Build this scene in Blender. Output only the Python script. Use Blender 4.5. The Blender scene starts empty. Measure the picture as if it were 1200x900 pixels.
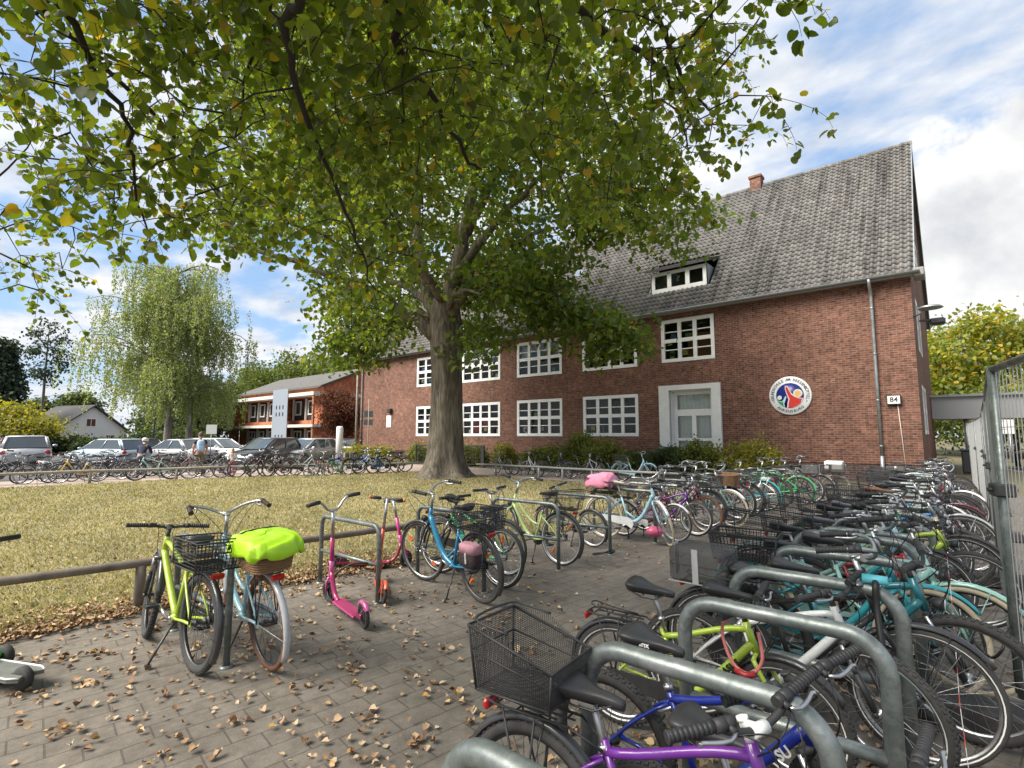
import bpy, math, random
import numpy as np
from mathutils import Vector, Matrix, Euler
random.seed(11); RNG = np.random.default_rng(11)
R = math.radians
SC = bpy.context.scene
COL = SC.collection

# ------------------------------------------------------------------ materials
MATS = {}
def new_mat(name):
    m = bpy.data.materials.new(name); m.use_nodes = True
    nt = m.node_tree; nt.nodes.clear()
    out = nt.nodes.new('ShaderNodeOutputMaterial')
    b = nt.nodes.new('ShaderNodeBsdfPrincipled')
    nt.links.new(b.outputs[0], out.inputs[0])
    return m, nt, b, out
def N(nt, t, **kw):
    n = nt.nodes.new(t)
    for k, v in kw.items():
        if k.startswith('i_'): n.inputs[k[2:].replace('_', ' ')].default_value = v
        else: setattr(n, k, v)
    return n
def L(nt, a, b): nt.links.new(a, b)
def ramp(nt, fac, stops, interp='LINEAR'):
    r = nt.nodes.new('ShaderNodeValToRGB'); r.color_ramp.interpolation = interp
    e = r.color_ramp.elements
    while len(e) < len(stops): e.new(0.5)
    for i, (p, c) in enumerate(stops):
        e[i].position = p; e[i].color = (c[0], c[1], c[2], 1) if not isinstance(c, (int, float)) else (c, c, c, 1)
    if fac is not None: nt.links.new(fac, r.inputs[0])
    return r
def mixc(nt, fac, a, b, mode='MIX'):
    n = nt.nodes.new('ShaderNodeMix'); n.data_type = 'RGBA'; n.blend_type = mode
    for s, v in ((n.inputs[0], fac), (n.inputs[6], a), (n.inputs[7], b)):
        if hasattr(v, 'is_linked'): nt.links.new(v, s)
        elif isinstance(v, (int, float)): s.default_value = v
        else: s.default_value = (v[0], v[1], v[2], 1)
    return n.outputs[2]
def coords(nt, scale=(1, 1, 1), rot=(0, 0, 0), kind='Object'):
    t = nt.nodes.new('ShaderNodeTexCoord'); m = nt.nodes.new('ShaderNodeMapping')
    m.inputs['Scale'].default_value = scale; m.inputs['Rotation'].default_value = rot
    nt.links.new(t.outputs[kind], m.inputs[0]); return m.outputs[0]
def noise(nt, vec, scale, detail=5, rough=.55, dist=0):
    n = nt.nodes.new('ShaderNodeTexNoise'); n.inputs['Scale'].default_value = scale
    n.inputs['Detail'].default_value = detail; n.inputs['Roughness'].default_value = rough
    n.inputs['Distortion'].default_value = dist
    if vec is not None: nt.links.new(vec, n.inputs['Vector'])
    return n.outputs[0]
def bump(nt, bsdf, h, strength=.3, dist=.01):
    b = nt.nodes.new('ShaderNodeBump'); b.inputs['Strength'].default_value = strength
    b.inputs['Distance'].default_value = dist
    nt.links.new(h, b.inputs['Height']); nt.links.new(b.outputs[0], bsdf.inputs['Normal'])

def mat(name, col, rough=.5, metal=0., var=.12, vscale=14., coat=0., bmp=0., spec=.5, grime=0.):
    """plain surface with slight real variation in colour and gloss"""
    key = (name, tuple(col), rough, metal)
    if key in MATS: return MATS[key]
    m, nt, b, out = new_mat(name)
    v = coords(nt)
    n = noise(nt, v, vscale, 5)
    c0 = [x * (1 - var) for x in col]; c1 = [min(1, x * (1 + var)) for x in col]
    r = ramp(nt, n, [(.3, c0), (.7, c1)])
    colr = r.outputs[0]
    if grime:
        n2 = noise(nt, v, 5.5, 7, .7)
        g = ramp(nt, n2, [(.48, 0.), (.72, grime)])
        colr = mixc(nt, g.outputs[0], colr, (.075, .065, .052))
    L(nt, colr, b.inputs['Base Color'])
    rr = ramp(nt, n, [(.25, max(0, rough - .08)), (.75, min(1, rough + .1))])
    L(nt, rr.outputs[0], b.inputs['Roughness'])
    b.inputs['Metallic'].default_value = metal
    b.inputs['Coat Weight'].default_value = coat
    b.inputs['Coat Roughness'].default_value = .12
    b.inputs['Specular IOR Level'].default_value = spec
    if bmp: bump(nt, b, noise(nt, v, vscale * 4, 4), bmp, .004)
    MATS[key] = m
    return m
def paint(name, col): return mat(name + ' paint', col, .34, 0, .05, 20, coat=.6, grime=.18)

BLACK = mat('black plastic', (.032, .032, .033), .55, var=.25)
RUBBER = mat('tyre rubber', (.042, .041, .040), .82, var=.3, vscale=30, bmp=.3, grime=.35)
CREAMR = mat('cream tyre rubber', (.50, .43, .31), .75, var=.1, grime=.3)
BROWNR = mat('brown tyre rubber', (.16, .065, .03), .75, var=.15, grime=.25)
STEEL = mat('bright steel', (.55, .55, .54), .3, 1., .1)
ALU = mat('brushed aluminium', (.50, .50, .50), .38, 1., .12)
DARKSTEEL = mat('dark steel', (.09, .09, .09), .45, .8, .2)
SADDLE = mat('black saddle vinyl', (.034, .034, .035), .42, var=.2)
BROWNS = mat('brown saddle leather', (.17, .075, .035), .45, var=.2)
REDGLASS = mat('red reflector', (.42, .012, .012), .2, var=.1, coat=.5)
ORANGE = mat('orange reflector', (.75, .16, .015), .25, var=.1, coat=.5)
WHITEGLASS = mat('lamp glass', (.75, .76, .75), .12, var=.05, coat=.5)
WHITE = mat('white paint', (.74, .74, .71), .45, var=.05)
CABLE = mat('black cable', (.012, .012, .012), .5)
def galv():
    m, nt, b, out = new_mat('galvanised steel')
    v = coords(nt)
    vo = N(nt, 'ShaderNodeTexVoronoi'); vo.inputs['Scale'].default_value = 42; L(nt, v, vo.inputs['Vector'])
    n = noise(nt, v, 9, 7, .65)
    base = ramp(nt, n, [(.28, (.115, .135, .128)), (.5, (.20, .225, .215)), (.75, (.36, .38, .37))])
    bw = N(nt, 'ShaderNodeRGBToBW'); L(nt, vo.outputs['Color'], bw.inputs[0]); c = mixc(nt, .22, base.outputs[0], bw.outputs[0], 'SOFT_LIGHT')
    n2 = noise(nt, v, 31, 6, .7)
    g = ramp(nt, n2, [(.60, 0.), (.75, .55)])
    c = mixc(nt, g.outputs[0], c, (.11, .105, .095))
    L(nt, c, b.inputs['Base Color']); b.inputs['Metallic'].default_value = .55
    r = ramp(nt, n, [(.3, .55), (.7, .33)]); L(nt, r.outputs[0], b.inputs['Roughness'])
    bump(nt, b, n2, .12, .003)
    return m
GALV = galv()
WOOD = mat('weathered wood', (.16, .135, .105), .85, var=.35, vscale=6, bmp=.5)

# ------------------------------------------------------------------ mesh builder
class MB:
    def __init__(s): s.v = []; s.f = []; s.m = []; s.s = []
    def add(s, vs, fs, mi=0, smooth=False):
        o = len(s.v); s.v.extend([tuple(p) for p in vs])
        for f in fs: s.f.append(tuple(i + o for i in f)); s.m.append(mi); s.s.append(smooth)
        return s
    def box(s, x0, y0, z0, x1, y1, z1, mi=0, bev=0):
        if bev:
            b = min(bev, (x1-x0)*.45, (y1-y0)*.45, (z1-z0)*.45)
            pts = []
            for z, i in ((z0, b), (z0+b, 0), (z1-b, 0), (z1, b)):
                pts.append([(x0+i+(0 if i else b), y0+i, z), (x1-i-(0 if i else b), y0+i, z), (x1-i, y0+i+(0 if i else b), z), (x1-i, y1-i-(0 if i else b), z),
                            (x1-i-(0 if i else b), y1-i, z), (x0+i+(0 if i else b), y1-i, z), (x0+i, y1-i-(0 if i else b), z), (x0+i, y0+i+(0 if i else b), z)])
            # rings of eight (bottom and top rings shrink onto the inner rectangle)
            rings = []
            for k, z in enumerate((z0, z0+b, z1-b, z1)):
                e = b if k in (0, 3) else 0
                c = b
                rings.append([(x0+c, y0+e, z), (x1-c, y0+e, z), (x1-e, y0+c, z), (x1-e, y1-c, z), (x1-c, y1-e, z), (x0+c, y1-e, z), (x0+e, y1-c, z), (x0+e, y0+c, z)])
            s.rings(rings, True, mi, False, caps=True); return s
        vs = [(x0, y0, z0), (x1, y0, z0), (x1, y1, z0), (x0, y1, z0), (x0, y0, z1), (x1, y0, z1), (x1, y1, z1), (x0, y1, z1)]
        return s.add(vs, [(0, 3, 2, 1), (4, 5, 6, 7), (0, 1, 5, 4), (1, 2, 6, 5), (2, 3, 7, 6), (3, 0, 4, 7)], mi)
    def rings(s, rs, closed=True, mi=0, smooth=True, caps=False, loop=False):
        n = len(rs[0]); vs = [p for r in rs for p in r]; fs = []
        k = len(rs)
        for i in range(k if loop else k - 1):
            a = i * n; b = ((i + 1) % k) * n
            for j in range(n if closed else n - 1):
                j2 = (j + 1) % n
                fs.append((a + j, a + j2, b + j2, b + j))
        o = len(s.v)
        s.add(vs, fs, mi, smooth)
        if caps:
            s.f.append(tuple(o + j for j in reversed(range(n)))); s.m.append(mi); s.s.append(False)
            s.f.append(tuple(o + (k - 1) * n + j for j in range(n))); s.m.append(mi); s.s.append(False)
        return s
    def tube(s, pts, r, n=8, mi=0, closed=False, caps=True, flat=1.0, up=None):
        P = [Vector(p) for p in pts]; k = len(P)
        rad = r if isinstance(r, (list, tuple)) else [r] * k
        T = []
        for i in range(k):
            a = P[(i - 1) % k] if (closed or i > 0) else P[i]
            b = P[(i + 1) % k] if (closed or i < k - 1) else P[i]
            t = (b - a); T.append(t.normalized() if t.length > 1e-9 else Vector((0, 0, 1)))
        ref = Vector(up) if up else (Vector((0, 0, 1)) if abs(T[0].z) < .9 else Vector((1, 0, 0)))
        nrm = (ref - T[0] * ref.dot(T[0])).normalized()
        rs = []
        for i in range(k):
            nrm = nrm - T[i] * nrm.dot(T[i])
            if nrm.length < 1e-6: nrm = T[i].orthogonal()
            nrm.normalize(); bi = T[i].cross(nrm)
            rs.append([tuple(P[i] + (nrm * math.cos(2*math.pi*j/n) + bi * math.sin(2*math.pi*j/n) * flat) * rad[i]) for j in range(n)])
        return s.rings(rs, True, mi, True, caps and not closed, closed)
    def ring(s, c, Rr, r, axis='y', n=36, m=8, mi=0, flat=1.0):
        """torus about axis"""
        rs = []
        for i in range(n):
            a = 2*math.pi*i/n
            rr = []
            for j in range(m):
                b = 2*math.pi*j/m
                d = Rr + r*math.cos(b); h = r*math.sin(b)*flat
                p = (d*math.cos(a), h, d*math.sin(a)) if axis == 'y' else ((d*math.cos(a), d*math.sin(a), h) if axis == 'z' else (h, d*math.cos(a), d*math.sin(a)))
                rr.append((c[0]+p[0], c[1]+p[1], c[2]+p[2]))
            rs.append(rr)
        return s.rings(rs, True, mi, True, False, True)
    def lathe(s, prof, c=(0, 0, 0), axis='z', n=24, mi=0, smooth=True, caps=True, closedprof=False):
        """prof: (radius, height) list"""
        rs = []
        for i in range(n):
            a = 2*math.pi*i/n
            row = []
            for (d, h) in prof:
                p = (d*math.cos(a), d*math.sin(a), h) if axis == 'z' else ((d*math.cos(a), h, d*math.sin(a)) if axis == 'y' else (h, d*math.cos(a), d*math.sin(a)))
                row.append((c[0]+p[0], c[1]+p[1], c[2]+p[2]))
            rs.append(row)
        return s.rings(rs, closedprof, mi, smooth, False, True)
    def ball(s, c, r, n=12, m=8, mi=0):
        rx, ry, rz = r if isinstance(r, (tuple, list)) else (r, r, r)
        rs = []
        for i in range(m + 1):
            t = -math.pi/2 + math.pi*i/m
            q = max(math.cos(t), 1e-3)
            rs.append([(c[0]+rx*q*math.cos(2*math.pi*j/n), c[1]+ry*q*math.sin(2*math.pi*j/n), c[2]+rz*math.sin(t)) for j in range(n)])
        return s.rings(rs, True, mi, True, True)
    def prism(s, poly, h0, h1, axis='y', mi=0):
        """extrude a 2D polygon. axis y: poly is (x,z)"""
        def p3(p, h): return (p[0], h, p[1]) if axis == 'y' else ((p[0], p[1], h) if axis == 'z' else (h, p[0], p[1]))
        n = len(poly); vs = [p3(p, h0) for p in poly] + [p3(p, h1) for p in poly]
        fs = [tuple(range(n)), tuple(range(2*n-1, n-1, -1))] + [(i, i+n, (i+1) % n+n, (i+1) % n) for i in range(n)]
        return s.add(vs, fs, mi)
    def quad(s, a, b, c, d, mi=0): return s.add([a, b, c, d], [(0, 1, 2, 3)], mi)
    def mesh(s, name, mats):
        me = bpy.data.meshes.new(name); me.from_pydata(s.v, [], s.f)
        for m in (mats if isinstance(mats, (list, tuple)) else [mats]): me.materials.append(m)
        me.polygons.foreach_set('material_index', s.m); me.polygons.foreach_set('use_smooth', s.s)
        me.update(); return me
    def build(s, name, mats, parent=None, **kw):
        o = bpy.data.objects.new(name, s.mesh(name, mats)); COL.objects.link(o)
        if parent is not None: o.parent = parent
        return o

def tag(o, label, cat, group=None, kind=None):
    if label: o['label'] = label
    if cat: o['category'] = cat
    if group: o['group'] = group
    if kind: o['kind'] = kind
    return o
def thing(name, label, cat, loc=(0, 0, 0), rz=0., group=None, lean=0., pitch=0.):
    o = bpy.data.objects.new(name, None); o.empty_display_size = .1; COL.objects.link(o)
    o.location = loc; o.rotation_euler = (lean, pitch, rz)
    return tag(o, label, cat, group)
MC = {}
def part(name, key, fn, mats, parent, matrix=None):
    """a part whose mesh is shared through a cache; materials sit on the object so that copies can differ"""
    if key not in MC:
        mb = MB(); fn(mb); MC[key] = mb.mesh(name, mats)
    o = bpy.data.objects.new(name, MC[key]); COL.objects.link(o); o.parent = parent
    ms = mats if isinstance(mats, (list, tuple)) else [mats]
    for i, m in enumerate(ms):
        o.material_slots[i].link = 'OBJECT'; o.material_slots[i].material = m
    if matrix is not None: o.matrix_basis = matrix
    return o
def arc(c, r, a0, a1, n, plane='xz'):
    out = []
    for i in range(n + 1):
        a = a0 + (a1 - a0) * i / n
        if plane == 'xz': out.append((c[0] + r*math.cos(a), c[1], c[2] + r*math.sin(a)))
        elif plane == 'xy': out.append((c[0] + r*math.cos(a), c[1] + r*math.sin(a), c[2]))
        else: out.append((c[0], c[1] + r*math.cos(a), c[2] + r*math.sin(a)))
    return out
def bez(p0, p1, p2, p3, n=8):
    p0, p1, p2, p3 = map(Vector, (p0, p1, p2, p3)); o = []
    for i in range(n + 1):
        t = i / n; u = 1 - t
        o.append(tuple(p0*u**3 + p1*3*u*u*t + p2*3*u*t*t + p3*t**3))
    return o
def scatter(name, tv, tf, pos, rot, scl, mats, parent=None, mi=None):
    """many small copies of a template in ONE mesh. tv (k,3); rot (n,3,3); pos (n,3); scl (n,)"""
    tv = np.asarray(tv, float); n = len(pos); k = len(tv)
    V = np.einsum('nij,kj->nki', rot, tv) * np.asarray(scl)[:, None, None] + np.asarray(pos)[:, None, :]
    me = bpy.data.meshes.new(name)
    me.vertices.add(n * k); me.vertices.foreach_set('co', V.reshape(-1).astype(np.float32))
    sizes = np.array([len(f) for f in tf]); flat = np.concatenate([np.array(f) for f in tf])
    tot = sizes.sum(); off = np.arange(n)[:, None] * k
    me.loops.add(n * tot); me.loops.foreach_set('vertex_index', (flat[None, :] + off).reshape(-1).astype(np.int32))
    st = np.concatenate([[0], np.cumsum(sizes)[:-1]])
    me.polygons.add(n * len(tf))
    me.polygons.foreach_set('loop_start', (st[None, :] + np.arange(n)[:, None] * tot).reshape(-1).astype(np.int32))
    for m in (mats if isinstance(mats, (list, tuple)) else [mats]): me.materials.append(m)
    if mi is not None: me.polygons.foreach_set('material_index', np.repeat(mi, len(tf)).astype(np.int32))
    me.update(calc_edges=True); me.validate()
    o = bpy.data.objects.new(name, me); COL.objects.link(o)
    if parent is not None: o.parent = parent
    return o
def rand_rot(n, tilt=1.0, rng=RNG):
    """random rotations: z axis tilted from up by up to tilt*pi, any heading"""
    a = rng.uniform(0, 2*np.pi, n); t = rng.normal(0, 1, n) * tilt; b = rng.uniform(0, 2*np.pi, n)
    ca, sa, ct, st, cb, sb = np.cos(a), np.sin(a), np.cos(t), np.sin(t), np.cos(b), np.sin(b)
    Rz = np.zeros((n, 3, 3)); Rz[:, 0, 0] = ca; Rz[:, 0, 1] = -sa; Rz[:, 1, 0] = sa; Rz[:, 1, 1] = ca; Rz[:, 2, 2] = 1
    Rx = np.zeros((n, 3, 3)); Rx[:, 0, 0] = 1; Rx[:, 1, 1] = ct; Rx[:, 1, 2] = -st; Rx[:, 2, 1] = st; Rx[:, 2, 2] = ct
    R2 = np.zeros((n, 3, 3)); R2[:, 0, 0] = cb; R2[:, 0, 1] = -sb; R2[:, 1, 0] = sb; R2[:, 1, 1] = cb; R2[:, 2, 2] = 1
    return Rz @ Rx @ R2
def text_mesh(txt, size, extrude=.002, bold=0.):
    cu = bpy.data.curves.new('lettering', 'FONT'); cu.body = txt; cu.size = size; cu.extrude = extrude
    cu.align_x = 'CENTER'; cu.align_y = 'CENTER'; cu.offset = bold; cu.resolution_u = 3
    o = bpy.data.objects.new('lettering', cu); COL.objects.link(o)
    dg = bpy.context.evaluated_depsgraph_get(); dg.update()
    me = bpy.data.meshes.new_from_object(o.evaluated_get(dg))
    vs = [tuple(v.co) for v in me.vertices]; fs = [tuple(p.vertices) for p in me.polygons]
    bpy.data.objects.remove(o); bpy.data.curves.remove(cu); bpy.data.meshes.remove(me)
    return vs, fs

# ------------------------------------------------------------------ camera (front wall of the school runs along X, its depth along Y)
CAM_H = 1.65; FPX = 610.; YAW = R(40.6); PITCH = math.atan(60.5 / FPX)
cd = bpy.data.cameras.new('camera'); cam = bpy.data.objects.new('camera', cd); COL.objects.link(cam)
cam.location = (0, 0, CAM_H); cam.rotation_euler = (math.pi/2 + PITCH, 0, YAW)
cd.sensor_width = 36; cd.lens = 36 * FPX / 1200; cd.clip_end = 2000; cd.clip_start = .02
SC.camera = cam
_f = Vector((-math.sin(YAW)*math.cos(PITCH), math.cos(YAW)*math.cos(PITCH), math.sin(PITCH)))
_r = Vector((math.cos(YAW), math.sin(YAW), 0)); _u = _r.cross(_f)
def far_spot(x, w):
    """ground spot at bearing x of the survey photo and w metres out"""
    d = _f + _r * ((x - 600) / FPX); d.z = 0
    k = w / (d.x*_f.x + d.y*_f.y) * 1.0
    return d.x * k, d.y * k
# ------------------------------------------------------------------ sky and sun
SUN_EL, SUN_AZ = R(47), R(205)      # azimuth clockwise from +Y
w = bpy.data.worlds.new('World'); SC.world = w; w.use_nodes = True
nt = w.node_tree; nt.nodes.clear()
wo = nt.nodes.new('ShaderNodeOutputWorld'); bg = nt.nodes.new('ShaderNodeBackground')
sky = nt.nodes.new('ShaderNodeTexSky'); sky.sky_type = 'NISHITA'; sky.sun_disc = False
sky.sun_elevation = SUN_EL; sky.sun_rotation = SUN_AZ; sky.air_density = 1.1; sky.dust_density = .6; sky.ozone_density = 1.6
SKY_STRENGTH = .13
bg.inputs[1].default_value = SKY_STRENGTH
tc = nt.nodes.new('ShaderNodeTexCoord')
sep = nt.nodes.new('ShaderNodeSeparateXYZ'); L(nt, tc.outputs['Generated'], sep.inputs[0])
def M(op, a, b=None, c=None, clamp=False):
    n = nt.nodes.new('ShaderNodeMath'); n.operation = op; n.use_clamp = clamp
    for i, v in enumerate((a, b, c)):
        if v is None: continue
        if hasattr(v, 'is_linked'): L(nt, v, n.inputs[i])
        else: n.inputs[i].default_value = v
    return n.outputs[0]
zz = M('ADD', M('MAXIMUM', sep.outputs[2], 0.), .16)
uu = M('DIVIDE', sep.outputs[0], zz); vv = M('DIVIDE', sep.outputs[1], zz)
cmb = nt.nodes.new('ShaderNodeCombineXYZ'); L(nt, uu, cmb.inputs[0]); L(nt, vv, cmb.inputs[1])
mp = nt.nodes.new('ShaderNodeMapping'); mp.inputs['Rotation'].default_value = (0, 0, R(35)); mp.inputs['Scale'].default_value = (1.0, 1.3, 1)
L(nt, cmb.outputs[0], mp.inputs[0])
n1 = noise(nt, mp.outputs[0], 2.6, 7, .54, .15)
n2 = noise(nt, mp.outputs[0], .7, 4, .5, .2)
cov = M('ADD', M('MULTIPLY', n1, .75), M('MULTIPLY', n2, .45))
cfac = ramp(nt, cov, [(.47, 0.), (.67, 1.)], 'EASE')
# one big cumulus to the right of the school, low in the sky
cdir = (_f + _r * ((1190 - 600) / FPX) - _u * ((262 - 450) / FPX)).normalized()
dotn = nt.nodes.new('ShaderNodeVectorMath'); dotn.operation = 'DOT_PRODUCT'
L(nt, tc.outputs['Generated'], dotn.inputs[0]); dotn.inputs[1].default_value = cdir
ncu = noise(nt, tc.outputs['Generated'], 9, 8, .55, .2)
cu = M('ADD', dotn.outputs['Value'], M('MULTIPLY', M('SUBTRACT', ncu, .5), .05))
cuf = ramp(nt, cu, [(.984, 0.), (.9885, 1.)])
nsh = noise(nt, mp.outputs[0], 3.0, 7, .6, .2)
shade = ramp(nt, nsh, [(.28, (2.5, 2.75, 3.15)), (.47, (3.45, 3.6, 3.85)), (.66, (4.5, 4.5, 4.5))])
ncs = noise(nt, tc.outputs['Generated'], 7, 6, .55, .1)
cushade = ramp(nt, ncs, [(.32, (2.9, 3.0, 3.15)), (.60, (4.6, 4.55, 4.45))])
blue = mixc(nt, .7, sky.outputs[0], (1.35, 2.15, 3.45))
c1 = mixc(nt, cfac.outputs[0], blue, shade.outputs[0])
c2 = mixc(nt, cuf.outputs[0], c1, cushade.outputs[0])
L(nt, c2, bg.inputs[0]); L(nt, bg.outputs[0], wo.inputs[0])
sd = bpy.data.lights.new('sun', 'SUN'); sd.energy = 4.9; sd.angle = R(38); sd.color = (1, .94, .85)
so = bpy.data.objects.new('sun', sd); COL.objects.link(so); so.location = (0, 0, 40)
sdir = Vector((math.sin(SUN_AZ)*math.cos(SUN_EL), math.cos(SUN_AZ)*math.cos(SUN_EL), math.sin(SUN_EL)))
so.rotation_euler = sdir.to_track_quat('Z', 'Y').to_euler()
vs_ = SC.view_settings; vs_.view_transform = 'Standard'; vs_.look = 'None'; vs_.exposure = .94; vs_.gamma = 1
vs_.use_curve_mapping = False
# ------------------------------------------------------------------ ground, paving, lawn, path, parking
def paver_mat():
    m, nt, b, out = new_mat('grey brown concrete pavers')
    v = coords(nt, rot=(0, 0, R(-96 + 13)))
    br = N(nt, 'ShaderNodeTexBrick'); br.offset = .5
    for k, val in (('Scale', 1.), ('Mortar Size', .006), ('Mortar Smooth', .25), ('Bias', 0.), ('Brick Width', .30), ('Row Height', .17)): br.inputs[k].default_value = val
    br.inputs['Color1'].default_value = (.180, .158, .131, 1); br.inputs['Color2'].default_value = (.160, .140, .115, 1); br.inputs['Mortar'].default_value = (.104, .090, .073, 1)
    L(nt, v, br.inputs['Vector'])
    n1 = noise(nt, v, .55, 6, .6); n2 = noise(nt, v, 9, 7, .7); n3 = noise(nt, v, 140, 3, .6)
    big = ramp(nt, n1, [(.3, .74), (.7, 1.3)])
    c = mixc(nt, 1., br.outputs['Color'], big.outputs[0], 'MULTIPLY')
    st = ramp(nt, n2, [(.38, .80), (.68, 1.2)]); c = mixc(nt, 1., c, st.outputs[0], 'MULTIPLY')
    sp = ramp(nt, n3, [(.35, .82), (.65, 1.16)]); c = mixc(nt, 1., c, sp.outputs[0], 'MULTIPLY')
    # pale scuffs and moss in patches
    n4 = noise(nt, v, 2.3, 8, .72, 1.2); sc = ramp(nt, n4, [(.58, 0.), (.80, .42)]); c = mixc(nt, sc.outputs[0], c, (.30, .265, .215))
    L(nt, c, b.inputs['Base Color']); b.inputs['Roughness'].default_value = .86; b.inputs['Specular IOR Level'].default_value = .3
    h = mixc(nt, .25, br.outputs['Fac'], n2)
    inv = N(nt, 'ShaderNodeMath', operation='SUBTRACT'); inv.inputs[0].default_value = 1.; L(nt, br.outputs['Fac'], inv.inputs[1])
    ad = N(nt, 'ShaderNodeMath', operation='MULTIPLY_ADD'); L(nt, n2, ad.inputs[0]); ad.inputs[1].default_value = .5; L(nt, inv.outputs[0], ad.inputs[2])
    bump(nt, b, ad.outputs[0], .4, .005)
    return m
def flat_mat(name, c0, c1, scale, rough=.9, fine=60, bmp=.3):
    m, nt, b, out = new_mat(name); v = coords(nt)
    n = noise(nt, v, scale, 8, .65); f = noise(nt, v, fine, 3, .6)
    r = ramp(nt, n, [(.3, c0), (.7, c1)]); s = ramp(nt, f, [(.35, .8), (.65, 1.2)])
    L(nt, mixc(nt, 1., r.outputs[0], s.outputs[0], 'MULTIPLY'), b.inputs['Base Color'])
    b.inputs['Roughness'].default_value = rough; b.inputs['Specular IOR Level'].default_value = .3
    bump(nt, b, f, bmp, .01); return m
def sheet(name, poly, z, m, label=None):
    mb = MB(); mb.add([(x, y, z) for x, y in poly], [tuple(range(len(poly)))]); o = mb.build(name, m)
    tag(o, None, None, None, 'structure'); return o
GROUND = flat_mat('dry soil and grass', (.10, .095, .05), (.16, .14, .08), .08)
sheet('ground', [(-700, -700), (700, -700), (700, 700), (-700, 700)], -.012, GROUND)
sheet('pavement', [(-24.2, -30), (5, -30), (5, 19.6), (-3.2, 20.9), (-9, 19.0), (-24.2, 19.0)], -.006, paver_mat())
SAND = flat_mat('pale path paving', (.30, .235, .20), (.40, .325, .28), .7)
sheet('path', [(-26.2, -12), (-23.5, -12), (-23.3, 2), (-22.6, 6), (-21.6, 9.5), (-20.2, 12.6), (-19.3, 15.6), (-6, 16.25), (-5, 19.3), (-24, 19.3), (-26.4, 12)], -.002, SAND)
ASPH = flat_mat('parking asphalt', (.075, .07, .068), (.12, .11, .105), .5)
sheet('parking', [(-75, -25), (-26.2, -25), (-26.2, 12), (-24.0, 19.3), (-36, 19.5), (-48, 23.5), (-75, 23.5)], -.004, ASPH)
# lawn with a slightly lumpy surface
LAWN_EDGE = [(-7.1, -14), (-6.2, -1), (-5.98, .6), (-5.95, 1.5), (-5.82, 3.1), (-5.35, 6.), (-5.25, 9.), (-5.45, 12.), (-6.2, 15.6)]
LAWN_FAR = [(-19.2, 15.5), (-20.1, 12.5), (-21.5, 9.4), (-22.4, 6.), (-23.1, 2.), (-23.2, -14)]
LAWN_POLY = LAWN_EDGE + LAWN_FAR
def inpoly(X, Y, poly):
    X = np.asarray(X); Y = np.asarray(Y); inside = np.zeros(X.shape, bool); n = len(poly)
    for i in range(n):
        x1, y1 = poly[i]; x2, y2 = poly[(i + 1) % n]
        c = ((y1 > Y) != (y2 > Y)) & (X < (x2 - x1) * (Y - y1) / (y2 - y1 + 1e-12) + x1)
        inside ^= c
    return inside
def edge_x(y):
    for (x1, y1), (x2, y2) in zip(LAWN_EDGE[:-1], LAWN_EDGE[1:]):
        if y1 <= y <= y2: return x1 + (x2 - x1) * (y - y1) / (y2 - y1)
    return -6
def lawn_mat():
    m, nt, b, out = new_mat('dry autumn lawn'); v = coords(nt)
    n1 = noise(nt, v, .55, 7, .65); n2 = noise(nt, v, 4., 7, .7); n3 = noise(nt, v, 60, 4, .7)
    r = ramp(nt, n1, [(.25, (.145, .138, .068)), (.5, (.25, .222, .122)), (.75, (.36, .31, .185))])
    s = ramp(nt, n2, [(.3, .7), (.7, 1.3)]); c = mixc(nt, 1., r.outputs[0], s.outputs[0], 'MULTIPLY')
    t = ramp(nt, n3, [(.3, .6), (.7, 1.4)]); c = mixc(nt, 1., c, t.outputs[0], 'MULTIPLY')
    L(nt, c, b.inputs['Base Color']); b.inputs['Roughness'].default_value = .95; b.inputs['Specular IOR Level'].default_value = .1
    bump(nt, b, n3, .8, .02); return m
LAWNM = lawn_mat()
mb = MB(); mb.add([(x, y, .012) for x, y in LAWN_POLY] + [(x, y, -.02) for x, y in LAWN_POLY],
                  [tuple(range(len(LAWN_POLY)))] + [(i, i + len(LAWN_POLY), (i+1) % len(LAWN_POLY) + len(LAWN_POLY), (i+1) % len(LAWN_POLY)) for i in range(len(LAWN_POLY))])
tag(mb.build('lawn', LAWNM), None, None, None, 'structure')
def leafy(name, stops, trans=.0, rough=.6, island=True, vs=None):
    """leaf material: colour differs from leaf to leaf, light shines through"""
    m, nt, b, out = new_mat(name)
    g = N(nt, 'ShaderNodeNewGeometry')
    r = ramp(nt, g.outputs['Random Per Island'], stops)
    c = r.outputs[0]
    if vs:
        v = coords(nt); n = noise(nt, v, vs, 4, .6); s = ramp(nt, n, [(.3, .72), (.7, 1.28)])
        c = mixc(nt, 1., c, s.outputs[0], 'MULTIPLY')
    L(nt, c, b.inputs['Base Color']); b.inputs['Roughness'].default_value = rough; b.inputs['Specular IOR Level'].default_value = .35
    if trans:
        t = N(nt, 'ShaderNodeBsdfTranslucent')
        tcol = mixc(nt, 1., c, (3.0, 2.9, .8), 'MULTIPLY'); L(nt, tcol, t.inputs[0])
        mx = N(nt, 'ShaderNodeMixShader'); mx.inputs[0].default_value = trans
        L(nt, b.outputs[0], mx.inputs[1]); L(nt, t.outputs[0], mx.inputs[2]); L(nt, mx.outputs[0], out.inputs[0])
    return m
GRASS = leafy('grass blades', [(0, (.11, .125, .045)), (.3, (.20, .185, .090)), (.65, (.32, .275, .155)), (1, (.44, .37, .225))], .15, .7, vs=.6)
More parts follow.
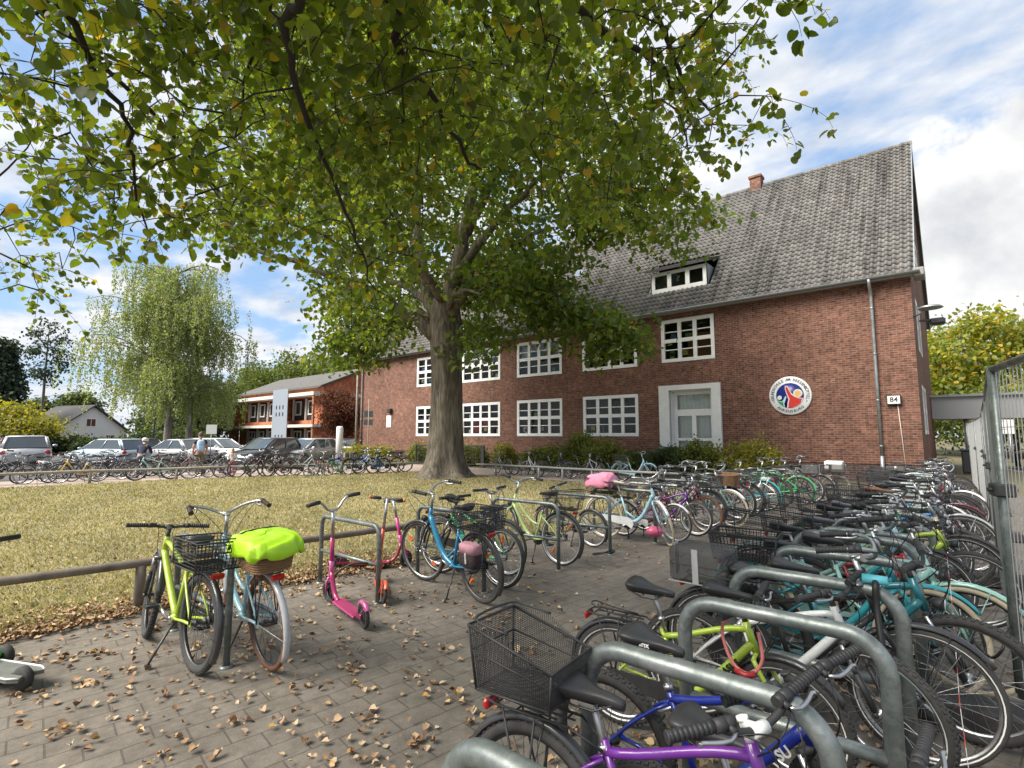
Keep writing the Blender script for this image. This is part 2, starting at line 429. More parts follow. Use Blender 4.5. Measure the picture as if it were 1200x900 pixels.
def grass():
    n = 230000
    # more blades close to the paving, fewer far off
    d = RNG.uniform(0, 1, n) ** 1.35
    ang = RNG.uniform(R(20), R(110), n)
    rad = 5.2 + d * 19
    X = -np.sin(ang) * rad; Y = np.cos(ang) * rad
    k = inpoly(X, Y, LAWN_POLY); X, Y, rad = X[k], Y[k], rad[k]; n = len(X)
    tv = [(-.5, 0, 0), (.5, 0, 0), (.25, .35, .62), (0, .9, 1)]
    sc = RNG.uniform(.02, .05, n) * (1 + rad * .02)
    rot = rand_rot(n, .25); rot[:, :, 0] *= (.10 + rad * .012)[:, None]
    o = scatter('grass', tv, [(0, 1, 2), (0, 2, 3)], np.stack([X, Y, np.full(n, .010)], 1), rot, sc, GRASS)
    tag(o, 'short dry yellowish grass covering the schoolyard lawn', 'grass', None, 'stuff')
grass()
# ------------------------------------------------------------------ the brick school
def brick_mat(name, c1, c2, mortar, axis='x', scale=1.0, msize=.011):
    m, nt, b, out = new_mat(name)
    t = N(nt, 'ShaderNodeTexCoord'); s = N(nt, 'ShaderNodeSeparateXYZ'); L(nt, t.outputs['Object'], s.inputs[0])
    cb = N(nt, 'ShaderNodeCombineXYZ'); L(nt, s.outputs[0 if axis == 'x' else 1], cb.inputs[0]); L(nt, s.outputs[2], cb.inputs[1])
    br = N(nt, 'ShaderNodeTexBrick'); br.offset = .5; L(nt, cb.outputs[0], br.inputs['Vector'])
    for k, val in (('Scale', 1.), ('Mortar Size', msize), ('Mortar Smooth', .1), ('Bias', -.1), ('Brick Width', .25*scale), ('Row Height', .0833*scale)): br.inputs[k].default_value = val
    br.inputs['Color1'].default_value = (*c1, 1); br.inputs['Color2'].default_value = (*c2, 1); br.inputs['Mortar'].default_value = (*mortar, 1)
    v = t.outputs['Object']
    n1 = noise(nt, v, .35, 6, .6); n2 = noise(nt, v, 3.2, 6, .7)
    a = ramp(nt, n1, [(.3, .80), (.7, 1.22)]); c = mixc(nt, 1., br.outputs['Color'], a.outputs[0], 'MULTIPLY')
    a2 = ramp(nt, n2, [(.3, .78), (.7, 1.25)]); c = mixc(nt, 1., c, a2.outputs[0], 'MULTIPLY')
    # single bricks burnt darker or paler
    wv = N(nt, 'ShaderNodeTexWhiteNoise'); wv.noise_dimensions = '2D'
    sn = N(nt, 'ShaderNodeVectorMath', operation='SNAP'); L(nt, cb.outputs[0], sn.inputs[0]); sn.inputs[1].default_value = (.125*scale, .0833*scale, 1); L(nt, sn.outputs[0], wv.inputs[0])
    a3 = ramp(nt, wv.outputs[0], [(0, .55), (.25, .9), (.75, 1.08), (1, 1.4)]); c = mixc(nt, .75, c, mixc(nt, 1., c, a3.outputs[0], 'MULTIPLY'))
    L(nt, c, b.inputs['Base Color']); b.inputs['Roughness'].default_value = .85; b.inputs['Specular IOR Level'].default_value = .25
    inv = N(nt, 'ShaderNodeMath', operation='SUBTRACT'); inv.inputs[0].default_value = 1.; L(nt, br.outputs['Fac'], inv.inputs[1])
    bump(nt, b, inv.outputs[0], .6, .01)
    return m
BRX = brick_mat('red brick', (.185, .076, .050), (.108, .045, .032), (.20, .145, .112), 'x')
BRY = brick_mat('red brick gable', (.185, .076, .050), (.108, .045, .032), (.20, .145, .112), 'y')
PLINTH = brick_mat('dark plinth brick', (.085, .05, .042), (.05, .034, .03), (.13, .10, .09), 'x')
PLINTHY = brick_mat('dark plinth brick side', (.085, .05, .042), (.05, .034, .03), (.13, .10, .09), 'y')
TILE = None
def tile_mat():
    m, nt, b, out = new_mat('weathered grey pantiles')
    g = N(nt, 'ShaderNodeNewGeometry'); v = coords(nt)
    r = ramp(nt, g.outputs['Random Per Island'], [(0, (.125, .120, .113)), (.5, (.158, .151, .142)), (.95, (.185, .175, .163)), (1, (.22, .195, .175))])
    n1 = noise(nt, v, .4, 6, .65); a = ramp(nt, n1, [(.3, .82), (.7, 1.14)])
    c = mixc(nt, 1., r.outputs[0], a.outputs[0], 'MULTIPLY')
    # rain streaks down the slope
    v2 = coords(nt, scale=(2.2, .12, .12)); n2 = noise(nt, v2, 1.6, 6, .7); s = ramp(nt, n2, [(.48, 1.), (.64, .45)])
    c = mixc(nt, 1., c, s.outputs[0], 'MULTIPLY')
    n3 = noise(nt, v, 7, 7, .7); mo = ramp(nt, n3, [(.60, 0.), (.78, .5)]); c = mixc(nt, mo.outputs[0], c, (.085, .085, .055))
    L(nt, c, b.inputs['Base Color']); b.inputs['Roughness'].default_value = .78; b.inputs['Specular IOR Level'].default_value = .3
    return m
TILE = tile_mat()
FRAMEW = mat('white window paint', (.78, .78, .76), .4, var=.04)
ZINC = mat('zinc sheet', (.34, .36, .37), .45, .7, .12, 5)
PLASTERW = mat('pale grey stone surround', (.72, .72, .70), .7, var=.06, vscale=4)
def glass_mat(name='window glass', tint=(.82, .86, .85)):
    m, nt, b, out = new_mat(name); nt.nodes.remove(b)
    gl = N(nt, 'ShaderNodeBsdfGlossy'); gl.inputs['Roughness'].default_value = .02; gl.inputs[0].default_value = (.9, .9, .9, 1)
    tr = N(nt, 'ShaderNodeBsdfTransparent'); tr.inputs[0].default_value = (*tint, 1)
    v = coords(nt); nn = noise(nt, v, 1.3, 2); bp = N(nt, 'ShaderNodeBump'); bp.inputs['Strength'].default_value = .08; bp.inputs['Distance'].default_value = .05
    L(nt, nn, bp.inputs['Height']); L(nt, bp.outputs[0], gl.inputs['Normal'])
    fr = N(nt, 'ShaderNodeFresnel'); fr.inputs[0].default_value = 1.42
    mx = N(nt, 'ShaderNodeMixShader'); L(nt, fr.outputs[0], mx.inputs[0]); L(nt, tr.outputs[0], mx.inputs[1]); L(nt, gl.outputs[0], mx.inputs[2])
    L(nt, mx.outputs[0], out.inputs[0]); return m
GLASS = glass_mat()
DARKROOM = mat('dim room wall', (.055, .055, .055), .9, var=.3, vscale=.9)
WARMROOM = mat('warm timber cupboard', (.42, .20, .06), .7, var=.2)
REDROOM = mat('red curtain', (.35, .02, .03), .8, var=.2)
FX = 23.0; XL, XR = -35.2, -1.0; GY1 = 35.0; EAVE = 7.45
WIN = []   # x0, x1, z0, z1, cols, sort
for cx in (-13.27, -17.75, -22.28, -26.82, -31.2):
    pass
for cx, wd in ((-13.27, 3.14), (-17.75, 3.18), (-22.28, 3.26)):
    WIN.append((cx - wd/2, cx + wd/2, 1.62, 3.66, 4, 'lower'))
    WIN.append((cx - wd/2, cx + wd/2, 4.99, 7.0, 4, 'upper'))
WIN.append((-28.42, -26.6, 1.62, 3.63, 2, 'lower')); WIN.append((-28.42, -26.6, 4.99, 7.0, 2, 'upper'))
WIN.append((-10.44, -7.96, 5.04, 7.04, 3, 'upper'))
PORTAL = (-10.10, -8.15, .35, 3.72)
def wall_with_holes(mb, a0, a1, z0, z1, holes, pt, depth, mi=0):
    """pt(a, z, d) -> 3D point; holes (a0,a1,z0,z1); reveal depth"""
    xs = sorted({a0, a1, *[h[0] for h in holes], *[h[1] for h in holes]})
    zs = sorted({z0, z1, *[h[2] for h in holes], *[h[3] for h in holes]})
    for i in range(len(xs) - 1):
        for j in range(len(zs) - 1):
            cx, cz = (xs[i] + xs[i+1]) / 2, (zs[j] + zs[j+1]) / 2
            if any(h[0] < cx < h[1] and h[2] < cz < h[3] for h in holes): continue
            mb.quad(pt(xs[i], zs[j], 0), pt(xs[i+1], zs[j], 0), pt(xs[i+1], zs[j+1], 0), pt(xs[i], zs[j+1], 0), mi)
    for h in holes:
        for (p, q) in (((h[0], h[2]), (h[0], h[3])), ((h[0], h[3]), (h[1], h[3])), ((h[1], h[3]), (h[1], h[2])), ((h[1], h[2]), (h[0], h[2]))):
            mb.quad(pt(*p, 0), pt(*q, 0), pt(*q, depth), pt(*p, depth), mi)
school = thing('school', 'long two storey red brick school with steep grey tiled roof and white windows', 'school', (0, 0, 0))
def wpart(name, fn, m, parent=school):
    mb = MB(); fn(mb); return mb.build(name, m, parent)
def front(mb):
    pt = lambda a, z, d: (a, FX + d, z)
    wall_with_holes(mb, XL, XR, .62, EAVE, [w[:4] for w in WIN] + [PORTAL[:2] + (.62, PORTAL[3])], pt, .2, 0)
    wall_with_holes(mb, XL, XR, -.05, .62, [PORTAL[:2] + (.35, .62)], lambda a, z, d: (a, FX + .03 + d, z), .17, 2)
    mb.quad((XL, FX, .62), (XR, FX, .62), (XR, FX + .03, .62), (XL, FX + .03, .62), 0)
    # back and left side
    mb.quad((XL, GY1, 0), (XL, FX, 0), (XL, FX, EAVE), (XL, GY1, EAVE), 1)
    mb.quad((XR, GY1, 0), (XL, GY1, 0), (XL, GY1, EAVE), (XR, GY1, EAVE), 0)
RIDGE_Y, RIDGE_Z = 29.0, 15.0
GW = [(25.3, 26.6, 1.7, 3.6), (27.0, 28.2, 1.7, 3.6), (25.3, 26.6, 4.95, 7.0), (27.0, 28.2, 4.95, 7.0), (28.0, 30.0, 8.7, 10.2)]
def gable(mb):
    pt = lambda a, z, d: (XR - d, a, z)
    wall_with_holes(mb, FX, GY1, .62, EAVE, GW[:4], pt, .2, 1)
    wall_with_holes(mb, FX, GY1, -.05, .62, [], lambda a, z, d: (XR - .03 - d, a, z), .1, 3)
    h = GW[4]
    zt = EAVE
    # gable triangle with a slot for the attic window
    def zz_(y): return EAVE + .05 + (RIDGE_Z - EAVE - .1) * (1 - abs(y - RIDGE_Y) / (RIDGE_Y - FX))
    ys = [FX, 25., 26.5, h[0], RIDGE_Y, h[1], 31.5, 33., GY1]
    for a, c in zip(ys[:-1], ys[1:]):
        if h[0] <= a and c <= h[1]:
            mb.quad((XR, a, EAVE), (XR, c, EAVE), (XR, c, h[2]), (XR, a, h[2]), 1)
            mb.quad((XR, a, h[3]), (XR, c, h[3]), (XR, c, zz_(c)), (XR, a, zz_(a)), 1)
        else: mb.quad((XR, a, EAVE), (XR, c, EAVE), (XR, c, zz_(c)), (XR, a, zz_(a)), 1)
    ys2 = [FX, RIDGE_Y, GY1]
wpart('front_wall', front, [BRX, BRY, PLINTH, PLINTHY])
wpart('gable_wall', gable, [BRX, BRY, PLINTH, PLINTHY])
wpart('gable_top', lambda mb: mb.add([(XL, FX, EAVE), (XL, GY1, EAVE), (XL, RIDGE_Y, RIDGE_Z - .1)], [(0, 1, 2)]), BRY)
def window(x0, x1, z0, z1, cols, pt, parent, rows=4, depth=.09):
    """white timber casement window: outer frame, posts, transom, thin bars; pt(a, d, z)"""
    fr = MB()
    def bx(a0, a1, c0, c1, d0, d1):
        p = [pt(a, d, z) for z in (c0, c1) for d in (d0, d1) for a in (a0, a1)]
        fr.add(p, [(0, 1, 3, 2), (4, 6, 7, 5), (0, 4, 5, 1), (1, 5, 7, 3), (3, 7, 6, 2), (2, 6, 4, 0)])
    t = .16; d0, d1 = -.03, depth
    bx(x0 - .02, x0 + t, z0 - .03, z1 + .02, d0, d1); bx(x1 - t, x1 + .02, z0 - .03, z1 + .02, d0, d1)
    bx(x0 + t, x1 - t, z1 - t, z1 + .02, d0, d1 - .004); bx(x0 + t, x1 - t, z0 - .03, z0 + t, d0, d1 - .004)
    iw = (x1 - x0 - 2*t); zm = (z0 + z1) / 2
    for i in range(1, cols):
        cx = x0 + t + iw * i / cols; bx(cx - .085, cx + .085, z0 + t, z1 - t, d0 + .02, d1 - .008)
    xs = [x0 + t] + [x0 + t + iw * i / cols for i in range(1, cols)] + [x1 - t]
    for i in range(cols):
        a = xs[i] + (.085 if i else 0); c = xs[i+1] - (.085 if i < cols - 1 else 0)
        bx(a, c, zm - .085, zm + .085, d0 + .02, d1 - .012)
        for zq in ((z0 + t + zm) / 2, (z1 - t + zm) / 2): bx(a, c, zq - .022, zq + .022, d0 + .04, d1 - .02)
    w_ = fr.build('window', FRAMEW, parent)
    g = MB(); g.quad(pt(x0, .05, z0), pt(x1, .05, z0), pt(x1, .05, z1), pt(x0, .05, z1)); g.build('pane', GLASS, w_)
    return w_
ptf = lambda a, d, z: (a, FX + d + .03, z)
for w_ in WIN: window(*w_[:5], ptf, school)
ptg = lambda a, d, z: (XR - d - .03, a, z)
for g_ in GW: window(*g_[:4], 2, ptg, school)
# arched head that shows on the middle upper window is a pale blind with round top
def blinds(mb):
    for i, (x0, x1, z0, z1, c, s_) in enumerate(WIN):
        if s_ == 'upper' and c == 4:
            mb.quad((x0, FX + .32, z1 - .95), (x1, FX + .32, z1 - .95), (x1, FX + .32, z1), (x0, FX + .32, z1))
wpart('window_blind', blinds, mat('white roller blind', (.62, .68, .74), .8))
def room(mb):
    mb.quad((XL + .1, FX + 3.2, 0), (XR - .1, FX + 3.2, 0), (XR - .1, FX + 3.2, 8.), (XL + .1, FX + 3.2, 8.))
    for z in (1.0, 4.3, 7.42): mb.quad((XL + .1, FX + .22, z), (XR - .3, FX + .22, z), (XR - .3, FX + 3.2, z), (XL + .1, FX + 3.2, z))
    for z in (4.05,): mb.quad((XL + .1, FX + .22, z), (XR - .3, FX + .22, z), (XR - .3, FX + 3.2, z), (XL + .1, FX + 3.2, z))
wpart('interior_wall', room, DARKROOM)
def pictures(mb):
    q = random.Random(4)
    for x0, x1, z0, z1, c, s_ in WIN:
        for _ in range(5):
            x = q.uniform(x0 + .2, x1 - .4); z = z0 + q.choice((.2, .25, 1.1, .3)); w_ = q.uniform(.16, .3); h_ = q.uniform(.18, .34); k = q.randrange(4)
            pb = MB(); pb.box(x, FX + .15, z, x + w_, FX + .153, z + h_); pb.build('window_picture', PAPER[k], school)
PAPER = [mat('paper yellow', (.5, .38, .08), .8), mat('paper white', (.6, .6, .58), .8), mat('paper green', (.10, .28, .12), .8), mat('paper blue', (.08, .18, .4), .8)]
pictures(None)
wpart('curtain', lambda mb: [mb.box(x, FX + .6, z, x + wd, FX + .66, z + h) for x, wd, z, h in ((-23.7, .75, 1.7, 1.0), (-22.6, .5, 2.0, .6), (-21.4, .7, 1.7, 1.9))], REDROOM)
wpart('cupboard', lambda mb: mb.box(-9.8, FX + 1.6, 4.4, -8.3, FX + 2.2, 6.6), WARMROOM)
# tiled roof: rows of S shaped tiles, each row a step proud of the one below
def roof(mb):
    pass
def build_roof():
    x0, x1 = XL - .15, XR + .16
    ey, ez = FX - .34, EAVE - .10
    sl = Vector((0, RIDGE_Y - ey, RIDGE_Z - ez)); Ls = sl.length; sl.normalize(); nrm = Vector((0, -sl.z, sl.y))
    nt_ = int((x1 - x0) / .225); wt = (x1 - x0) / nt_; nr = int(Ls / .31); hr = Ls / nr
    prof = [(0, .0), (.12, .050), (.28, .070), (.46, .050), (.62, .008), (.82, -.010), (1.0, .0)]
    k = len(prof)
    tv = []
    for (t, s0, lift) in ((0, 0, .052), (1, 1.12, 0.)):
        for (u, h) in prof: tv.append((u * wt, s0 * hr, h + lift))
    for (u, h) in prof: tv.append((u * wt, 0.004, h + .004))      # front lip
    tf = []
    for j in range(k - 1): tf.append((j, j + 1, k + j + 1, k + j)); tf.append((2*k + j, 2*k + j + 1, j + 1, j))
    ii, jj = np.meshgrid(np.arange(nt_), np.arange(nr)); ii = ii.ravel(); jj = jj.ravel()
    # dormer and roof-light gaps
    cx = x0 + (ii + .5) * wt; cs = (jj + .5) * hr
    keep = ~((cx > -11.35) & (cx < -8.25) & (cs > 1.55) & (cs < 4.0))
    ii, jj = ii[keep], jj[keep]; n = len(ii)
    px = x0 + ii * wt; s_ = jj * hr + RNG.uniform(-.006, .006, n)
    lf = RNG.uniform(-.004, .006, n)
    pos = np.stack([px, ey + sl.y * s_ + nrm.y * lf, ez + sl.z * s_ + nrm.z * lf], 1)
    Rm = np.array([[1, 0, 0], [0, sl.y, nrm.y], [0, sl.z, nrm.z]])
    rot = np.repeat(Rm[None], n, 0)
    tl = RNG.normal(0, .012, n); rot = rot.copy(); rot[:, 2, 0] += tl
    return scatter('roof_tiles', tv, tf, pos, rot, np.ones(n), TILE), sl, nrm, ey, ez, Ls
rt, SL, NRM, EY, EZ, LS = build_roof(); rt.parent = school; rt.name = 'roof'
def RP(x, s, h=0.): return (x, EY + SL.y*s + NRM.y*h, EZ + SL.z*s + NRM.z*h)
def roof_base(mb):
    x0, x1 = XL - .12, XR + .13
    for (a, b_) in ((x0, -11.3), (-11.3, -8.3), (-8.3, x1)):
        if a == -11.3:
            mb.quad(RP(a, 0, -.03), RP(b_, 0, -.03), RP(b_, 1.7, -.03), RP(a, 1.7, -.03)); mb.quad(RP(a, 3.9, -.03), RP(b_, 3.9, -.03), RP(b_, LS, -.03), RP(a, LS, -.03))
        else: mb.quad(RP(a, 0, -.03), RP(b_, 0, -.03), RP(b_, LS, -.03), RP(a, LS, -.03))
    yb = 2*RIDGE_Y - EY
    mb.quad((x1, yb, EZ), (x0, yb, EZ), (x0, RIDGE_Y, RIDGE_Z), (x1, RIDGE_Y, RIDGE_Z))
    mb.quad((x1, yb, EZ - .06), (x0, yb, EZ - .06), (x0, RIDGE_Y, RIDGE_Z - .06), (x1, RIDGE_Y, RIDGE_Z - .06))
wpart('roof_slope', roof_base, TILE)
def ridge_caps(mb):
    n = 88; w = (XR - XL + .3) / n
    for i in range(n):
        x = XL - .15 + i * w
        r0 = [(x, RIDGE_Y + .12*math.cos(a), RIDGE_Z - .04 + .13*math.sin(a)) for a in np.linspace(-.2, math.pi + .2, 7)]
        r1 = [(x + w*1.06, RIDGE_Y + .105*math.cos(a), RIDGE_Z - .05 + .115*math.sin(a)) for a in np.linspace(-.2, math.pi + .2, 7)]
        mb.rings([r0, r1], False, 0, True)
wpart('ridge_tile', ridge_caps, TILE)
def verge(mb, side):
    for x, o in (((XR + .13, 1), (XL - .16, -1))[side],):
        a, b_ = RP(x, -.02, -.12), RP(x, LS, -.12); c, d = RP(x, LS, .05), RP(x, -.02, .05)
        t = .035
        mb.add([a, b_, c, d] + [(p[0] + t, p[1], p[2]) for p in (a, b_, c, d)], [(0, 3, 2, 1), (4, 5, 6, 7), (0, 1, 5, 4), (3, 7, 6, 2), (0, 4, 7, 3), (1, 2, 6, 5)])
        yb = 2*RIDGE_Y
        m_ = lambda p: (p[0], yb - p[1], p[2])
        a, b_, c, d = map(m_, (a, b_, c, d))
        mb.add([a, b_, c, d] + [(p[0] + t, p[1], p[2]) for p in (a, b_, c, d)], [(0, 1, 2, 3), (4, 7, 6, 5), (0, 4, 5, 1), (3, 2, 6, 7), (0, 3, 7, 4), (1, 5, 6, 2)])
wpart('verge_board', lambda mb: verge(mb, 0), ZINC); wpart('verge_board', lambda mb: verge(mb, 1), ZINC)
def eaves(mb):
    mb.box(XL - .1, FX - .34, EAVE - .16, XR + .1, FX - .003, EAVE - .11)
    mb.box(XR + .1, FX - .36, EAVE - .24, XR + .42, FX + .5, EAVE + .06, bev=.03)
    mb.box(XL - .1, FX - .36, EAVE - .2, XR + .1, FX - .34, EAVE - .02)
wpart('eaves_board', eaves, mat('grey painted boards', (.24, .23, .22), .6))
def gutter(mb):
    rs = []
    for x in (XL - .2, XR + .3):
        ring_ = [(x, FX - .44 + .075*math.cos(a), EAVE - .06 + .075*math.sin(a)) for a in np.linspace(math.pi, 2*math.pi, 9)]
        ring_ += [(x, FX - .44 + .066*math.cos(a), EAVE - .06 + .066*math.sin(a)) for a in np.linspace(2*math.pi, math.pi, 9)]
        rs.append(ring_)
    mb.rings(rs, True, 0, True, True)
    for x in np.arange(XL, XR, .8): mb.box(x, FX - .51, EAVE - .07, x + .025, FX - .36, EAVE - .05)
wpart('gutter', gutter, ZINC)
def downpipe(x):
    mb = MB(); y = FX - .09
    mb.tube([(x, FX - .44, EAVE - .12), (x, FX - .43, EAVE - .22), (x, FX - .3, EAVE - .42), (x, FX - .13, EAVE - .58), (x, y, EAVE - .72), (x, y, 4.0), (x, y, .9)], .055, 12)
    mb.tube([(x, y, .92), (x, y, .0)], .066, 12)
    for z in (6.3, 4.6, 2.9, 1.25): mb.tube([(x, y, z), (x, y, z + .05)], .067, 12)
    mb.build('downpipe', ZINC, school)
downpipe(-2.18); downpipe(-34.9)
# chimney
def chim(mb):
    mb.box(-7.75, 28.72, 14.3, -7.2, 29.28, 15.42); mb.box(-7.8, 28.67, 15.42, -7.15, 29.33, 15.54)
wpart('chimney', chim, BRX)
# dormer: long low hood with three panes
dorm = MB()
dx0, dx1 = -11.2, -8.4; dfy = EY + SL.y*1.62; dz0 = EZ + SL.z*1.62; dz1 = dz0 + 1.02
def back_y(z): return EY + (z - EZ) * SL.y / SL.z
dorm.add([(dx0, dfy, dz0), (dx0, dfy, dz1), (dx0, back_y(dz1) + .1, dz1)], [(0, 1, 2)])
DCH = mat('zinc dormer cheeks', (.42, .44, .46), .5, .5); dormer = dorm.build('dormer', DCH, school)
dc_ = MB(); dc_.add([(dx1, dfy, dz0), (dx1, dfy, dz1), (dx1, back_y(dz1) + .1, dz1)], [(0, 2, 1)]); dc_.build('dormer_cheek', DCH, dormer)
def drf(mb):
    zt = dz1
    mb.add([(dx0 - .18, dfy - .28, zt + .02), (dx1 + .18, dfy - .28, zt + .02), (dx1 + .18, back_y(zt + .55) + .05, zt + .55), (dx0 - .18, back_y(zt + .55) + .05, zt + .55),
            (dx0 - .18, dfy - .28, zt + .16), (dx1 + .18, dfy - .28, zt + .16), (dx1 + .18, back_y(zt + .55) + .05, zt + .69), (dx0 - .18, back_y(zt + .55) + .05, zt + .69)],
           [(0, 3, 2, 1), (4, 5, 6, 7), (0, 1, 5, 4), (1, 2, 6, 5), (2, 3, 7, 6), (3, 0, 4, 7)])
mb = MB(); drf(mb); mb.build('dormer_roof', mat('dark roofing felt', (.05, .05, .052), .8), dormer)
fr = MB()
fr.box(dx0 + .05, dfy - .02, dz0, dx1 - .05, dfy + .05, dz0 + .2); fr.box(dx0 + .05, dfy - .02, dz1 - .16, dx1 - .05, dfy + .05, dz1)
dd = (dx1 - dx0 - .1)
for i in range(4):
    cx = dx0 + .05 + dd * i / 3; a, c = (cx, cx + .16) if i == 0 else ((cx - .16, cx) if i == 3 else (cx - .1, cx + .1))
    fr.box(a, dfy - .024, dz0 + .2, c, dfy + .046, dz1 - .16)
dw = fr.build('window', FRAMEW, dormer)
g = MB(); g.quad((dx0 + .1, dfy + .03, dz0 + .1), (dx1 - .1, dfy + .03, dz0 + .1), (dx1 - .1, dfy + .03, dz1 - .1), (dx0 + .1, dfy + .03, dz1 - .1)); g.build('pane', GLASS, dw)
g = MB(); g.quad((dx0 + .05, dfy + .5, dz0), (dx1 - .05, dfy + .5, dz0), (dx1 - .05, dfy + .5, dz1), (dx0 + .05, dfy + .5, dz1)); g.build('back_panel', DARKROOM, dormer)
# roof lights
def rooflight(x, s, w_, h_):
    mb = MB(); p = [RP(x, s, .11), RP(x + w_, s, .11), RP(x + w_, s + h_, .11), RP(x, s + h_, .11)]; q = [RP(x, s, 0), RP(x + w_, s, 0), RP(x + w_, s + h_, 0), RP(x, s + h_, 0)]
    mb.add(q + p, [(4, 5, 6, 7), (0, 1, 5, 4), (1, 2, 6, 5), (2, 3, 7, 6), (3, 0, 4, 7)])
    o = mb.build('roof_light', mat('grey roof light frame', (.3, .31, .32), .4, .6), school)
    e = .07; mb = MB(); mb.quad(RP(x + e, s + e, .116), RP(x + w_ - e, s + e, .116), RP(x + w_ - e, s + h_ - e, .116), RP(x + e, s + h_ - e, .116))
    mb.build('pane', mat('sky reflecting glass', (.35, .4, .45), .05, .6), o)
rooflight(-17.2, 4.9, .55, .7); rooflight(-24.6, 1.5, .8, 1.2); rooflight(-28.2, 1.5, .8, 1.2)
# portal: deep white surround, tall glazed double door
def portal(mb):
    a0, a1, b0, b1 = -10.58, PORTAL[0], PORTAL[1], -7.76
    zt = 3.95
    mb.box(a0, FX - .14, .30, a1, FX + .05, zt); mb.box(b0, FX - .14, .30, b1, FX + .05, zt); mb.box(a1, FX - .14, PORTAL[3], b0, FX + .05, zt - .002)
    mb.box(a1 - .001, FX + .05, .30, a1 + .05, FX + .5, PORTAL[3]); mb.box(b0 - .05, FX + .05, .30, b0 + .001, FX + .5, PORTAL[3]); mb.box(a1, FX + .05, PORTAL[3] - .05, b0, FX + .5, PORTAL[3] + .001)
wpart('portal_surround', portal, PLASTERW)
wpart('step', lambda mb: (mb.box(-10.75, FX - .85, -.02, -7.6, FX + .45, .17, bev=.01), mb.box(-10.6, FX - .45, .17, -7.75, FX + .46, .33, bev=.01)), mat('worn concrete steps', (.3, .29, .27), .85, var=.2))
dr = MB(); dy = FX + .34; a0, a1 = PORTAL[0] + .05, PORTAL[1] - .05; z0, z1 = .34, PORTAL[3] - .05; am = (a0 + a1) / 2
for (p, q, r_, s_) in ((a0, a0 + .16, z0, z1), (a1 - .16, a1, z0, z1), (a0 + .16, a1 - .16, z1 - .16, z1), (a0 + .16, a1 - .16, 2.55, 2.85), (am - .1, am + .1, z0, 2.55), (a0 + .16, am - .1, z0, z0 + .5), (am + .1, a1 - .16, z0, z0 + .5),
                       (a0 + .16, am - .1, 1.42, 1.54), (am + .1, a1 - .16, 1.42, 1.54)):
    dr.box(p, dy, r_, q, dy + .06, s_)
door = dr.build('door', FRAMEW, school)
g = MB(); g.quad((a0, dy + .03, z0 + .5), (a1, dy + .03, z0 + .5), (a1, dy + .03, z1), (a0, dy + .03, z1)); g.build('pane', GLASS, door)
def curt(mb):
    xs = np.linspace(a0 + .1, a1 - .1, 60)
    for z0_, z1_ in ((.9, 2.6), (2.75, z1)):
        mb.rings([[(x, dy + .22 + .02*math.sin(x*34), z) for x in xs] for z in (z0_, z1_)], False)
mb = MB(); curt(mb); mb.build('curtain', mat('pale grey curtain', (.78, .80, .78), .9), door)
mb = MB(); mb.tube([(am + .16, dy - .05, 1.32), (am + .16, dy - .05, 1.05)], .015, 6); mb.tube([(am + .16, dy, 1.28), (am + .16, dy - .05, 1.28)], .012, 6); mb.build('handle', DARKSTEEL, door)
# fine railing in front of the door
rl = MB()
for x in np.arange(-10.55, -7.7, .12): rl.tube([(x, FX - .5, .3), (x, FX - .5, 1.12)], .008, 5)
rl.tube([(-10.6, FX - .5, 1.13), (-7.74, FX - .5, 1.13)], .016, 6)
tag(rl.build('door_railing', ZINC), 'low thin bar railing in front of the white school door', 'railing')
# wall seam where the left wing starts (slight projection of the wing)
# floodlight arm on the gable corner
fl = thing('wall_lamp', 'flat grey floodlight on a bracket at the gable corner of the school', 'wall lamp')
mb = MB(); mb.tube([(XR, 22.9 + .3, 5.85), (XR + .35, 22.6, 5.95)], .03, 8); mb.build('bracket', ZINC, fl)
mb = MB(); mb.lathe([(.02, .10), (.28, .07), (.36, 0), (.33, -.02), (.02, -.03)], (XR + .5, 22.5, 5.98), 'z', 20); o = mb.build('lamp_head', ZINC, fl); 
fl2 = thing('wall_lamp', 'dark floodlight further back on the gable wall of the school', 'wall lamp')
mb = MB(); mb.box(XR + .02, 26.75, 6.3, XR + .55, 26.95, 6.36); mb.build('bracket', DARKSTEEL, fl2)
mb = MB(); mb.box(XR + .35, 26.55, 6.1, XR + .85, 27.1, 6.35, bev=.06); mb.build('lamp_head', DARKSTEEL, fl2)
# small wall lamp and white notice left of the trunk
nb = MB(); nb.box(-31.75, FX - .05, 2.25, -31.2, FX - .003, 3.1, bev=.01); tag(nb.build('notice_plate', WHITE), 'small white plate on the brick wall left of the big trunk', 'plate')
nb = MB(); nb.box(-31.5, FX - .25, 3.3, -31.1, FX - .003, 3.6, bev=.04); tag(nb.build('wall_lamp', BLACK), 'small black wall lamp above the white plate left of the trunk', 'wall lamp')
# house number
hn = thing('house_number', 'small lit style house number box reading 84 beside the downpipe', 'house number', (-1.72, FX, 2.92))
mb = MB(); mb.box(-.21, -.12, -.17, .21, -.002, .17, bev=.01); mb.build('housing', BLACK, hn)
mb = MB(); mb.box(-.18, -.13, -.14, .18, -.121, .14); mb.build('plate', WHITE, hn)
mb = MB(); vs, fs = text_mesh('84', .24, .002, .004); mb.add([(x, -.134 - z, y) for x, y, z in vs], fs); mb.build('digits', BLACK, hn)
mb = MB(); mb.tube([(-1.62, FX - .02, 2.75), (-1.56, FX - .02, 1.5), (-1.5, FX - .02, .1)], .016, 6); tag(mb.build('conduit', mat('pale conduit', (.5, .4, .36), .6)), 'thin pale cable conduit running down below the house number', 'conduit')
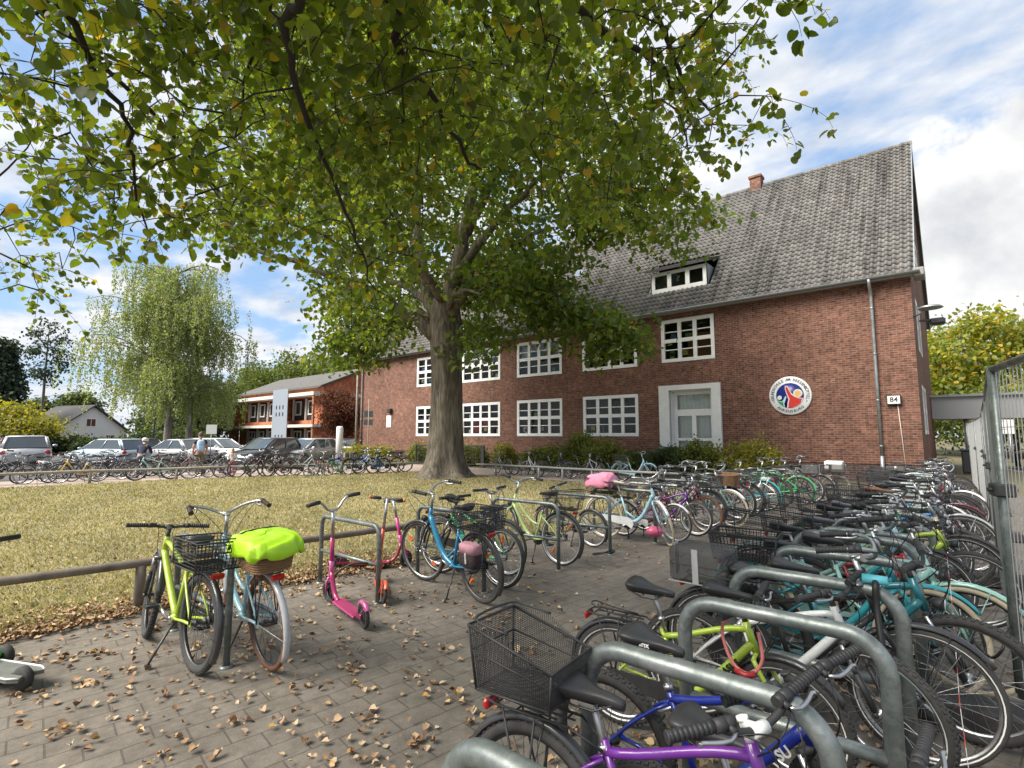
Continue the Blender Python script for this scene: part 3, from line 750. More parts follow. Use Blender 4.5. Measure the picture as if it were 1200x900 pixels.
# round school sign
def sign():
    cx, cz, r0 = -5.06, 3.24, .77
    o = thing('round_sign', 'round white school sign with blue red and green figures on the brick wall', 'sign', (cx, FX, cz))
    mb = MB(); mb.lathe([(.001, -.065), (r0 - .03, -.065), (r0, -.045), (r0, -.004), (.001, -.004)], (0, 0, 0), 'y', 48); mb.build('board', mat('white enamel', (.8, .8, .79), .3, var=.02, coat=.4), o)
    mb = MB(); mb.lathe([(.001, -.072), (.5, -.072), (.5, -.066)], (0, 0, 0), 'y', 48); mb.build('blue_field', mat('deep blue enamel', (.012, .022, .20), .3, var=.1), o)
    def clip(poly, rr=.497):
        return [((x, z) if math.hypot(x, z) <= rr else (x*rr/math.hypot(x, z), z*rr/math.hypot(x, z))) for x, z in poly]
    def flat(poly, d, m, name):
        mb = MB(); mb.prism(poly, -d - .004, -d); return mb.build(name, m, o)
    PK = mat('pale pink enamel', (.82, .60, .66), .3, var=.03); RD = mat('red enamel', (.62, .035, .02), .3, var=.08); GR = mat('green enamel', (.02, .30, .13), .3, var=.08)
    pk = [(-.17, .40), (-.06, .40), (-.02, .30), (.05, .12), (.16, -.0), (.28, -.08), (.47, -.12), (.45, -.22), (.34, -.36), (.16, -.47), (-.12, -.49), (-.10, -.30), (-.06, -.14), (-.12, .05), (-.17, .25)]
    flat(clip(pk), .0725, PK, 'figure_outline')
    red = [(-.135, .345), (-.085, .345), (-.03, .22), (.04, .05), (.16, -.06), (.28, -.12), (.43, -.14), (.36, -.33), (.16, -.45), (-.07, -.485), (-.05, -.30), (-.01, -.13), (-.08, .06), (-.135, .24)]
    flat(clip(red, .488), .077, RD, 'figure')
    gr = [(-.47, -.10), (-.40, -.20), (-.30, -.22), (-.24, -.16), (-.17, -.02), (-.12, -.03), (-.17, -.18), (-.215, -.32), (-.20, -.45), (-.34, -.36), (-.44, -.22)]
    flat(clip(gr), .0725, mat('pale green enamel', (.55, .75, .70), .3, var=.03), 'small_figure_outline')
    gr2 = [(-.46, -.14), (-.38, -.225), (-.30, -.25), (-.26, -.22), (-.245, -.32), (-.245, -.42), (-.35, -.345), (-.43, -.22)]
    flat(clip(gr2), .077, GR, 'small_figure')
    def disc(x, z, r, d, m, name):
        flat([(x + r*math.cos(a), z + r*math.sin(a)) for a in np.linspace(0, 2*math.pi, 25)[:-1]], d, m, name)
    disc(.29, .08, .165, .082, mat('pale cream enamel', (.82, .76, .58), .3, var=.03), 'head'); disc(.29, .07, .11, .0865, mat('soft orange enamel', (.80, .50, .20), .3, var=.08), 'head_centre')
    disc(-.375, -.07, .085, .082, mat('pale mint enamel', (.72, .80, .76), .3, var=.02), 'small_head')
    let = MB()
    def ring_text(txt, a_mid, span, rad, flip):
        k = len(txt)
        for i, ch in enumerate(txt):
            if ch == ' ': continue
            a = a_mid + (span * (i / (k - 1) - .5)) * (1 if flip else -1)
            vs, fs = text_mesh(ch, .15, .002, .003)
            rot = a + (math.pi/2 if flip else -math.pi/2)
            c_, s_ = math.cos(rot), math.sin(rot)
            let.add([(rad*math.cos(a) + x*c_ - y*s_, -.068 - z, rad*math.sin(a) + x*s_ + y*c_) for x, y, z in vs], fs)
    ring_text('GRUNDSCHULE AM REESENBÜTTEL', R(90), R(206), .635, False)
    ring_text('AHRENSBURG', R(270), R(84), .635, True)
    for a in (R(-22), R(202)):
        let.lathe([(.001, -.071), (.022, -.071), (.022, -.066)], (.635*math.cos(a), 0, .635*math.sin(a)), 'y', 10)
    let.build('lettering', mat('dark grey lettering', (.05, .055, .06), .5), o)
sign()
# ------------------------------------------------------------------ bicycles
# local frame: +X forwards, +Y left, Z up; origin on the ground below the bottom bracket. All sizes scale with s (s = 1: 28 inch wheels)
class BK: pass
def bike_pts(kind, s):
    b = BK(); b.s = s; b.kind = kind
    b.R = .345 * s; b.A = Vector((-.46*s, 0, b.R)); b.B = Vector((.62*s, 0, b.R))
    b.bb = Vector((0, 0, .285*s + .005))
    b.Hb = Vector((.447*s, 0, .71*s)); b.Ht = Vector((.402*s, 0, .85*s)) if kind != 'step' else Vector((.395*s, 0, .87*s))
    b.u = (b.Ht - b.Hb).normalized()
    b.st = Vector((-.13*s, 0, .70*s)) if kind != 'step' else Vector((-.12*s, 0, .66*s))
    b.sad = Vector((-.205*s, 0, .90*s)) if kind == 'mtb' else Vector((-.21*s, 0, .93*s))
    b.bar = b.Ht + b.u*(.09*s) + Vector((.075*s, 0, .0)) if kind == 'mtb' else b.Ht + b.u*(.19*s) + Vector((.05*s, 0, 0))
    return b
def g_frame(mb, b):
    s = b.s; k = b.kind
    mb.tube([b.Hb - b.u*.02*s, b.Ht + b.u*.015*s], .021*s + .002, 12)
    ru = .019*s
    if k == 'step':
        p = bez(b.Hb + b.u*.03*s, b.Hb + Vector((-.16, 0, -.16))*s, b.bb + Vector((.20, 0, .04))*s, b.bb, 10); mb.tube(p, .024*s, 12)
        top = b.bb + (b.st - b.bb)*.55
        p = bez(b.Ht - b.u*.03*s, b.Ht + Vector((-.14, 0, -.17))*s, top + Vector((.20, 0, .0))*s, top, 9); mb.tube(p, .017*s, 10)
    elif k == 'wave':
        p = bez(b.Hb + b.u*.07*s, b.Hb + Vector((-.16, 0, -.20))*s, b.bb + Vector((.24, 0, .05))*s, b.bb, 12); mb.tube(p, .031*s, 12)
        mb.tube([b.bb + (b.st - b.bb)*.45, b.bb + Vector((.13*s, 0, .06*s))], .014*s, 8)
    elif k == 'mtb':
        mb.tube(bez(b.Ht - b.u*.035*s, b.Ht + Vector((-.15, 0, -.03))*s, b.st + Vector((.18, 0, -.01))*s, b.st - Vector((0, 0, .03*s)), 8), ru, 12)
        mb.tube(bez(b.Hb + b.u*.035*s, b.Hb + Vector((-.10, 0, -.07))*s, b.bb + Vector((.12, 0, .09))*s, b.bb, 8), .026*s, 12)
    else:
        mb.tube([b.Ht - b.u*.03*s, b.st - Vector((0, 0, .02*s))], .016*s, 10)
        mb.tube([b.Hb + b.u*.03*s, b.bb], .018*s, 10)
    mb.tube([b.bb, b.st + (b.st - b.bb).normalized()*.015*s], .0165*s, 10)
    mb.tube([b.bb - Vector((0, .037, 0)), b.bb + Vector((0, .037, 0))], .024*s, 12)
    for sg in (-1, 1):
        y = .062*sg
        mb.tube(bez(b.bb + Vector((-.01, .022*sg, 0)), b.bb + Vector((-.12*s, .035*sg, 0)), b.A + Vector((.2*s, y, -.0)), b.A + Vector((.01, y, 0)), 5), .0105*s, 8)
        mb.tube(bez(b.st + Vector((0, .015*sg, -.05*s)), b.st + Vector((-.07*s, .045*sg, -.08*s)), b.A + Vector((.06*s, y, .10*s)), b.A + Vector((.005, y, .01)), 5), .0085*s, 8)
        mb.prism([(b.A.x - .012, b.A.z - .018), (b.A.x + .03, b.A.z - .012), (b.A.x + .03, b.A.z + .012), (b.A.x - .005, b.A.z + .03)], y - .003, y + .003)
def g_fork(mb, b, susp):
    s = b.s; cr = b.Hb - b.u*.035*s
    mb.tube([b.Hb - b.u*.02*s, cr], .018*s, 10)
    if susp:
        mb.tube([cr + Vector((0, -.058, 0)), cr + Vector((0, .058, 0))], .017*s, 8)
    else:
        mb.tube(bez(cr + Vector((-.0, -.048, -.02*s)), cr + Vector((.0, -.05, .02*s)), cr + Vector((.0, .05, .02*s)), cr + Vector((0, .048, -.02*s)), 6), .014*s, 8)
    for sg in (-1, 1):
        t = cr + Vector((0, .054*sg, 0)); e = b.B + Vector((0, .058*sg, 0))
        if susp:
            m_ = t + (e - t)*.42
            mb.tube([t, m_], .0125*s, 8, 1); mb.tube([m_, e + Vector((-.012*s, 0, .02))], .0185*s, 10); mb.ball((e.x - .008*s, e.y, e.z), .018*s, 8, 6)
        else:
            mb.tube(bez(t, t + (e - t)*.35, e + (b.u*.13*s) - Vector((.0, 0, 0)), e, 6), [.0145*s, .0140*s, .013*s, .0125*s, .011*s, .0095*s, .009*s], 8)
def g_wheel(mb, R_, tyre):
    rr = R_ - tyre*1.7
    mb.lathe([(rr, -.010), (rr + .012, -.013), (rr + .013, -.010), (rr + .006, 0), (rr + .013, .010), (rr + .012, .013), (rr, .010), (rr - .014, .007), (rr - .014, -.007)], (0, 0, 0), 'y', 44, 0, True, False, True)
    mb.lathe([(.003, -.058), (.008, -.058), (.009, -.038), (.024, -.034), (.024, -.028), (.015, -.024), (.013, 0), (.015, .024), (.024, .028), (.024, .034), (.009, .038), (.008, .058), (.003, .058)], (0, 0, 0), 'y', 14)
    n = 28
    for i in range(n):
        a = 2*math.pi*i/n + .06; sg = 1 if i % 2 else -1; c = a + (.38 if (i // 2) % 2 else -.38)
        mb.tube([(.023*math.cos(c), .030*sg, .023*math.sin(c)), ((rr - .012)*math.cos(a), .004*sg, (rr - .012)*math.sin(a))], .0013, 3, 0, False, False)
def g_tyre(mb, R_, t, knob):
    mb.ring((0, 0, 0), R_ - t, t, 'y', 64, 12, 0, .95)
    if knob:
        n = 60
        for i in range(n):
            a = 2*math.pi*i/n
            for j, off in ((0, -.55), (1, .0), (0, .55)):
                aa = a + (.5*2*math.pi/n if j else 0)
                rad = R_ - t + t*math.cos(off); y = t*.95*math.sin(off)
                c = Vector((rad*math.cos(aa), y, rad*math.sin(aa))); up = Vector((math.cos(aa), math.sin(off)*.9, math.sin(aa))).normalized()
                tg = Vector((-math.sin(aa), 0, math.cos(aa))); sd = up.cross(tg)
                vs = []
                for h, q in ((-.002, 1), (.0045, .8)):
                    for x, z in ((-1, -1), (1, -1), (1, 1), (-1, 1)): vs.append(tuple(c + up*h + tg*x*.0085*q + sd*z*.0065*q))
                mb.add(vs, [(4, 5, 6, 7), (0, 1, 5, 4), (1, 2, 6, 5), (2, 3, 7, 6), (3, 0, 4, 7)])
def g_guard(mb, c, R_, a0, a1, wd=.0235):
    n = 18; rs = []
    for i in range(n + 1):
        a = a0 + (a1 - a0)*i/n; row = []
        outer = [(-1., -.010), (-.8, .002), (-.4, .009), (0, .011), (.4, .009), (.8, .002), (1., -.010)]
        for y, h in outer: row.append((y*wd, R_ + h))
        for y, h in reversed(outer): row.append((y*wd*.95, R_ + h - .0025))
        rs.append([(c[0] + d*math.cos(a), y, c[2] + d*math.sin(a)) for y, d in row])
    mb.rings(rs, True, 0, True, True)
    for aa in (a0 + .25*(a1 - a0), a0 + .85*(a1 - a0)) if a1 - a0 > 1.7 else (a0 + .3*(a1 - a0),):
        for sg in (-1, 1): mb.tube([(c[0] + R_*math.cos(aa), sg*wd*.9, c[2] + R_*math.sin(aa)), (c[0], sg*.063, c[2])], .0024, 4)
def g_saddle(mb, sc=1.):
    prof = [(.140, .012, -.008, .016), (.132, .021, -.002, .026), (.10, .025, .004, .032), (.05, .030, .008, .036), (0, .046, .012, .042), (-.04, .072, .020, .050), (-.08, .094, .030, .058), (-.110, .092, .032, .058), (-.128, .070, .026, .050), (-.136, .035, .016, .034)]
    rs = []
    for x, w_, zt, th in prof:
        row = []
        for j in range(14):
            a = 2*math.pi*j/14; cy, cz = math.cos(a), math.sin(a)
            row.append((x*sc, w_*cy*sc*(1 if cz > -.2 else .86), (zt + (th*.38 if cz > 0 else th)*cz)*sc))
        rs.append(row)
    mb.rings(rs, True, 0, True, True)
    for sg in (-1, 1): mb.tube([(.10*sc, .015*sg, -.012), (.03*sc, .022*sg, -.045), (-.05*sc, .022*sg, -.045), (-.10*sc, .04*sg, -.015)], .004, 5, 1)
def g_post(mb, b):
    d = (b.st - b.bb).normalized(); t = b.sad - Vector((0, 0, .045*b.s))
    mb.tube([b.st - d*.05, b.st + d*((t - b.st).dot(d)), t], .0125, 8)
    mb.tube([b.st + d*.006*b.s, b.st + d*.03*b.s], .019, 10); mb.box(t.x - .03, -.018, t.z - .012, t.x + .03, .018, t.z + .012)
def bar_shape(b, style):
    s = b.s; c = b.bar; hw = {'flat': .295, 'riser': .30, 'swept': .285, 'bmx': .28}[style] * (.35 + .65*s)
    if style == 'flat': P = [c + Vector((-.03*s, -hw, .012)), c + Vector((-.012, -hw*.5, .012)), c + Vector((0, -.05, 0)), c, c + Vector((0, .05, 0)), c + Vector((-.012, hw*.5, .012)), c + Vector((-.03*s, hw, .012))]
    elif style == 'riser': P = [c + Vector((-.05*s, -hw, .06*s)), c + Vector((-.02, -hw*.55, .055*s)), c + Vector((0, -hw*.3, .02)), c, c + Vector((0, hw*.3, .02)), c + Vector((-.02, hw*.55, .055*s)), c + Vector((-.05*s, hw, .06*s))]
    elif style == 'swept':
        h = [c, c + Vector((.045*s, .05, .015)), c + Vector((.05*s, .13*s + .02, .06*s)), c + Vector((.0, hw*.86, .085*s)), c + Vector((-.10*s, hw*.98, .08*s)), c + Vector((-.215*s, hw, .065*s))]
        m_ = [Vector((p.x, -p.y, p.z)) for p in h]; P = list(reversed(m_)) + h[1:]
    else: P = [c + Vector((-.04, -hw, .15*s)), c + Vector((0, -hw*.5, .14*s)), c + Vector((0, -.06, .0)), c, c + Vector((0, .06, 0)), c + Vector((0, hw*.5, .14*s)), c + Vector((-.04, hw, .15*s))]
    return P
def smooth_path(P, k=3):
    P = [Vector(p) for p in P]; o = []
    for i in range(len(P) - 1):
        p0 = P[max(i - 1, 0)]; p1 = P[i]; p2 = P[i + 1]; p3 = P[min(i + 2, len(P) - 1)]
        for j in range(k):
            t = j / k
            o.append(.5*((2*p1) + (p2 - p0)*t + (2*p0 - 5*p1 + 4*p2 - p3)*t*t + (3*p1 - p0 - 3*p2 + p3)*t**3))
    o.append(P[-1]); return o
def g_bar(mb, b, style):
    P = smooth_path(bar_shape(b, style)); mb.tube(P, .0115, 10)
    c = b.bar
    mb.tube([b.Ht + b.u*.01*b.s, b.Ht + b.u*((c - b.Ht).dot(b.u) + .01)], .0145, 10, 1)
    e = b.Ht + b.u*((c - b.Ht).dot(b.u)); mb.tube([e, c + (c - e)*.15], .016, 10, 1)
    mb.tube([c - Vector((0, .028, 0)), c + Vector((0, .028, 0))], .019, 10, 1)
    mb.tube([e + b.u*.01, e + b.u*.022], .018, 10, 1)
def ends(b, style):
    P = bar_shape(b, style); return (P[0], (P[1] - P[0]).normalized()), (P[-1], (P[-2] - P[-1]).normalized())
def g_grip(mb, b, style, side):
    p, d = ends(b, style)[side]; L_ = .115 + .02*b.s
    for i in range(9):
        a = i/9*L_; mb.tube([p + d*a, p + d*(a + L_/9*.8)], .0172, 10); mb.tube([p + d*(a + L_/9*.78), p + d*(a + L_/9)], .0155, 10, 0, False, False)
    mb.tube([p - d*.006, p + d*.001], .0185, 12)
    mb.tube([p + d*(L_ + .005), p + d*(L_ + .04)], .020, 12)       # shifter collar
def g_lever(mb, b, style, side):
    p, d = ends(b, style)[side]; L_ = .16 + .02*b.s; c = p + d*L_
    f = Vector((1, 0, -.25)).normalized() if style != 'swept' else (Vector((.2, 0, -.3)) + Vector((0, (1 if side == 0 else -1)*.9, 0))).normalized()
    mb.tube([c - d*.015, c + d*.02], .0185, 8); mb.tube([c, c + f*.034], .010, 6)
    q = c + f*.034
    mb.tube(smooth_path([q, q + f*.018 - d*.03, q + f*.014 - d*.075, q + f*.006 - d*.105, q + f*.012 - d*.118], 2), [.0068]*7 + [.0058, .0075], 6, 1)
def g_cables(mb, b, style):
    for side in (0, 1):
        p, d = ends(b, style)[side]; c = p + d*.17 + Vector((.03, 0, -.01)); sg = -1 if side == 0 else 1
        mb.tube(bez(c, c + d*.10 + Vector((.11, 0, .02)), b.Hb + Vector((.16, sg*.07, .12))*b.s, b.Hb + Vector((.02, sg*.03, -.05)), 12), .0026, 5)
        mb.tube(bez(c + Vector((0, 0, -.008)), c + d*.12 + Vector((.09, 0, .05)), b.Ht + Vector((.13, -sg*.05, .03))*b.s, b.Ht + Vector((-.05, sg*.022, -.06)), 12), .0026, 5)
def g_crank(mb, b):
    s = b.s; c = b.bb
    mb.lathe([(.02, -.058), (.088*s, -.056), (.092*s, -.052), (.088*s, -.049), (.02, -.05)], tuple(c), 'y', 30)
    a = .5
    for sg in (-1, 1):
        e = c + Vector((sg*.165*s*math.cos(a), -.085*1.0 if sg < 0 else .085, sg*.165*s*math.sin(a)))
        o = c + Vector((0, -.06 if sg < 0 else .06, 0)); mb.tube([c + Vector((0, (-.06 if sg < 0 else .06), 0)), e], [.013, .010], 8, 1)
        mb.tube([c, o], .012, 8, 1)
    # chain runs
    for dz in (.082*s, -.082*s):
        q = b.A + Vector((0, -.05, .036*s if dz > 0 else -.036*s)); mb.tube([c + Vector((0, -.053, dz)), q], .0045, 4, 0)
    mb.lathe([(.012, -.056), (.040*s, -.054), (.040*s, -.046), (.012, -.04)], tuple(b.A), 'y', 20)
def g_pedal(mb, b, sg):
    a = .5; e = b.bb + Vector((sg*.165*b.s*math.cos(a), 0, sg*.165*b.s*math.sin(a))); y = sg*.135
    mb.box(e.x - .042, y - .045, e.z - .010, e.x - .024, y + .045, e.z + .010, bev=.003); mb.box(e.x + .024, y - .045, e.z - .010, e.x + .042, y + .045, e.z + .010, bev=.003)
    mb.box(e.x - .024, y - .045, e.z - .008, e.x + .024, y - .035, e.z + .008); mb.box(e.x - .024, y + .035, e.z - .008, e.x + .024, y + .045, e.z + .008)
    mb.tube([(e.x, sg*.085, e.z), (e.x, sg*.178, e.z)], .009, 6)
def g_rack(mb, b):
    s = b.s; z = b.R*2 + .045; x0, x1 = b.A.x - .20*s, b.A.x + .20*s
    P = [(x1, -.05, z), (x0 + .05, -.06, z), (x0, -.045, z), (x0 - .006, 0, z), (x0, .045, z), (x0 + .05, .06, z), (x1, .05, z)]; mb.tube(P, .0055, 6)
    for t in (.12, .38, .64, .9): x = x0 + (x1 - x0)*t; mb.tube([(x, -.057, z), (x, .057, z)], .004, 5)
    mb.tube([(x0 + .05, 0, z + .004), (x1, 0, z + .004)], .004, 5)
    for sg in (-1, 1):
        for t in (.22, .62): mb.tube([(x0 + (x1 - x0)*t, .06*sg, z), (b.A.x + .005, .07*sg, b.A.z)], .0048, 5)
        mb.tube([(x1, .05*sg, z), (b.st.x, .02*sg, b.st.z - .02)], .0048, 5)
    # sprung clip that stands up from the deck
    mb.tube(smooth_path([(x1 - .05, -.045, z + .01), (x0 + .12, -.045, z + .022), (x0 + .02, -.03, z + .045), (x0 + .02, .03, z + .045), (x0 + .12, .045, z + .022), (x1 - .05, .045, z + .01)], 2), .0042, 5)
def g_basket(mb, x0, x1, w0, w1, z0, z1, wire=.0014, step=.013, dip=0.):
    """open wire basket: fine mesh walls, thick rim; flares upwards from (x0..x1, w0) to w1"""
    fl = (w1 - w0)
    def P(x, y, t): # t 0 bottom 1 top
        cx = (x0 + x1)/2; lo = max(0., (x - cx)/(x1 - cx))
        return (cx + (x - cx)*(1 + .14*t), y*(1 + t*fl/w0), z0 + (z1 - z0)*t*(1 - dip*lo**.7))
    nx = int((x1 - x0)/step); ny = int(w0/step); nz = int((z1 - z0)/step)
    hy = w0/2
    for i in range(nx + 1):
        x = x0 + (x1 - x0)*i/nx
        mb.tube([P(x, -hy, 1), P(x, -hy, 0), P(x, hy, 0), P(x, hy, 1)], wire, 3, 0, False, False)
    for i in range(ny + 1):
        y = -hy + w0*i/ny
        mb.tube([P(x0, y, 1), P(x0, y, 0), P(x1, y, 0), P(x1, y, 1)], wire, 3, 0, False, False)
    for i in range(1, nz):
        t = i/nz; mb.tube([P(x0, -hy, t), P(x1, -hy, t), P(x1, hy, t), P(x0, hy, t)], wire, 3, 0, True, False)
    for t, r_ in ((1, .006), (0, .005), (.6, .003)): mb.tube([P(x0, -hy, t), P(x1, -hy, t), P(x1, hy, t), P(x0, hy, t)], r_, 6, 0, True, False)
    for a, c in ((x0, -hy), (x0, hy), (x1, -hy), (x1, hy)): mb.tube([P(a, c, 0), P(a, c, 1)], .0045, 5)
    # carrying handle folded along the rim
    mb.tube(smooth_path([P((x0+x1)/2, -hy, 1), P(x0 + .06, -hy*.98, 1.05), P(x0 + .01, -hy*.7, 1.1), P(x0 + .01, hy*.7, 1.1), P(x0 + .06, hy*.98, 1.05), P((x0+x1)/2, hy, 1)], 3), .005, 6)
def g_wicker(mb, x0, x1, w0, w1, z0, z1):
    nz = 11; cx = (x0 + x1)/2
    for i in range(nz + 1):
        t = i/nz; hx = (x1 - x0)/2*(.86 + .14*t); hy = (w0 + (w1 - w0)*t)/2; P = []
        n = 64
        for j in range(n):
            a = 2*math.pi*j/n; e = .45
            c, s_ = math.cos(a), math.sin(a); wv = 1 + .012*math.cos(j*math.pi + i*math.pi)
            P.append((cx + hx*wv*math.copysign(abs(c)**e, c), hy*wv*math.copysign(abs(s_)**e, s_), z0 + (z1 - z0)*t))
        mb.tube(P, (z1 - z0)/nz*.58 if i < nz else .011, 5, 0, True, False)
    mb.add([(cx - (x1-x0)*.42, -w0*.42, z0), (cx + (x1-x0)*.42, -w0*.42, z0), (cx + (x1-x0)*.42, w0*.42, z0), (cx - (x1-x0)*.42, w0*.42, z0)], [(0, 1, 2, 3)])
def g_bag(mb, x0, x1, w0, z0, z1):
    mb.box(x0, -w0/2, z0, x1, w0/2, z1, bev=.025)
    mb.box(x0 - .004, -w0/2 + .03, z0 + (z1-z0)*.5, x0 + .001, w0/2 - .03, z0 + (z1-z0)*.52); mb.box(x0 + .02, -w0/2 - .004, z0 + (z1 - z0)*.52, x1 - .02, -w0/2 + .002, z0 + (z1 - z0)*.54)
WICKER = mat('woven wicker', (.22, .125, .06), .75, var=.3, vscale=60)
def bag_mat():
    m, nt, b, out = new_mat('grey black mesh bag cloth'); v = coords(nt)
    n = noise(nt, v, 14, 5); r = ramp(nt, n, [(.3, (.06, .06, .06)), (.7, (.12, .117, .11))]); L(nt, r.outputs[0], b.inputs['Base Color']); b.inputs['Roughness'].default_value = .75
    t = N(nt, 'ShaderNodeBsdfTransparent'); mx = N(nt, 'ShaderNodeMixShader'); mx.inputs[0].default_value = .42; L(nt, b.outputs[0], mx.inputs[1]); L(nt, t.outputs[0], mx.inputs[2]); L(nt, mx.outputs[0], out.inputs[0]); return m
BAGCLOTH = bag_mat()
REFLEX = mat('silver reflective strip', (.55, .55, .54), .4, .2)
COLOURS = {}
def pcol(n):
    C_ = dict(purple=(.13, .018, .24), blue=(.012, .03, .30), lime=(.40, .54, .05), white=(.72, .73, .72), turquoise=(.03, .36, .42), teal=(.015, .17, .20), mint=(.34, .60, .52), sky=(.36, .60, .68),
              black=(.030, .030, .032), red=(.42, .02, .03), silver=(.42, .43, .44), grey=(.16, .165, .17), green=(.03, .36, .10), darkgreen=(.015, .085, .05), pink=(.65, .12, .30), yellow=(.62, .42, .08), orange=(.62, .16, .03),
              navy=(.025, .045, .11), bordeaux=(.12, .012, .03), bluegreen=(.02, .22, .38), palegreen=(.45, .60, .22), cream=(.62, .55, .40), brown=(.10, .05, .03), lilac=(.36, .26, .55), azure=(.03, .20, .55))
    if n not in COLOURS: COLOURS[n] = paint(n, C_[n])
    return COLOURS[n]
ALLBIKES = []
def bike(x, y, rz, label, kind='step', s=.95, col='black', lean=0., steer=0., bar='swept', tyre='black', guards=None, rack=True, load=None, susp=None, near=False, group=None, forkcol=None, barcol=None,
         sadcol=SADDLE, grip=BLACK, lamp=True, stand=True, z=0., name=None, basketfront=None, reflector=False, stripe=None, guard_col=None, post_up=0.):
    """rz in degrees, lean and steer in degrees"""
    if stripe is None: stripe = tyre == 'black' and random.random() < .45
    b = bike_pts(kind, s); key = (kind, round(s, 3))
    if susp is None: susp = kind == 'mtb'
    if guards is None: guards = kind != 'mtb'
    nm = name or {'step': 'city_bicycle', 'wave': 'city_bicycle', 'mtb': 'mountain_bicycle', 'diamond': 'trekking_bicycle'}[kind]
    t = thing(nm, label, 'bicycle', (x, y, z), R(rz), group, lean=R(lean)); t['scale_note'] = s; del t['scale_note']
    pm = pcol(col); fm = pcol(forkcol) if forkcol else (pm if not susp else BLACK)
    part('frame', ('frame',) + key, lambda mb: g_frame(mb, b), pm, t)
    # steering turn about the head tube
    ax = b.u; S = Matrix.Translation(b.Hb) @ Matrix.Rotation(R(steer), 4, ax) @ Matrix.Translation(-b.Hb)
    part('fork', ('fork', susp) + key, lambda mb: g_fork(mb, b, susp), [fm, STEEL], t, S)
    tw = .027 if kind == 'mtb' else .020; tw *= (.5 + .5*s)
    tm = {'black': RUBBER, 'cream': CREAMR, 'brown': BROWNR}[tyre]
    for nm_, c, mt in (('wheel', b.B, S), ('wheel', b.A, Matrix())):
        Wm = mt @ Matrix.Translation(c) @ Matrix.Rotation(random.uniform(0, 6.28), 4, 'Y')
        wo_ = part('wheel', ('wheel', kind == 'mtb') + (round(s, 3),), lambda mb: g_wheel(mb, b.R, tw), ALU if random.random() < .75 else DARKSTEEL, t, Wm)
        part('tyre', ('tyre', kind == 'mtb', near) + (round(s, 3),), lambda mb: g_tyre(mb, b.R, tw, kind == 'mtb' and near), tm, wo_)
        if stripe:
            part('reflective_stripe', ('stripe', kind == 'mtb', round(s, 3)), lambda mb: [mb.lathe([(b.R - tw*1.55, sy*tw*.80), (b.R - tw*1.40, sy*tw*.90), (b.R - tw*1.25, sy*tw*.945)], (0, 0, 0), 'y', 44, 0, True, False) for sy in (-1.03, 1.03)], WHITE, wo_)
        if reflector:
            def rf(mb):
                for a in (0., math.pi): mb.box(.62*b.R*math.cos(a) - .035, -.016, .62*b.R*math.sin(a) - .012, .62*b.R*math.cos(a) + .035, .016, .62*b.R*math.sin(a) + .012, bev=.004)
            part('reflector', ('refl', round(s, 3)), rf, ORANGE, wo_)
    sd_ = part('saddle', ('saddle', round(s, 2)), lambda mb: g_saddle(mb, .82 + .18*s), [sadcol, DARKSTEEL], t, Matrix.Translation(b.sad + Vector((0, 0, post_up))))
    part('seat_post', ('post',) + key, lambda mb: g_post(mb, b), ALU, t, Matrix.Translation((0, 0, post_up)))
    hb = part('handlebar', ('bar', bar) + key, lambda mb: g_bar(mb, b, bar), [barcol or (BLACK if kind == 'mtb' else ALU), barcol or (BLACK if kind == 'mtb' else ALU)], t, S)
    for sd in (0, 1):
        part('grip', ('grip', bar, sd) + key, lambda mb: g_grip(mb, b, bar, sd), grip, hb)
        part('brake_lever', ('lever', bar, sd) + key, lambda mb: g_lever(mb, b, bar, sd), [BLACK, ALU if (near and sd) or kind != 'mtb' else ALU], hb)
    part('cables', ('cables', bar) + key, lambda mb: g_cables(mb, b, bar), CABLE, t, S)
    ck = part('crankset', ('crank',) + key, lambda mb: g_crank(mb, b), [DARKSTEEL, ALU], t)
    for sg in (-1, 1): part('pedal', ('pedal', sg) + key, lambda mb: g_pedal(mb, b, sg), BLACK, ck)
    if guards:
        gm = pcol(guard_col) if guard_col else (BLACK if random.random() < .6 else pm)
        part('mudguard', ('guardr', round(s, 3)), lambda mb: g_guard(mb, b.A, b.R + .016, R(35), R(215)), gm, t)
        part('mudguard', ('guardf', round(s, 3)), lambda mb: g_guard(mb, b.B, b.R + .016, R(35), R(170)), gm, t, S)
        def cg(mb):
            q = [(b.A.x - .05*s, b.A.z - .02), (b.A.x - .05*s, b.A.z + .06*s), (b.bb.x, b.bb.z + .105*s), (b.bb.x + .09*s, b.bb.z + .06*s), (b.bb.x + .105*s, b.bb.z), (b.bb.x + .07*s, b.bb.z - .08*s), (b.bb.x, b.bb.z - .03*s)]
            mb.prism(q, -.074, -.064)
        part('chain_guard', ('cg', round(s, 3)), cg, gm, t)
    if rack:
        part('luggage_rack', ('rack', round(s, 3), kind), lambda mb: g_rack(mb, b), BLACK if kind == 'mtb' or random.random() < .7 else ALU, t)
        zt = b.R*2 + .05
        part('rear_light', ('rl', round(s, 3)), lambda mb: mb.box(b.A.x - .235*s, -.045, zt - .05, b.A.x - .205*s, .045, zt - .012, bev=.008), REDGLASS, t)
        if load == 'basket': part('basket', ('basket', near, round(s, 3)), lambda mb: g_basket(mb, b.A.x - (.23 if not near else .20)*s, b.A.x + (.19 if not near else .16)*s, .25, .34 if not near else .31, zt + (.012 if not near else .06), zt + (.012 if not near else .06) + .23, .0014, .0078 if near else .02, .42 if near else .2), BLACK, t)
        if load == 'wicker': part('basket', ('wicker', round(s, 3)), lambda mb: g_wicker(mb, b.A.x - .22*s, b.A.x + .19*s, .25, .33, zt + .01, zt + .2), WICKER, t)
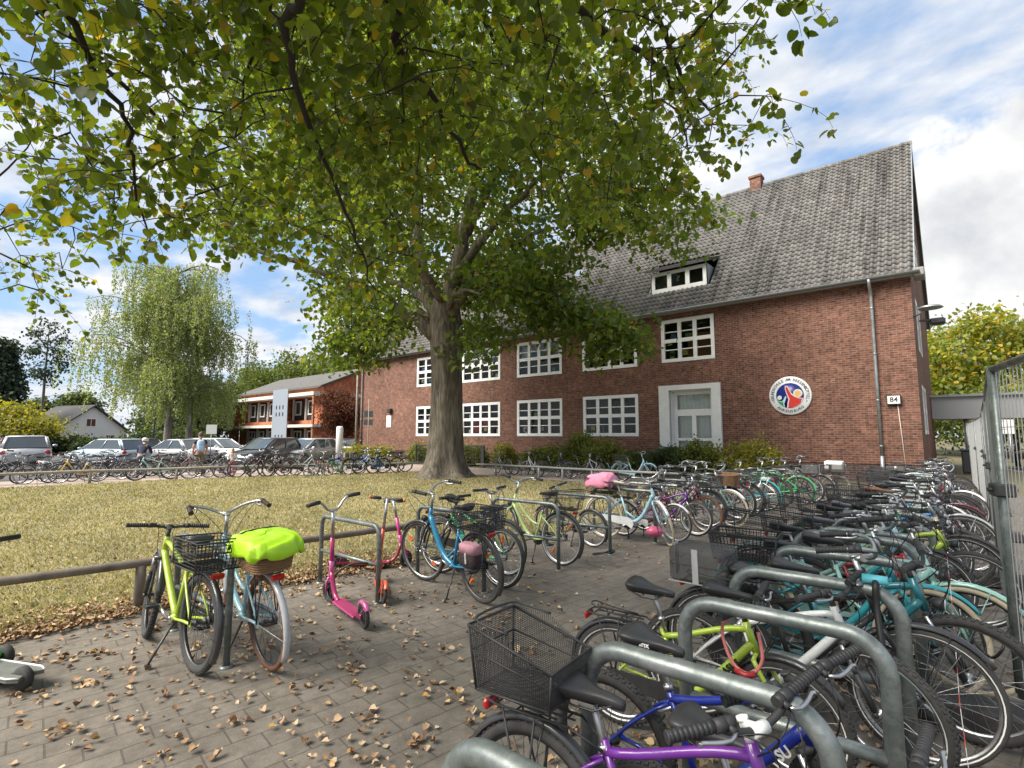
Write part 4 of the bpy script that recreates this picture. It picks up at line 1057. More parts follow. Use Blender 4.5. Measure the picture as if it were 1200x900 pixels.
        if load == 'crate': part('basket', ('crate', round(s, 3)), lambda mb: g_basket(mb, b.A.x - .23*s, b.A.x + .19*s, .30, .33, zt + .012, zt + .2, .003, .022), BLACK, t)
        if load == 'bag':
            bo = part('rack_bag', ('bag', round(s, 3)), lambda mb: g_bag(mb, b.A.x - .26*s, b.A.x + .12*s, .28, zt, zt + .22), BAGCLOTH, t)
            def strips(mb):
                mb.box(b.A.x - .265*s, -.03, zt + .01, b.A.x - .2601*s, .03, zt + .221); mb.box(b.A.x - .26*s, -.144, zt + .004, b.A.x + .12*s, -.141, zt + .011)
                mb.box(b.A.x - .09*s, -.146, zt + .01, b.A.x - .05*s, -.1401, zt + .221)
            part('reflective_strip', ('strips', round(s, 3)), strips, REFLEX, bo)
    if basketfront:
        c = b.bar
        def fb(mb):
            if basketfront == 'wicker': g_wicker(mb, c.x + .06, c.x + .31, .26, .34, c.z - .16, c.z + .06)
            else: g_basket(mb, c.x + .06, c.x + .31, .26, .36, c.z - .17, c.z + .06, .0018, .02)
        part('front_basket', ('fb', basketfront) + key, fb, WICKER if basketfront == 'wicker' else BLACK, t, S)
    if lamp:
        part('headlight', ('hl',) + key, lambda mb: (mb.lathe([(.001, -.02), (.018, -.02), (.03, .0), (.034, .035), (.001, .037)], (0, 0, 0), 'x', 14), mb.box(-.03, -.006, -.03, .0, .006, -.012)), BLACK, t,
             S @ Matrix.Translation(b.Hb + Vector((.06*s, 0, .03*s)))).matrix_basis
        part('lamp_glass', ('hlg', 1), lambda mb: mb.lathe([(.001, .0385), (.030, .0375), (.031, .03)], (0, 0, 0), 'x', 14), WHITEGLASS, t, S @ Matrix.Translation(b.Hb + Vector((.06*s, 0, .03*s))))
    if stand:
        part('kickstand', ('ks', round(s, 3)), lambda mb: (mb.tube([(-.05*s, .03, b.bb.z - .03), (-.09*s, .12, b.bb.z*.45), (-.12*s, .19, .012)], .0085, 6), mb.box(-.15*s, .175, .0, -.10*s, .205, .014)), DARKSTEEL, t)
    ALLBIKES.append(t)

    return t, b, S

# ------------------------------------------------------------------ bike hoops
def g_hoop(mb, w_, h, r, cr):
    P = [(-w_/2, 0, -.02)] + arc((-w_/2 + cr, 0, h - cr), cr, math.pi, math.pi/2, 8) + arc((w_/2 - cr, 0, h - cr), cr, math.pi/2, 0, 8) + [(w_/2, 0, -.02)]
    mb.tube(P, r, 16, 0, False, True, 1.0, (0, 1, 0))
def hoop(x, y, label, w_=1.1, h=.80, r=.024, cr=.10, rz=0., group='bike hoops', mid=.36, plates=True):
    t = thing('bike_hoop', label, 'bike hoop', (x, y, 0), R(rz), group)
    part('hoop_tube', ('hoop', w_, h, r), lambda mb: g_hoop(mb, w_, h, r, cr), GALV, t)
    part('crossbar', ('hoopbar', w_, h, r, mid), lambda mb: mb.tube([(-w_/2 + r*.6, 0, mid), (w_/2 - r*.6, 0, mid)], r*.82, 12), GALV, t)
    if plates: part('base_collar', ('hoopcollar', w_, r), lambda mb: [mb.lathe([(r + .002, .012), (r + .02, .010), (r + .024, -.004)], (sx*w_/2, 0, 0), 'z', 16) for sx in (-1, 1)], GALV, t)
    return t
ORD = ['first', 'second', 'third', 'fourth', 'fifth', 'sixth', 'seventh', 'eighth', 'ninth', 'tenth', 'eleventh', 'twelfth', 'thirteenth', 'fourteenth', 'fifteenth', 'sixteenth', 'seventeenth', 'eighteenth', 'nineteenth', 'twentieth',
       'twenty-first', 'twenty-second', 'twenty-third', 'twenty-fourth', 'twenty-fifth', 'twenty-sixth', 'twenty-seventh', 'twenty-eighth']
# ------------------------------------------------------------------ hoops
HG = 'galvanised bike hoops in the schoolyard'
hoop(-4.66, 1.64, 'galvanised hoop between the lime bicycle and the pale blue bicycle on the left', h=.80, group=HG)
hoop(-5.05, 3.20, 'galvanised hoop with the pink and red kick scooters leaning on it', h=.74, group=HG)
hoop(-4.49, 4.14, 'galvanised hoop behind the turquoise bicycle with the black pannier', h=.80, group=HG)
hoop(-4.42, 5.40, 'galvanised hoop in front of the yellow green bicycle with rear basket', h=.79, group=HG)
hoop(-4.36, 6.55, 'empty galvanised hoop with a cable lock lying at its right foot', h=.78, group=HG)
hoop(-4.24, 7.72, 'galvanised hoop carrying the pale blue bicycle with the pink cover', h=.78, group=HG)
for i, (x, y) in enumerate(((-4.2, 8.85), (-4.17, 9.95), (-4.1, 11.05), (-4.05, 12.1), (-4.0, 13.1), (-3.98, 14.1), (-3.88, 14.85))):
    hoop(x, y, f'galvanised hoop, {ORD[i]} one behind the hoop of the pink covered bicycle', h=.78, group=HG)
RY = [1.02 + .78*k for k in range(22)]
for k, y in enumerate(RY):
    lab = f'thick galvanised hoop, {ORD[k]} from the camera in the right hand row' if k else 'thick galvanised hoop nearest the camera in the right hand row'
    hoop(-.68 + (-.08 if k == 1 else 0) + random.uniform(-.02, .02), y, lab, w_=.82, h=.85 if k < 6 else .78, r=.034 if k < 6 else .030, cr=.15, group='thick bike hoops of the right hand row', mid=.40, rz=random.uniform(-1.5, 1.5))

# ------------------------------------------------------------------ the two bicycles on the left
LB, _b, _ = bike(-4.62, 1.45, 181, 'lime green mountain bicycle with flat handlebar and black rear crate leaning on the left hoop', 'mtb', .96, 'lime', lean=3, steer=-12, bar='flat', guards=True, rack=True, load='crate', near=True, forkcol='black', guard_col='black', lamp=False)
PB, pb_b, _ = bike(-4.28, 1.84, 177, 'pale blue step through bicycle with wicker basket and brown tyres on the left', 'step', .96, 'sky', lean=-4, steer=-8, bar='swept', tyre='brown', load='wicker', guard_col='silver', sadcol=BROWNS, grip=mat('dark brown grip', (.05, .025, .018), .6), basketfront=None)
def cover(name, label, cat, m, L_, W_, H_, parent_b, mtx_bike, off, folds=.022, strap=False):
    """elastic cloth cover pulled over a basket"""
    nu, nv = 40, 14; rs = []
    for i in range(nv + 1):
        t = i/nv; row = []
        for j in range(nu):
            a = 2*math.pi*j/nu; e = .55; q = math.sin(t*math.pi/2)**.55 if i else .001
            c, s_ = math.cos(a), math.sin(a)
            wr = 1 + folds*8*math.sin(a*11 + 3*math.sin(a*2))*t**2*.35
            row.append((L_/2*q*math.copysign(abs(c)**e, c)*wr, W_/2*q*math.copysign(abs(s_)**e, s_)*wr, H_*(1 - t**2.2)*(1 + .12*math.cos(a)) + folds*.8*math.sin(a*7 + i)*(t) - (.05*t**6)))
        rs.append(row)
    rs.append([(p[0]*.93, p[1]*.93, p[2] - .012) for p in rs[-1]])
    mb = MB(); mb.rings(rs, True, 0, True, False); o = mb.build(name, m)
    mb = None; o.matrix_world = mtx_bike.matrix_basis.copy() @ Matrix.Translation(off)
    return tag(o, label, cat)
bpy.context.view_layer.update()
LIMEC = mat('fluorescent lime rain cover', (.40, .70, .02), .45, var=.06, bmp=.1)
cv = cover('rain_cover', 'fluorescent lime rain cover pulled over the wicker basket of the pale blue bicycle', 'rain cover', LIMEC, .56, .40, .075, pb_b, PB, Vector((pb_b.A.x - .015, 0, pb_b.R*2 + .05 + .175)))
mb = MB(); mb.tube(smooth_path([(.12, -.21, -.02), (.12, -.13, .068), (.12, 0, .080), (.12, .13, .068), (.12, .21, -.02)], 3), .011, 6, flat=.3); mb.build('strap', BLACK, cv)
# brown helmet-like bag in the bars of the pale blue bicycle
# ------------------------------------------------------------------ kick scooters
PINK = paint('hot pink', (.62, .04, .26)); REDP = paint('scooter red', (.58, .06, .02)); MAG = paint('magenta', (.40, .02, .13)); GREENP = paint('toy green', (.02, .42, .06))
def scooter(x, y, rz, label, dk, stemc, steer=0., lean=0., hgt=.92, wr=.1, barstyle='v', endm=BLACK, lowc=None):
    t = thing('kick_scooter', label, 'kick scooter', (x, y, 0), R(rz), 'kick scooters by the lawn', lean=R(lean))
    mb = MB(); mb.box(-.30, -.055, .06, .20, .055, .082, bev=.008); mb.box(-.27, -.045, .082, .17, .045, .085)
    mb.tube(bez((.17, 0, .072), (.27, 0, .075), (.30, 0, .12), (.345, 0, .30), 8), .022, 8); mb.tube([(-.28, 0, .07), (-.40, 0, .10)], .018, 8, flat=1.6)
    for sg in (-1, 1): mb.box(-.43, sg*.034 - .004, .085, -.28, sg*.034 + .004, .112)
    mb.build('deck', dk, t)
    hp = Vector((.345, 0, .30)); u = Vector((-.20, 0, .98)).normalized(); S = Matrix.Translation(hp) @ Matrix.Rotation(R(steer), 4, u) @ Matrix.Translation(-hp)
    mb = MB(); f = Vector((.41, 0, wr))
    mb.tube([hp - u*.07, hp + u*.10], .024, 10)
    for sg in (-1, 1): mb.tube([hp - u*.05 + Vector((0, .02*sg, 0)), f + Vector((-.02, .032*sg, .10)), f + Vector((0, .032*sg, 0))], [.013, .013, .012], 6)
    o = mb.build('fork', lowc or dk, t); o.matrix_basis = S
    top = hp + u*((hgt - .30)/u.z)
    mb = MB(); mb.tube([hp, hp + u*.32], .020, 10); o = mb.build('stem', stemc, t); o.matrix_basis = S
    mb = MB(); mb.tube([hp + u*.30, top], .0155, 10)
    hw = .26 if barstyle == 'v' else .19
    if barstyle == 'v': P = smooth_path([top + Vector((-.03, -hw, .10)), top + Vector((-.02, -hw*.5, .095)), top + Vector((0, -.06, .02)), top, top + Vector((0, .06, .02)), top + Vector((-.02, hw*.5, .095)), top + Vector((-.03, hw, .10))], 3)
    else: P = [top + Vector((0, -hw, .0)), top, top + Vector((0, hw, 0))]
    mb.tube(P, .0115, 8); hb = mb.build('handlebar', ALU, t); hb.matrix_basis = S
    for p, q in ((P[0], P[1]), (P[-1], P[-2])):
        d = (q - p).normalized(); mb = MB(); mb.tube([p - d*.005, p + d*.12], .018, 10); g_ = mb.build('grip', BLACK, hb)
        if endm is not BLACK: mb = MB(); mb.tube([p - d*.012, p + d*.015], .0185, 10); mb.build('bar_end', endm, g_)
    for c, mt, yy in ((f, S, 0), (Vector((-.40, 0, wr)), Matrix(), 0)):
        mb = MB(); mb.lathe([(.02, -.016), (wr*.62, -.012), (wr*.62, .012), (.02, .016)], (0, 0, 0), 'y', 6, 0, False); 
        for k in range(5): a = 2*math.pi*k/5; mb.tube([(.015*math.cos(a), 0, .015*math.sin(a)), (wr*.7*math.cos(a), 0, wr*.7*math.sin(a))], .010, 5)
        mb.lathe([(wr*.66, -.013), (wr*.74, -.014), (wr*.74, .014), (wr*.66, .013)], (0, 0, 0), 'y', 28, 0, True, False, True)
        wh = mb.build('wheel', BLACK, t); wh.matrix_basis = mt @ Matrix.Translation(c)
        mb = MB(); mb.ring((0, 0, 0), wr - .017, .017, 'y', 32, 10); mb.build('tyre', RUBBER, wh)
    mb = MB(); g_guard(mb, Vector((-.40, 0, wr)), wr + .012, R(40), R(150), .022); mb.build('mudguard', lowc or dk, t)
    return t
PINK2 = paint('dusty pink', (.55, .10, .30))
scooter(-4.42, 2.80, 168, 'pink and magenta kick scooter with black wheels in front of the hoop', MAG, MAG, steer=14, lean=-4, hgt=.86, lowc=PINK2).scale = (1.08, 1.08, 1.08)
scooter(-4.78, 3.42, 150, 'red and orange kick scooter behind the hoop with orange bar ends', paint('red orange', (.70, .12, .05)), REDP, steer=-10, lean=5, hgt=.95, barstyle='t', endm=ORANGE)
scooter(-5.68, 3.95, 55, 'slim pink kick scooter with red deck standing at the lawn edge', paint('dull red deck', (.28, .03, .05)), PINK, steer=35, lean=2, hgt=.82, barstyle='t', lowc=PINK)
# small three wheeled toy scooter at the left edge
ts = thing('toy_scooter', 'small green three wheeled toy scooter with grey deck at the left edge', 'toy scooter', (-4.95, .54, 0), R(205)); ts.scale = (1.35, 1.35, 1.35)
mb = MB(); mb.prism([(-.22, -.055), (-.17, -.075), (.10, -.07), (.16, -.05), (.16, .05), (.10, .07), (-.17, .075), (-.22, .055), (-.20, .025), (-.12, .025), (-.12, -.025), (-.20, -.025)], .062, .08, 'z'); mb.build('deck', mat('grey rubber deck', (.13, .135, .12), .8, var=.2, bmp=.3), ts)
P = [(-.22, -.055, .082), (-.17, -.075, .082), (.10, -.07, .082), (.16, -.05, .082), (.16, .05, .082), (.10, .07, .082), (-.17, .075, .082), (-.22, .055, .082)]
mb = MB(); mb.tube(P, .005, 6); mb.build('deck_edging', WHITE, ts)
mb = MB(); mb.box(.10, -.06, .05, .26, .06, .12, bev=.02); mb.box(.2, -.14, .05, .27, .14, .10, bev=.02); mb.tube([(.24, 0, .1), (.20, 0, .68)], .018, 8); mb.build('front_housing', GREENP, ts)
mb = MB(); mb.tube([(.19, -.15, .68), (.19, .15, .68)], .014, 8); mb.build('handlebar', BLACK, ts)
for x, y in ((-.165, 0), (.235, .16), (.235, -.16)):
    mb = MB(); mb.lathe([(.01, -.018), (.045, -.02), (.055, -.012), (.055, .012), (.045, .02), (.01, .018)], (x, y, .055), 'y', 20); mb.build('wheel', RUBBER, ts)

# ------------------------------------------------------------------ middle row, from the turquoise bicycle to the school
tb, tb_b, _ = bike(-4.16, 3.93, 172, 'turquoise blue step through bicycle with black pannier and kickstand in the middle', 'wave', .98, 'bluegreen', lean=-4, steer=14, bar='swept', load='crate', reflector=True, guard_col='black', forkcol='black')
bike(-4.32, 4.36, 180, 'bright green and turquoise bicycle half hidden behind the turquoise blue one', 'mtb', .92, 'green', lean=4, steer=8, bar='riser', rack=False, reflector=True)
bike(-4.75, 4.66, 12, 'dark navy bicycle pointing right behind the turquoise blue one', 'diamond', .92, 'navy', lean=-3, steer=-12, bar='riser', load=None)
def pannier(label, bk, bb_, sd, m, w_=.13, name='pannier_bag'):
    t = thing(name, label, 'bag'); t.matrix_basis = bk.matrix_basis @ Matrix.Translation(bb_.A + Vector((-.02, sd*.12, .02)))
    mb = MB(); rs = []
    for z, lx, ly in ((.02, .11, .045), (.03, .14, .06), (.16, .165, .075), (.30, .16, .07), (.335, .14, .05), (.34, .11, .03)):
        rs.append([(lx*math.copysign(abs(math.cos(a))**.5, math.cos(a)), ly*math.copysign(abs(math.sin(a))**.6, math.sin(a)), z) for a in np.linspace(0, 2*math.pi, 25)[:-1]])
    mb.rings(rs, True, 0, True, True); mb.build('bag', m, t)
    mb = MB(); mb.rings([[(p[0]*1.04, p[1]*1.12, z) for p in rs[3]] for z in (.22, .30, .335)] + [[(p[0]*.8, p[1]*.6, .355) for p in rs[3]]], True, 0, True, True); mb.build('flap', m, t)
    mb = MB(); mb.box(-.03, sd*.08 - .006, .10, .0, sd*.08 + .006, .24); mb.build('strap', REFLEX, t)
    return t
bpy.context.view_layer.update()
pn = pannier('black and red patterned pannier bag with pink flap on the turquoise blue bicycle', tb, tb_b, 1, mat('dark patterned bag cloth', (.045, .03, .035), .9, var=.6, vscale=34))
for ch in pn.children:
    if ch.name.startswith('flap'): ch.data.materials[0] = mat('dusty pink cloth', (.50, .25, .30), .85, var=.15)
    ch.scale = (.78, .9, .72)
bike(-4.42, 5.62, 178, 'yellow green bicycle with silver lower tube and black rear basket behind a hoop', 'step', .95, 'palegreen', lean=3, steer=-14, bar='swept', load='basket', reflector=True, guard_col='black', forkcol='palegreen')
bike(-4.62, 6.85, 176, 'black folding style bicycle with white saddle at the empty hoop', 'step', .78, 'black', lean=-3, steer=10, bar='riser', rack=False, sadcol=mat('white saddle vinyl', (.62, .6, .56), .5))
pk, pk_b, _ = bike(-4.05, 7.58, 2, 'pale blue cruiser bicycle with cream tyres and pink cover over its rear basket', 'wave', .97, 'sky', lean=2, steer=-48, bar='swept', tyre='cream', load='basket', guard_col='white', sadcol=mat('cream saddle', (.6, .55, .45), .5), stand=True)
bpy.context.view_layer.update()
cover('basket_cover', 'soft pink cover puffed over the rear basket of the pale blue cruiser', 'cover', mat('soft pink cover cloth', (.78, .28, .40), .8, var=.08, bmp=.2), .48, .38, .15, pk_b, pk, Vector((pk_b.A.x - .03, 0, pk_b.R*2 + .22)))
MIDB = [  # x, y, heading, label, kind, size, colour, steer, tyre, extras
 (-3.98, 7.95, 0, 'plum coloured bicycle with white mudguards beside the pink covered cruiser', 'step', .82, 'bordeaux', -14, 'black', dict(guard_col='white', load='crate')),
 (-3.92, 8.62, 4, 'purple black bicycle with silver rims behind the pink covered cruiser', 'mtb', .82, 'purple', -8, 'black', dict(rack=True)),
 (-3.95, 9.05, -3, 'red brown bicycle with brown tyres and orange reflectors in the middle row', 'step', .9, 'bordeaux', -10, 'brown', dict(reflector=True, load=None)),
 (-4.0, 9.55, 180, 'black bicycle with big rear pannier box and dark frame in the middle row', 'diamond', .96, 'black', 8, 'black', dict(load='crate')),
 (-3.82, 9.86, 3, 'white bicycle with cream tyres and pale turquoise fork in the middle row', 'wave', .97, 'mint', -16, 'cream', dict(guard_col='white', load='basket')),
 (-3.85, 10.25, 178, 'white step through bicycle with reddish wicker rear basket in the middle row', 'step', .98, 'white', 10, 'black', dict(load='wicker', guard_col='black')),
 (-3.9, 10.95, 181, 'dark grey bicycle with white tyre stripes behind the white wicker basket one', 'diamond', .98, 'grey', -10, 'black', dict(load='basket')),
 (-3.85, 11.3, 183, 'black heavy bicycle with full chain guard behind the dark grey one', 'wave', .98, 'black', 6, 'black', dict(load='crate')),
 (-3.9, 12.0, 2, 'red frame children bicycle in the far half of the middle row', 'mtb', .72, 'red', 14, 'black', dict(rack=False)),
 (-3.8, 12.4, 179, 'pale turquoise bicycle with raised swept handlebar far in the middle row', 'wave', .97, 'turquoise', 12, 'black', dict(load=None)),
 (-3.7, 13.05, 180, 'white bicycle with black basket just before the bright green one', 'step', .96, 'white', 5, 'black', dict(load='basket')),
 (-3.45, 14.0, 181, 'bright green mountain bicycle parked at the far end of the middle row', 'diamond', .98, 'green', 4, 'black', dict(load=None)),
 (-3.35, 14.55, 178, 'black bicycle with pale blue saddle bag behind the bright green one', 'step', .96, 'black', -6, 'black', dict(load='bag')),
 (-3.2, 15.1, 182, 'black bicycle with silver mudguards close to the hedge', 'diamond', .96, 'black', 6, 'black', dict(load='crate', guard_col='silver')),
 (-2.95, 15.7, 180, 'dark bicycle with a white rear box nearest the school wall', 'step', .96, 'grey', 4, 'cream', dict(load='bag')),
]
for x, y, rz, lab, kind, s, c, st, ty, ex in MIDB:
    bike(x, y, rz + random.uniform(-4, 4), lab, kind, s, c, lean=random.choice((-4, 4, 3)), steer=st, bar=random.choice(('swept', 'riser', 'swept')) if kind != 'mtb' else 'riser', tyre=ty, group='bicycles in the middle row', **ex)
# white box on the last one
mb = MB(); mb.box(-.2, -.16, 0, .2, .16, .22, bev=.02); o = mb.build('box', WHITE); o.location = (-2.52, 15.72, .78); tag(o, 'white box on the rack of the bicycle nearest the school wall', 'box')

# ------------------------------------------------------------------ right hand row: bicycles face the mesh fence
GR = 'bicycles in the right hand row'
pu, pu_b, _ = bike(-.87, 1.63, 7, 'purple children bicycle with white stem and tall black mesh rear basket, nearest on the right', 'mtb', .87, 'purple', lean=-2, steer=-38, bar='riser', guards=True, guard_col='black', load='basket', near=True, susp=False, forkcol='black', lamp=False, group=GR, post_up=-.03)
for ch in pu.children:
    if ch.name.startswith('handlebar'): ch.material_slots[1].material = WHITE
bike(-.50, 1.76, 1, 'black children bicycle with its saddle just above the purple frame', 'mtb', .78, 'black', lean=0, steer=-16, bar='riser', near=True, rack=False, group=GR, lamp=False)
blu, blu_b, _ = bike(-.85, 2.14, -2, 'royal blue mountain bicycle with mint stripes between the purple and lime ones', 'mtb', .88, 'blue', lean=3, steer=-36, bar='flat', near=True, rack=False, group=GR, lamp=False)
lim, lim_b, _ = bike(-1.22, 2.86, 6, 'lime green children bicycle with black luggage rack and black lettering', 'mtb', .82, 'lime', lean=2, steer=-14, bar='riser', near=True, rack=True, guards=True, guard_col='black', group=GR, lamp=False, susp=False, forkcol='lime', post_up=.05)
GREYS = mat('grey saddle vinyl', (.13, .13, .135), .5, var=.15)
RIGHT = [
 (-.92, 3.22, 3, 'white mountain bicycle with black fork and saddle behind the lime one', 'mtb', .88, 'white', -24, 'black', dict(near=True, rack=False)),
 (-.86, 3.50, -2, 'black bicycle with a big grey black bag and reflective straps on its rack', 'diamond', .96, 'black', 12, 'black', dict(load='bag', near=True)),
 (-.72, 3.80, 2, 'teal and black mountain bicycle with white tyre stripe touching the fence', 'mtb', .98, 'teal', -4, 'black', dict(near=True)),
 (-.95, 4.28, 1, 'light turquoise step through bicycle with black wheels and white saddle tube', 'step', .97, 'turquoise', 8, 'cream', dict(load='crate', guard_col='turquoise')),
 (-.78, 4.58, -4, 'mint city bicycle with cream tyres beside the red white tape', 'wave', .97, 'mint', -6, 'cream', dict(load=None, guard_col='mint')),
 (-1.08, 5.02, 3, 'mint step through bicycle with wide black mesh basket at the rear', 'step', .98, 'mint', 10, 'black', dict(load='basket', guard_col='mint')),
 (-.80, 5.36, -2, 'red children bicycle with dark saddle in the right hand row', 'mtb', .80, 'red', 5, 'black', dict(rack=False)),
 (-1.0, 5.80, 4, 'sky blue step through bicycle with a low black rear basket in the right hand row', 'step', .96, 'sky', -8, 'black', dict(load='basket')),
 (-.70, 6.14, -3, 'lime and grey mountain bicycle with thick tyres by the fence', 'mtb', .96, 'lime', 8, 'black', dict()),
 (-1.02, 6.56, 2, 'dark green step through bicycle with open wire rear basket', 'step', .97, 'darkgreen', 14, 'black', dict(load='basket', guard_col='darkgreen')),
 (-.75, 6.90, -2, 'cream bicycle with light wooden grips in the right hand row', 'wave', .96, 'cream', -5, 'black', dict(load=None)),
 (-.98, 7.36, 3, 'black trekking bicycle with an open black basket behind the cream one', 'diamond', .97, 'black', 7, 'black', dict(load='basket')),
 (-.78, 7.70, -3, 'azure blue bicycle with bright frame halfway down the right hand row', 'mtb', .92, 'azure', -6, 'black', dict()),
 (-.95, 8.14, 2, 'green children bicycle halfway down the right hand row', 'mtb', .78, 'green', 12, 'black', dict(rack=False)),
 (-.72, 8.48, -3, 'silver bicycle behind the azure and green ones near the fence', 'diamond', .98, 'silver', -5, 'black', dict(load=None)),
 (-.95, 8.92, 3, 'white bicycle with black wire crate behind the silver one', 'step', .97, 'white', 9, 'black', dict(load='crate')),
 (-.78, 9.26, -2, 'azure mountain bicycle in the far half of the right hand row', 'mtb', .94, 'azure', -9, 'black', dict()),
 (-.95, 9.70, 2, 'white step through bicycle with wire basket in the far half of the right hand row', 'step', .97, 'white', 5, 'black', dict(load='basket', guard_col='white')),
 (-.78, 10.04, -2, 'bordeaux bicycle in the far half of the right hand row', 'diamond', .97, 'bordeaux', -5, 'black', dict()),
 (-.95, 10.48, 2, 'orange mountain bicycle right behind the bordeaux one', 'mtb', .95, 'orange', 9, 'black', dict()),
 (-.78, 10.86, -2, 'lilac children bicycle deep in the right hand row', 'mtb', .8, 'lilac', -5, 'black', dict(rack=False)),
 (-.95, 11.26, 2, 'grey city bicycle behind the lilac one', 'wave', .97, 'grey', 4, 'black', dict(load='basket')),
 (-.78, 11.60, -2, 'red step through bicycle deep in the right hand row', 'step', .96, 'red', -5, 'black', dict()),
 (-.95, 12.04, 2, 'turquoise mountain bicycle deep in the right hand row', 'mtb', .9, 'turquoise', 5, 'black', dict()),
 (-.78, 12.40, -2, 'silver city bicycle with white mudguards deep in the right hand row', 'wave', .97, 'silver', -8, 'black', dict(guard_col='white')),
 (-.95, 12.82, 2, 'dark blue trekking bicycle deep in the right hand row', 'diamond', .98, 'blue', 5, 'black', dict(load='crate')),
 (-.78, 13.20, -2, 'white mountain bicycle at the far end of the right hand row', 'mtb', .92, 'white', -5, 'black', dict()),
 (-.95, 13.60, 2, 'brown city bicycle at the far end of the right hand row', 'step', .97, 'brown', 5, 'black', dict(load='basket')),
 (-.78, 14.00, -2, 'yellow children bicycle at the far end of the right hand row', 'mtb', .76, 'yellow', -5, 'black', dict(rack=False)),
 (-.95, 14.40, 2, 'mint city bicycle at the far end of the right hand row', 'wave', .97, 'mint', 7, 'black', dict(load='crate')),
 (-.78, 15.10, -2, 'red bicycle with white saddle cover at the far end by the school corner', 'diamond', .96, 'red', -5, 'black', dict(load='bag')),
 (-.95, 15.80, 2, 'silver mountain bicycle, last but one before the school corner', 'mtb', .95, 'silver', 5, 'black', dict()),
 (-.85, 16.60, 2, 'black step through bicycle, last in the right hand row', 'step', .97, 'black', 5, 'black', dict(load='basket')),
]
for x, y, rz, lab, kind, s, c, st, ty, ex in RIGHT:
    bike(x + random.uniform(-.05, .09) + (.10 if y > 4 else 0), y, rz + random.uniform(-6, 6), lab, kind, s, c, lean=random.uniform(-8, 8), steer=st + random.uniform(-12, 12), bar=random.choice(('swept', 'riser')) if kind != 'mtb' else random.choice(('flat', 'riser')), tyre=ty, group=GR, post_up=random.uniform(-.09, .02), sadcol=random.choice((SADDLE, SADDLE, SADDLE, BROWNS, GREYS)), **ex)
# lettering on the lime frame, on a saddle and stripes on the blue frame: raised sheets fixed to the tubes
def on_tube(bk, txt, p0, p1, off, size, m, name, side=-1, t0=.5, extr=.0008):
    d = (p1 - p0).normalized(); c = p0 + (p1 - p0)*t0
    vs, fs = text_mesh(txt, size, extr, .0015)
    up = Vector((0, 0, 1)); n = Vector((0, side, 0)); X = d if side < 0 else d*-1; Yv = n.cross(X)
    mb = MB(); mb.add([tuple(c + X*x + Yv*y + n*(off + z)) for x, y, z in vs], fs); mb.build(name, m, bk)
LET = mat('black lettering', (.015, .015, .015), .5)
b = lim_b; on_tube(lim, 'PEGASUS', b.bb + Vector((.05, 0, .05)), b.Hb, .0245, .046, LET, 'lettering', -1, .54)
b = blu_b; on_tube(blu, 'SU', b.bb, b.Hb, .0245, .05, WHITE, 'lettering', -1, .8); on_tube(blu, 'IIII', b.bb, b.Hb, .0245, .036, paint('mint', (.25, .62, .55)), 'stripes', -1, .5)
b = blu_b; on_tube(blu, 'STYX', b.sad + Vector((-.12, 0, .0)), b.sad + Vector((.12, 0, .004)), .052, .018, WHITE, 'saddle_lettering', -1, .45)
b = pu_b; on_tube(pu, 'U', b.bb, b.Hb, .0245, .05, WHITE, 'lettering', -1, .75)

# ------------------------------------------------------------------ bicycles behind the lawn on the left
def fence_y(x): pass
LEFT = [(12, 17.6, 'black', 'diamond', 'black bicycle with a pinkish child seat at the left end of the far row', dict(load='bag')),
 (52, 18.2, 'grey', 'mtb', 'small dark bicycle in front of the silver car', dict(s=.72)),
 (74, 18.9, 'black', 'diamond', 'black upright bicycle seen at an angle beside the silver car', dict(rz=40)),
 (104, 18.6, 'yellow', 'wave', 'pale yellow step through bicycle behind the far lawn rail', dict()),
 (127, 19.6, 'navy', 'diamond', 'navy bicycle right of the pale yellow one', dict()),
 (146, 20.2, 'black', 'step', 'black bicycle behind the cyclist with the helmet', dict()),
 (190, 19.6, 'mint', 'mtb', 'pale mint mountain bicycle with thick black tyres behind the far rail', dict(s=1.0)),
 (215, 20.8, 'bordeaux', 'step', 'dark red bicycle half hidden behind the mint mountain bicycle', dict()),
 (244, 20.2, 'black', 'mtb', 'black mountain bicycle in front of the man with the backpack', dict(s=.98)),
 (264, 21.0, 'lilac', 'mtb', 'small lilac bicycle left of the child in pink trousers', dict(s=.72)),
 (297, 20.8, 'black', 'mtb', 'black mountain bicycle right of the child in pink trousers', dict(s=.98)),
 (322, 21.2, 'bordeaux', 'step', 'wine red bicycle in front of the dark estate car', dict()),
 (338, 21.6, 'grey', 'diamond', 'grey bicycle with shiny rims in front of the dark estate car', dict()),
 (357, 21.6, 'silver', 'step', 'silver bicycle right of the dark estate car', dict()),
 (371, 21.2, 'grey', 'mtb', 'tiny children bicycle with small wheels behind the far rail', dict(s=.5)),
 (384, 22.2, 'orange', 'mtb', 'salmon orange children bicycle left of the green one', dict(s=.7)),
 (400, 21.8, 'green', 'mtb', 'bright green children bicycle behind the far rail', dict(s=.7)),
 (412, 22.8, 'blue', 'diamond', 'blue bicycle leaning right of the green children bicycle', dict()),
 (424, 22.4, 'white', 'step', 'white bicycle with a bag between blue ones on the far left row', dict(load='bag')),
 (440, 22.6, 'azure', 'diamond', 'azure bicycle near the right end of the far row', dict()),
 (456, 23.2, 'black', 'step', 'black bicycle with two bags near the black railing', dict(load='crate')),
 (466, 23.6, 'silver', 'diamond', 'silver bicycle, last in the far row before the trunk', dict())]
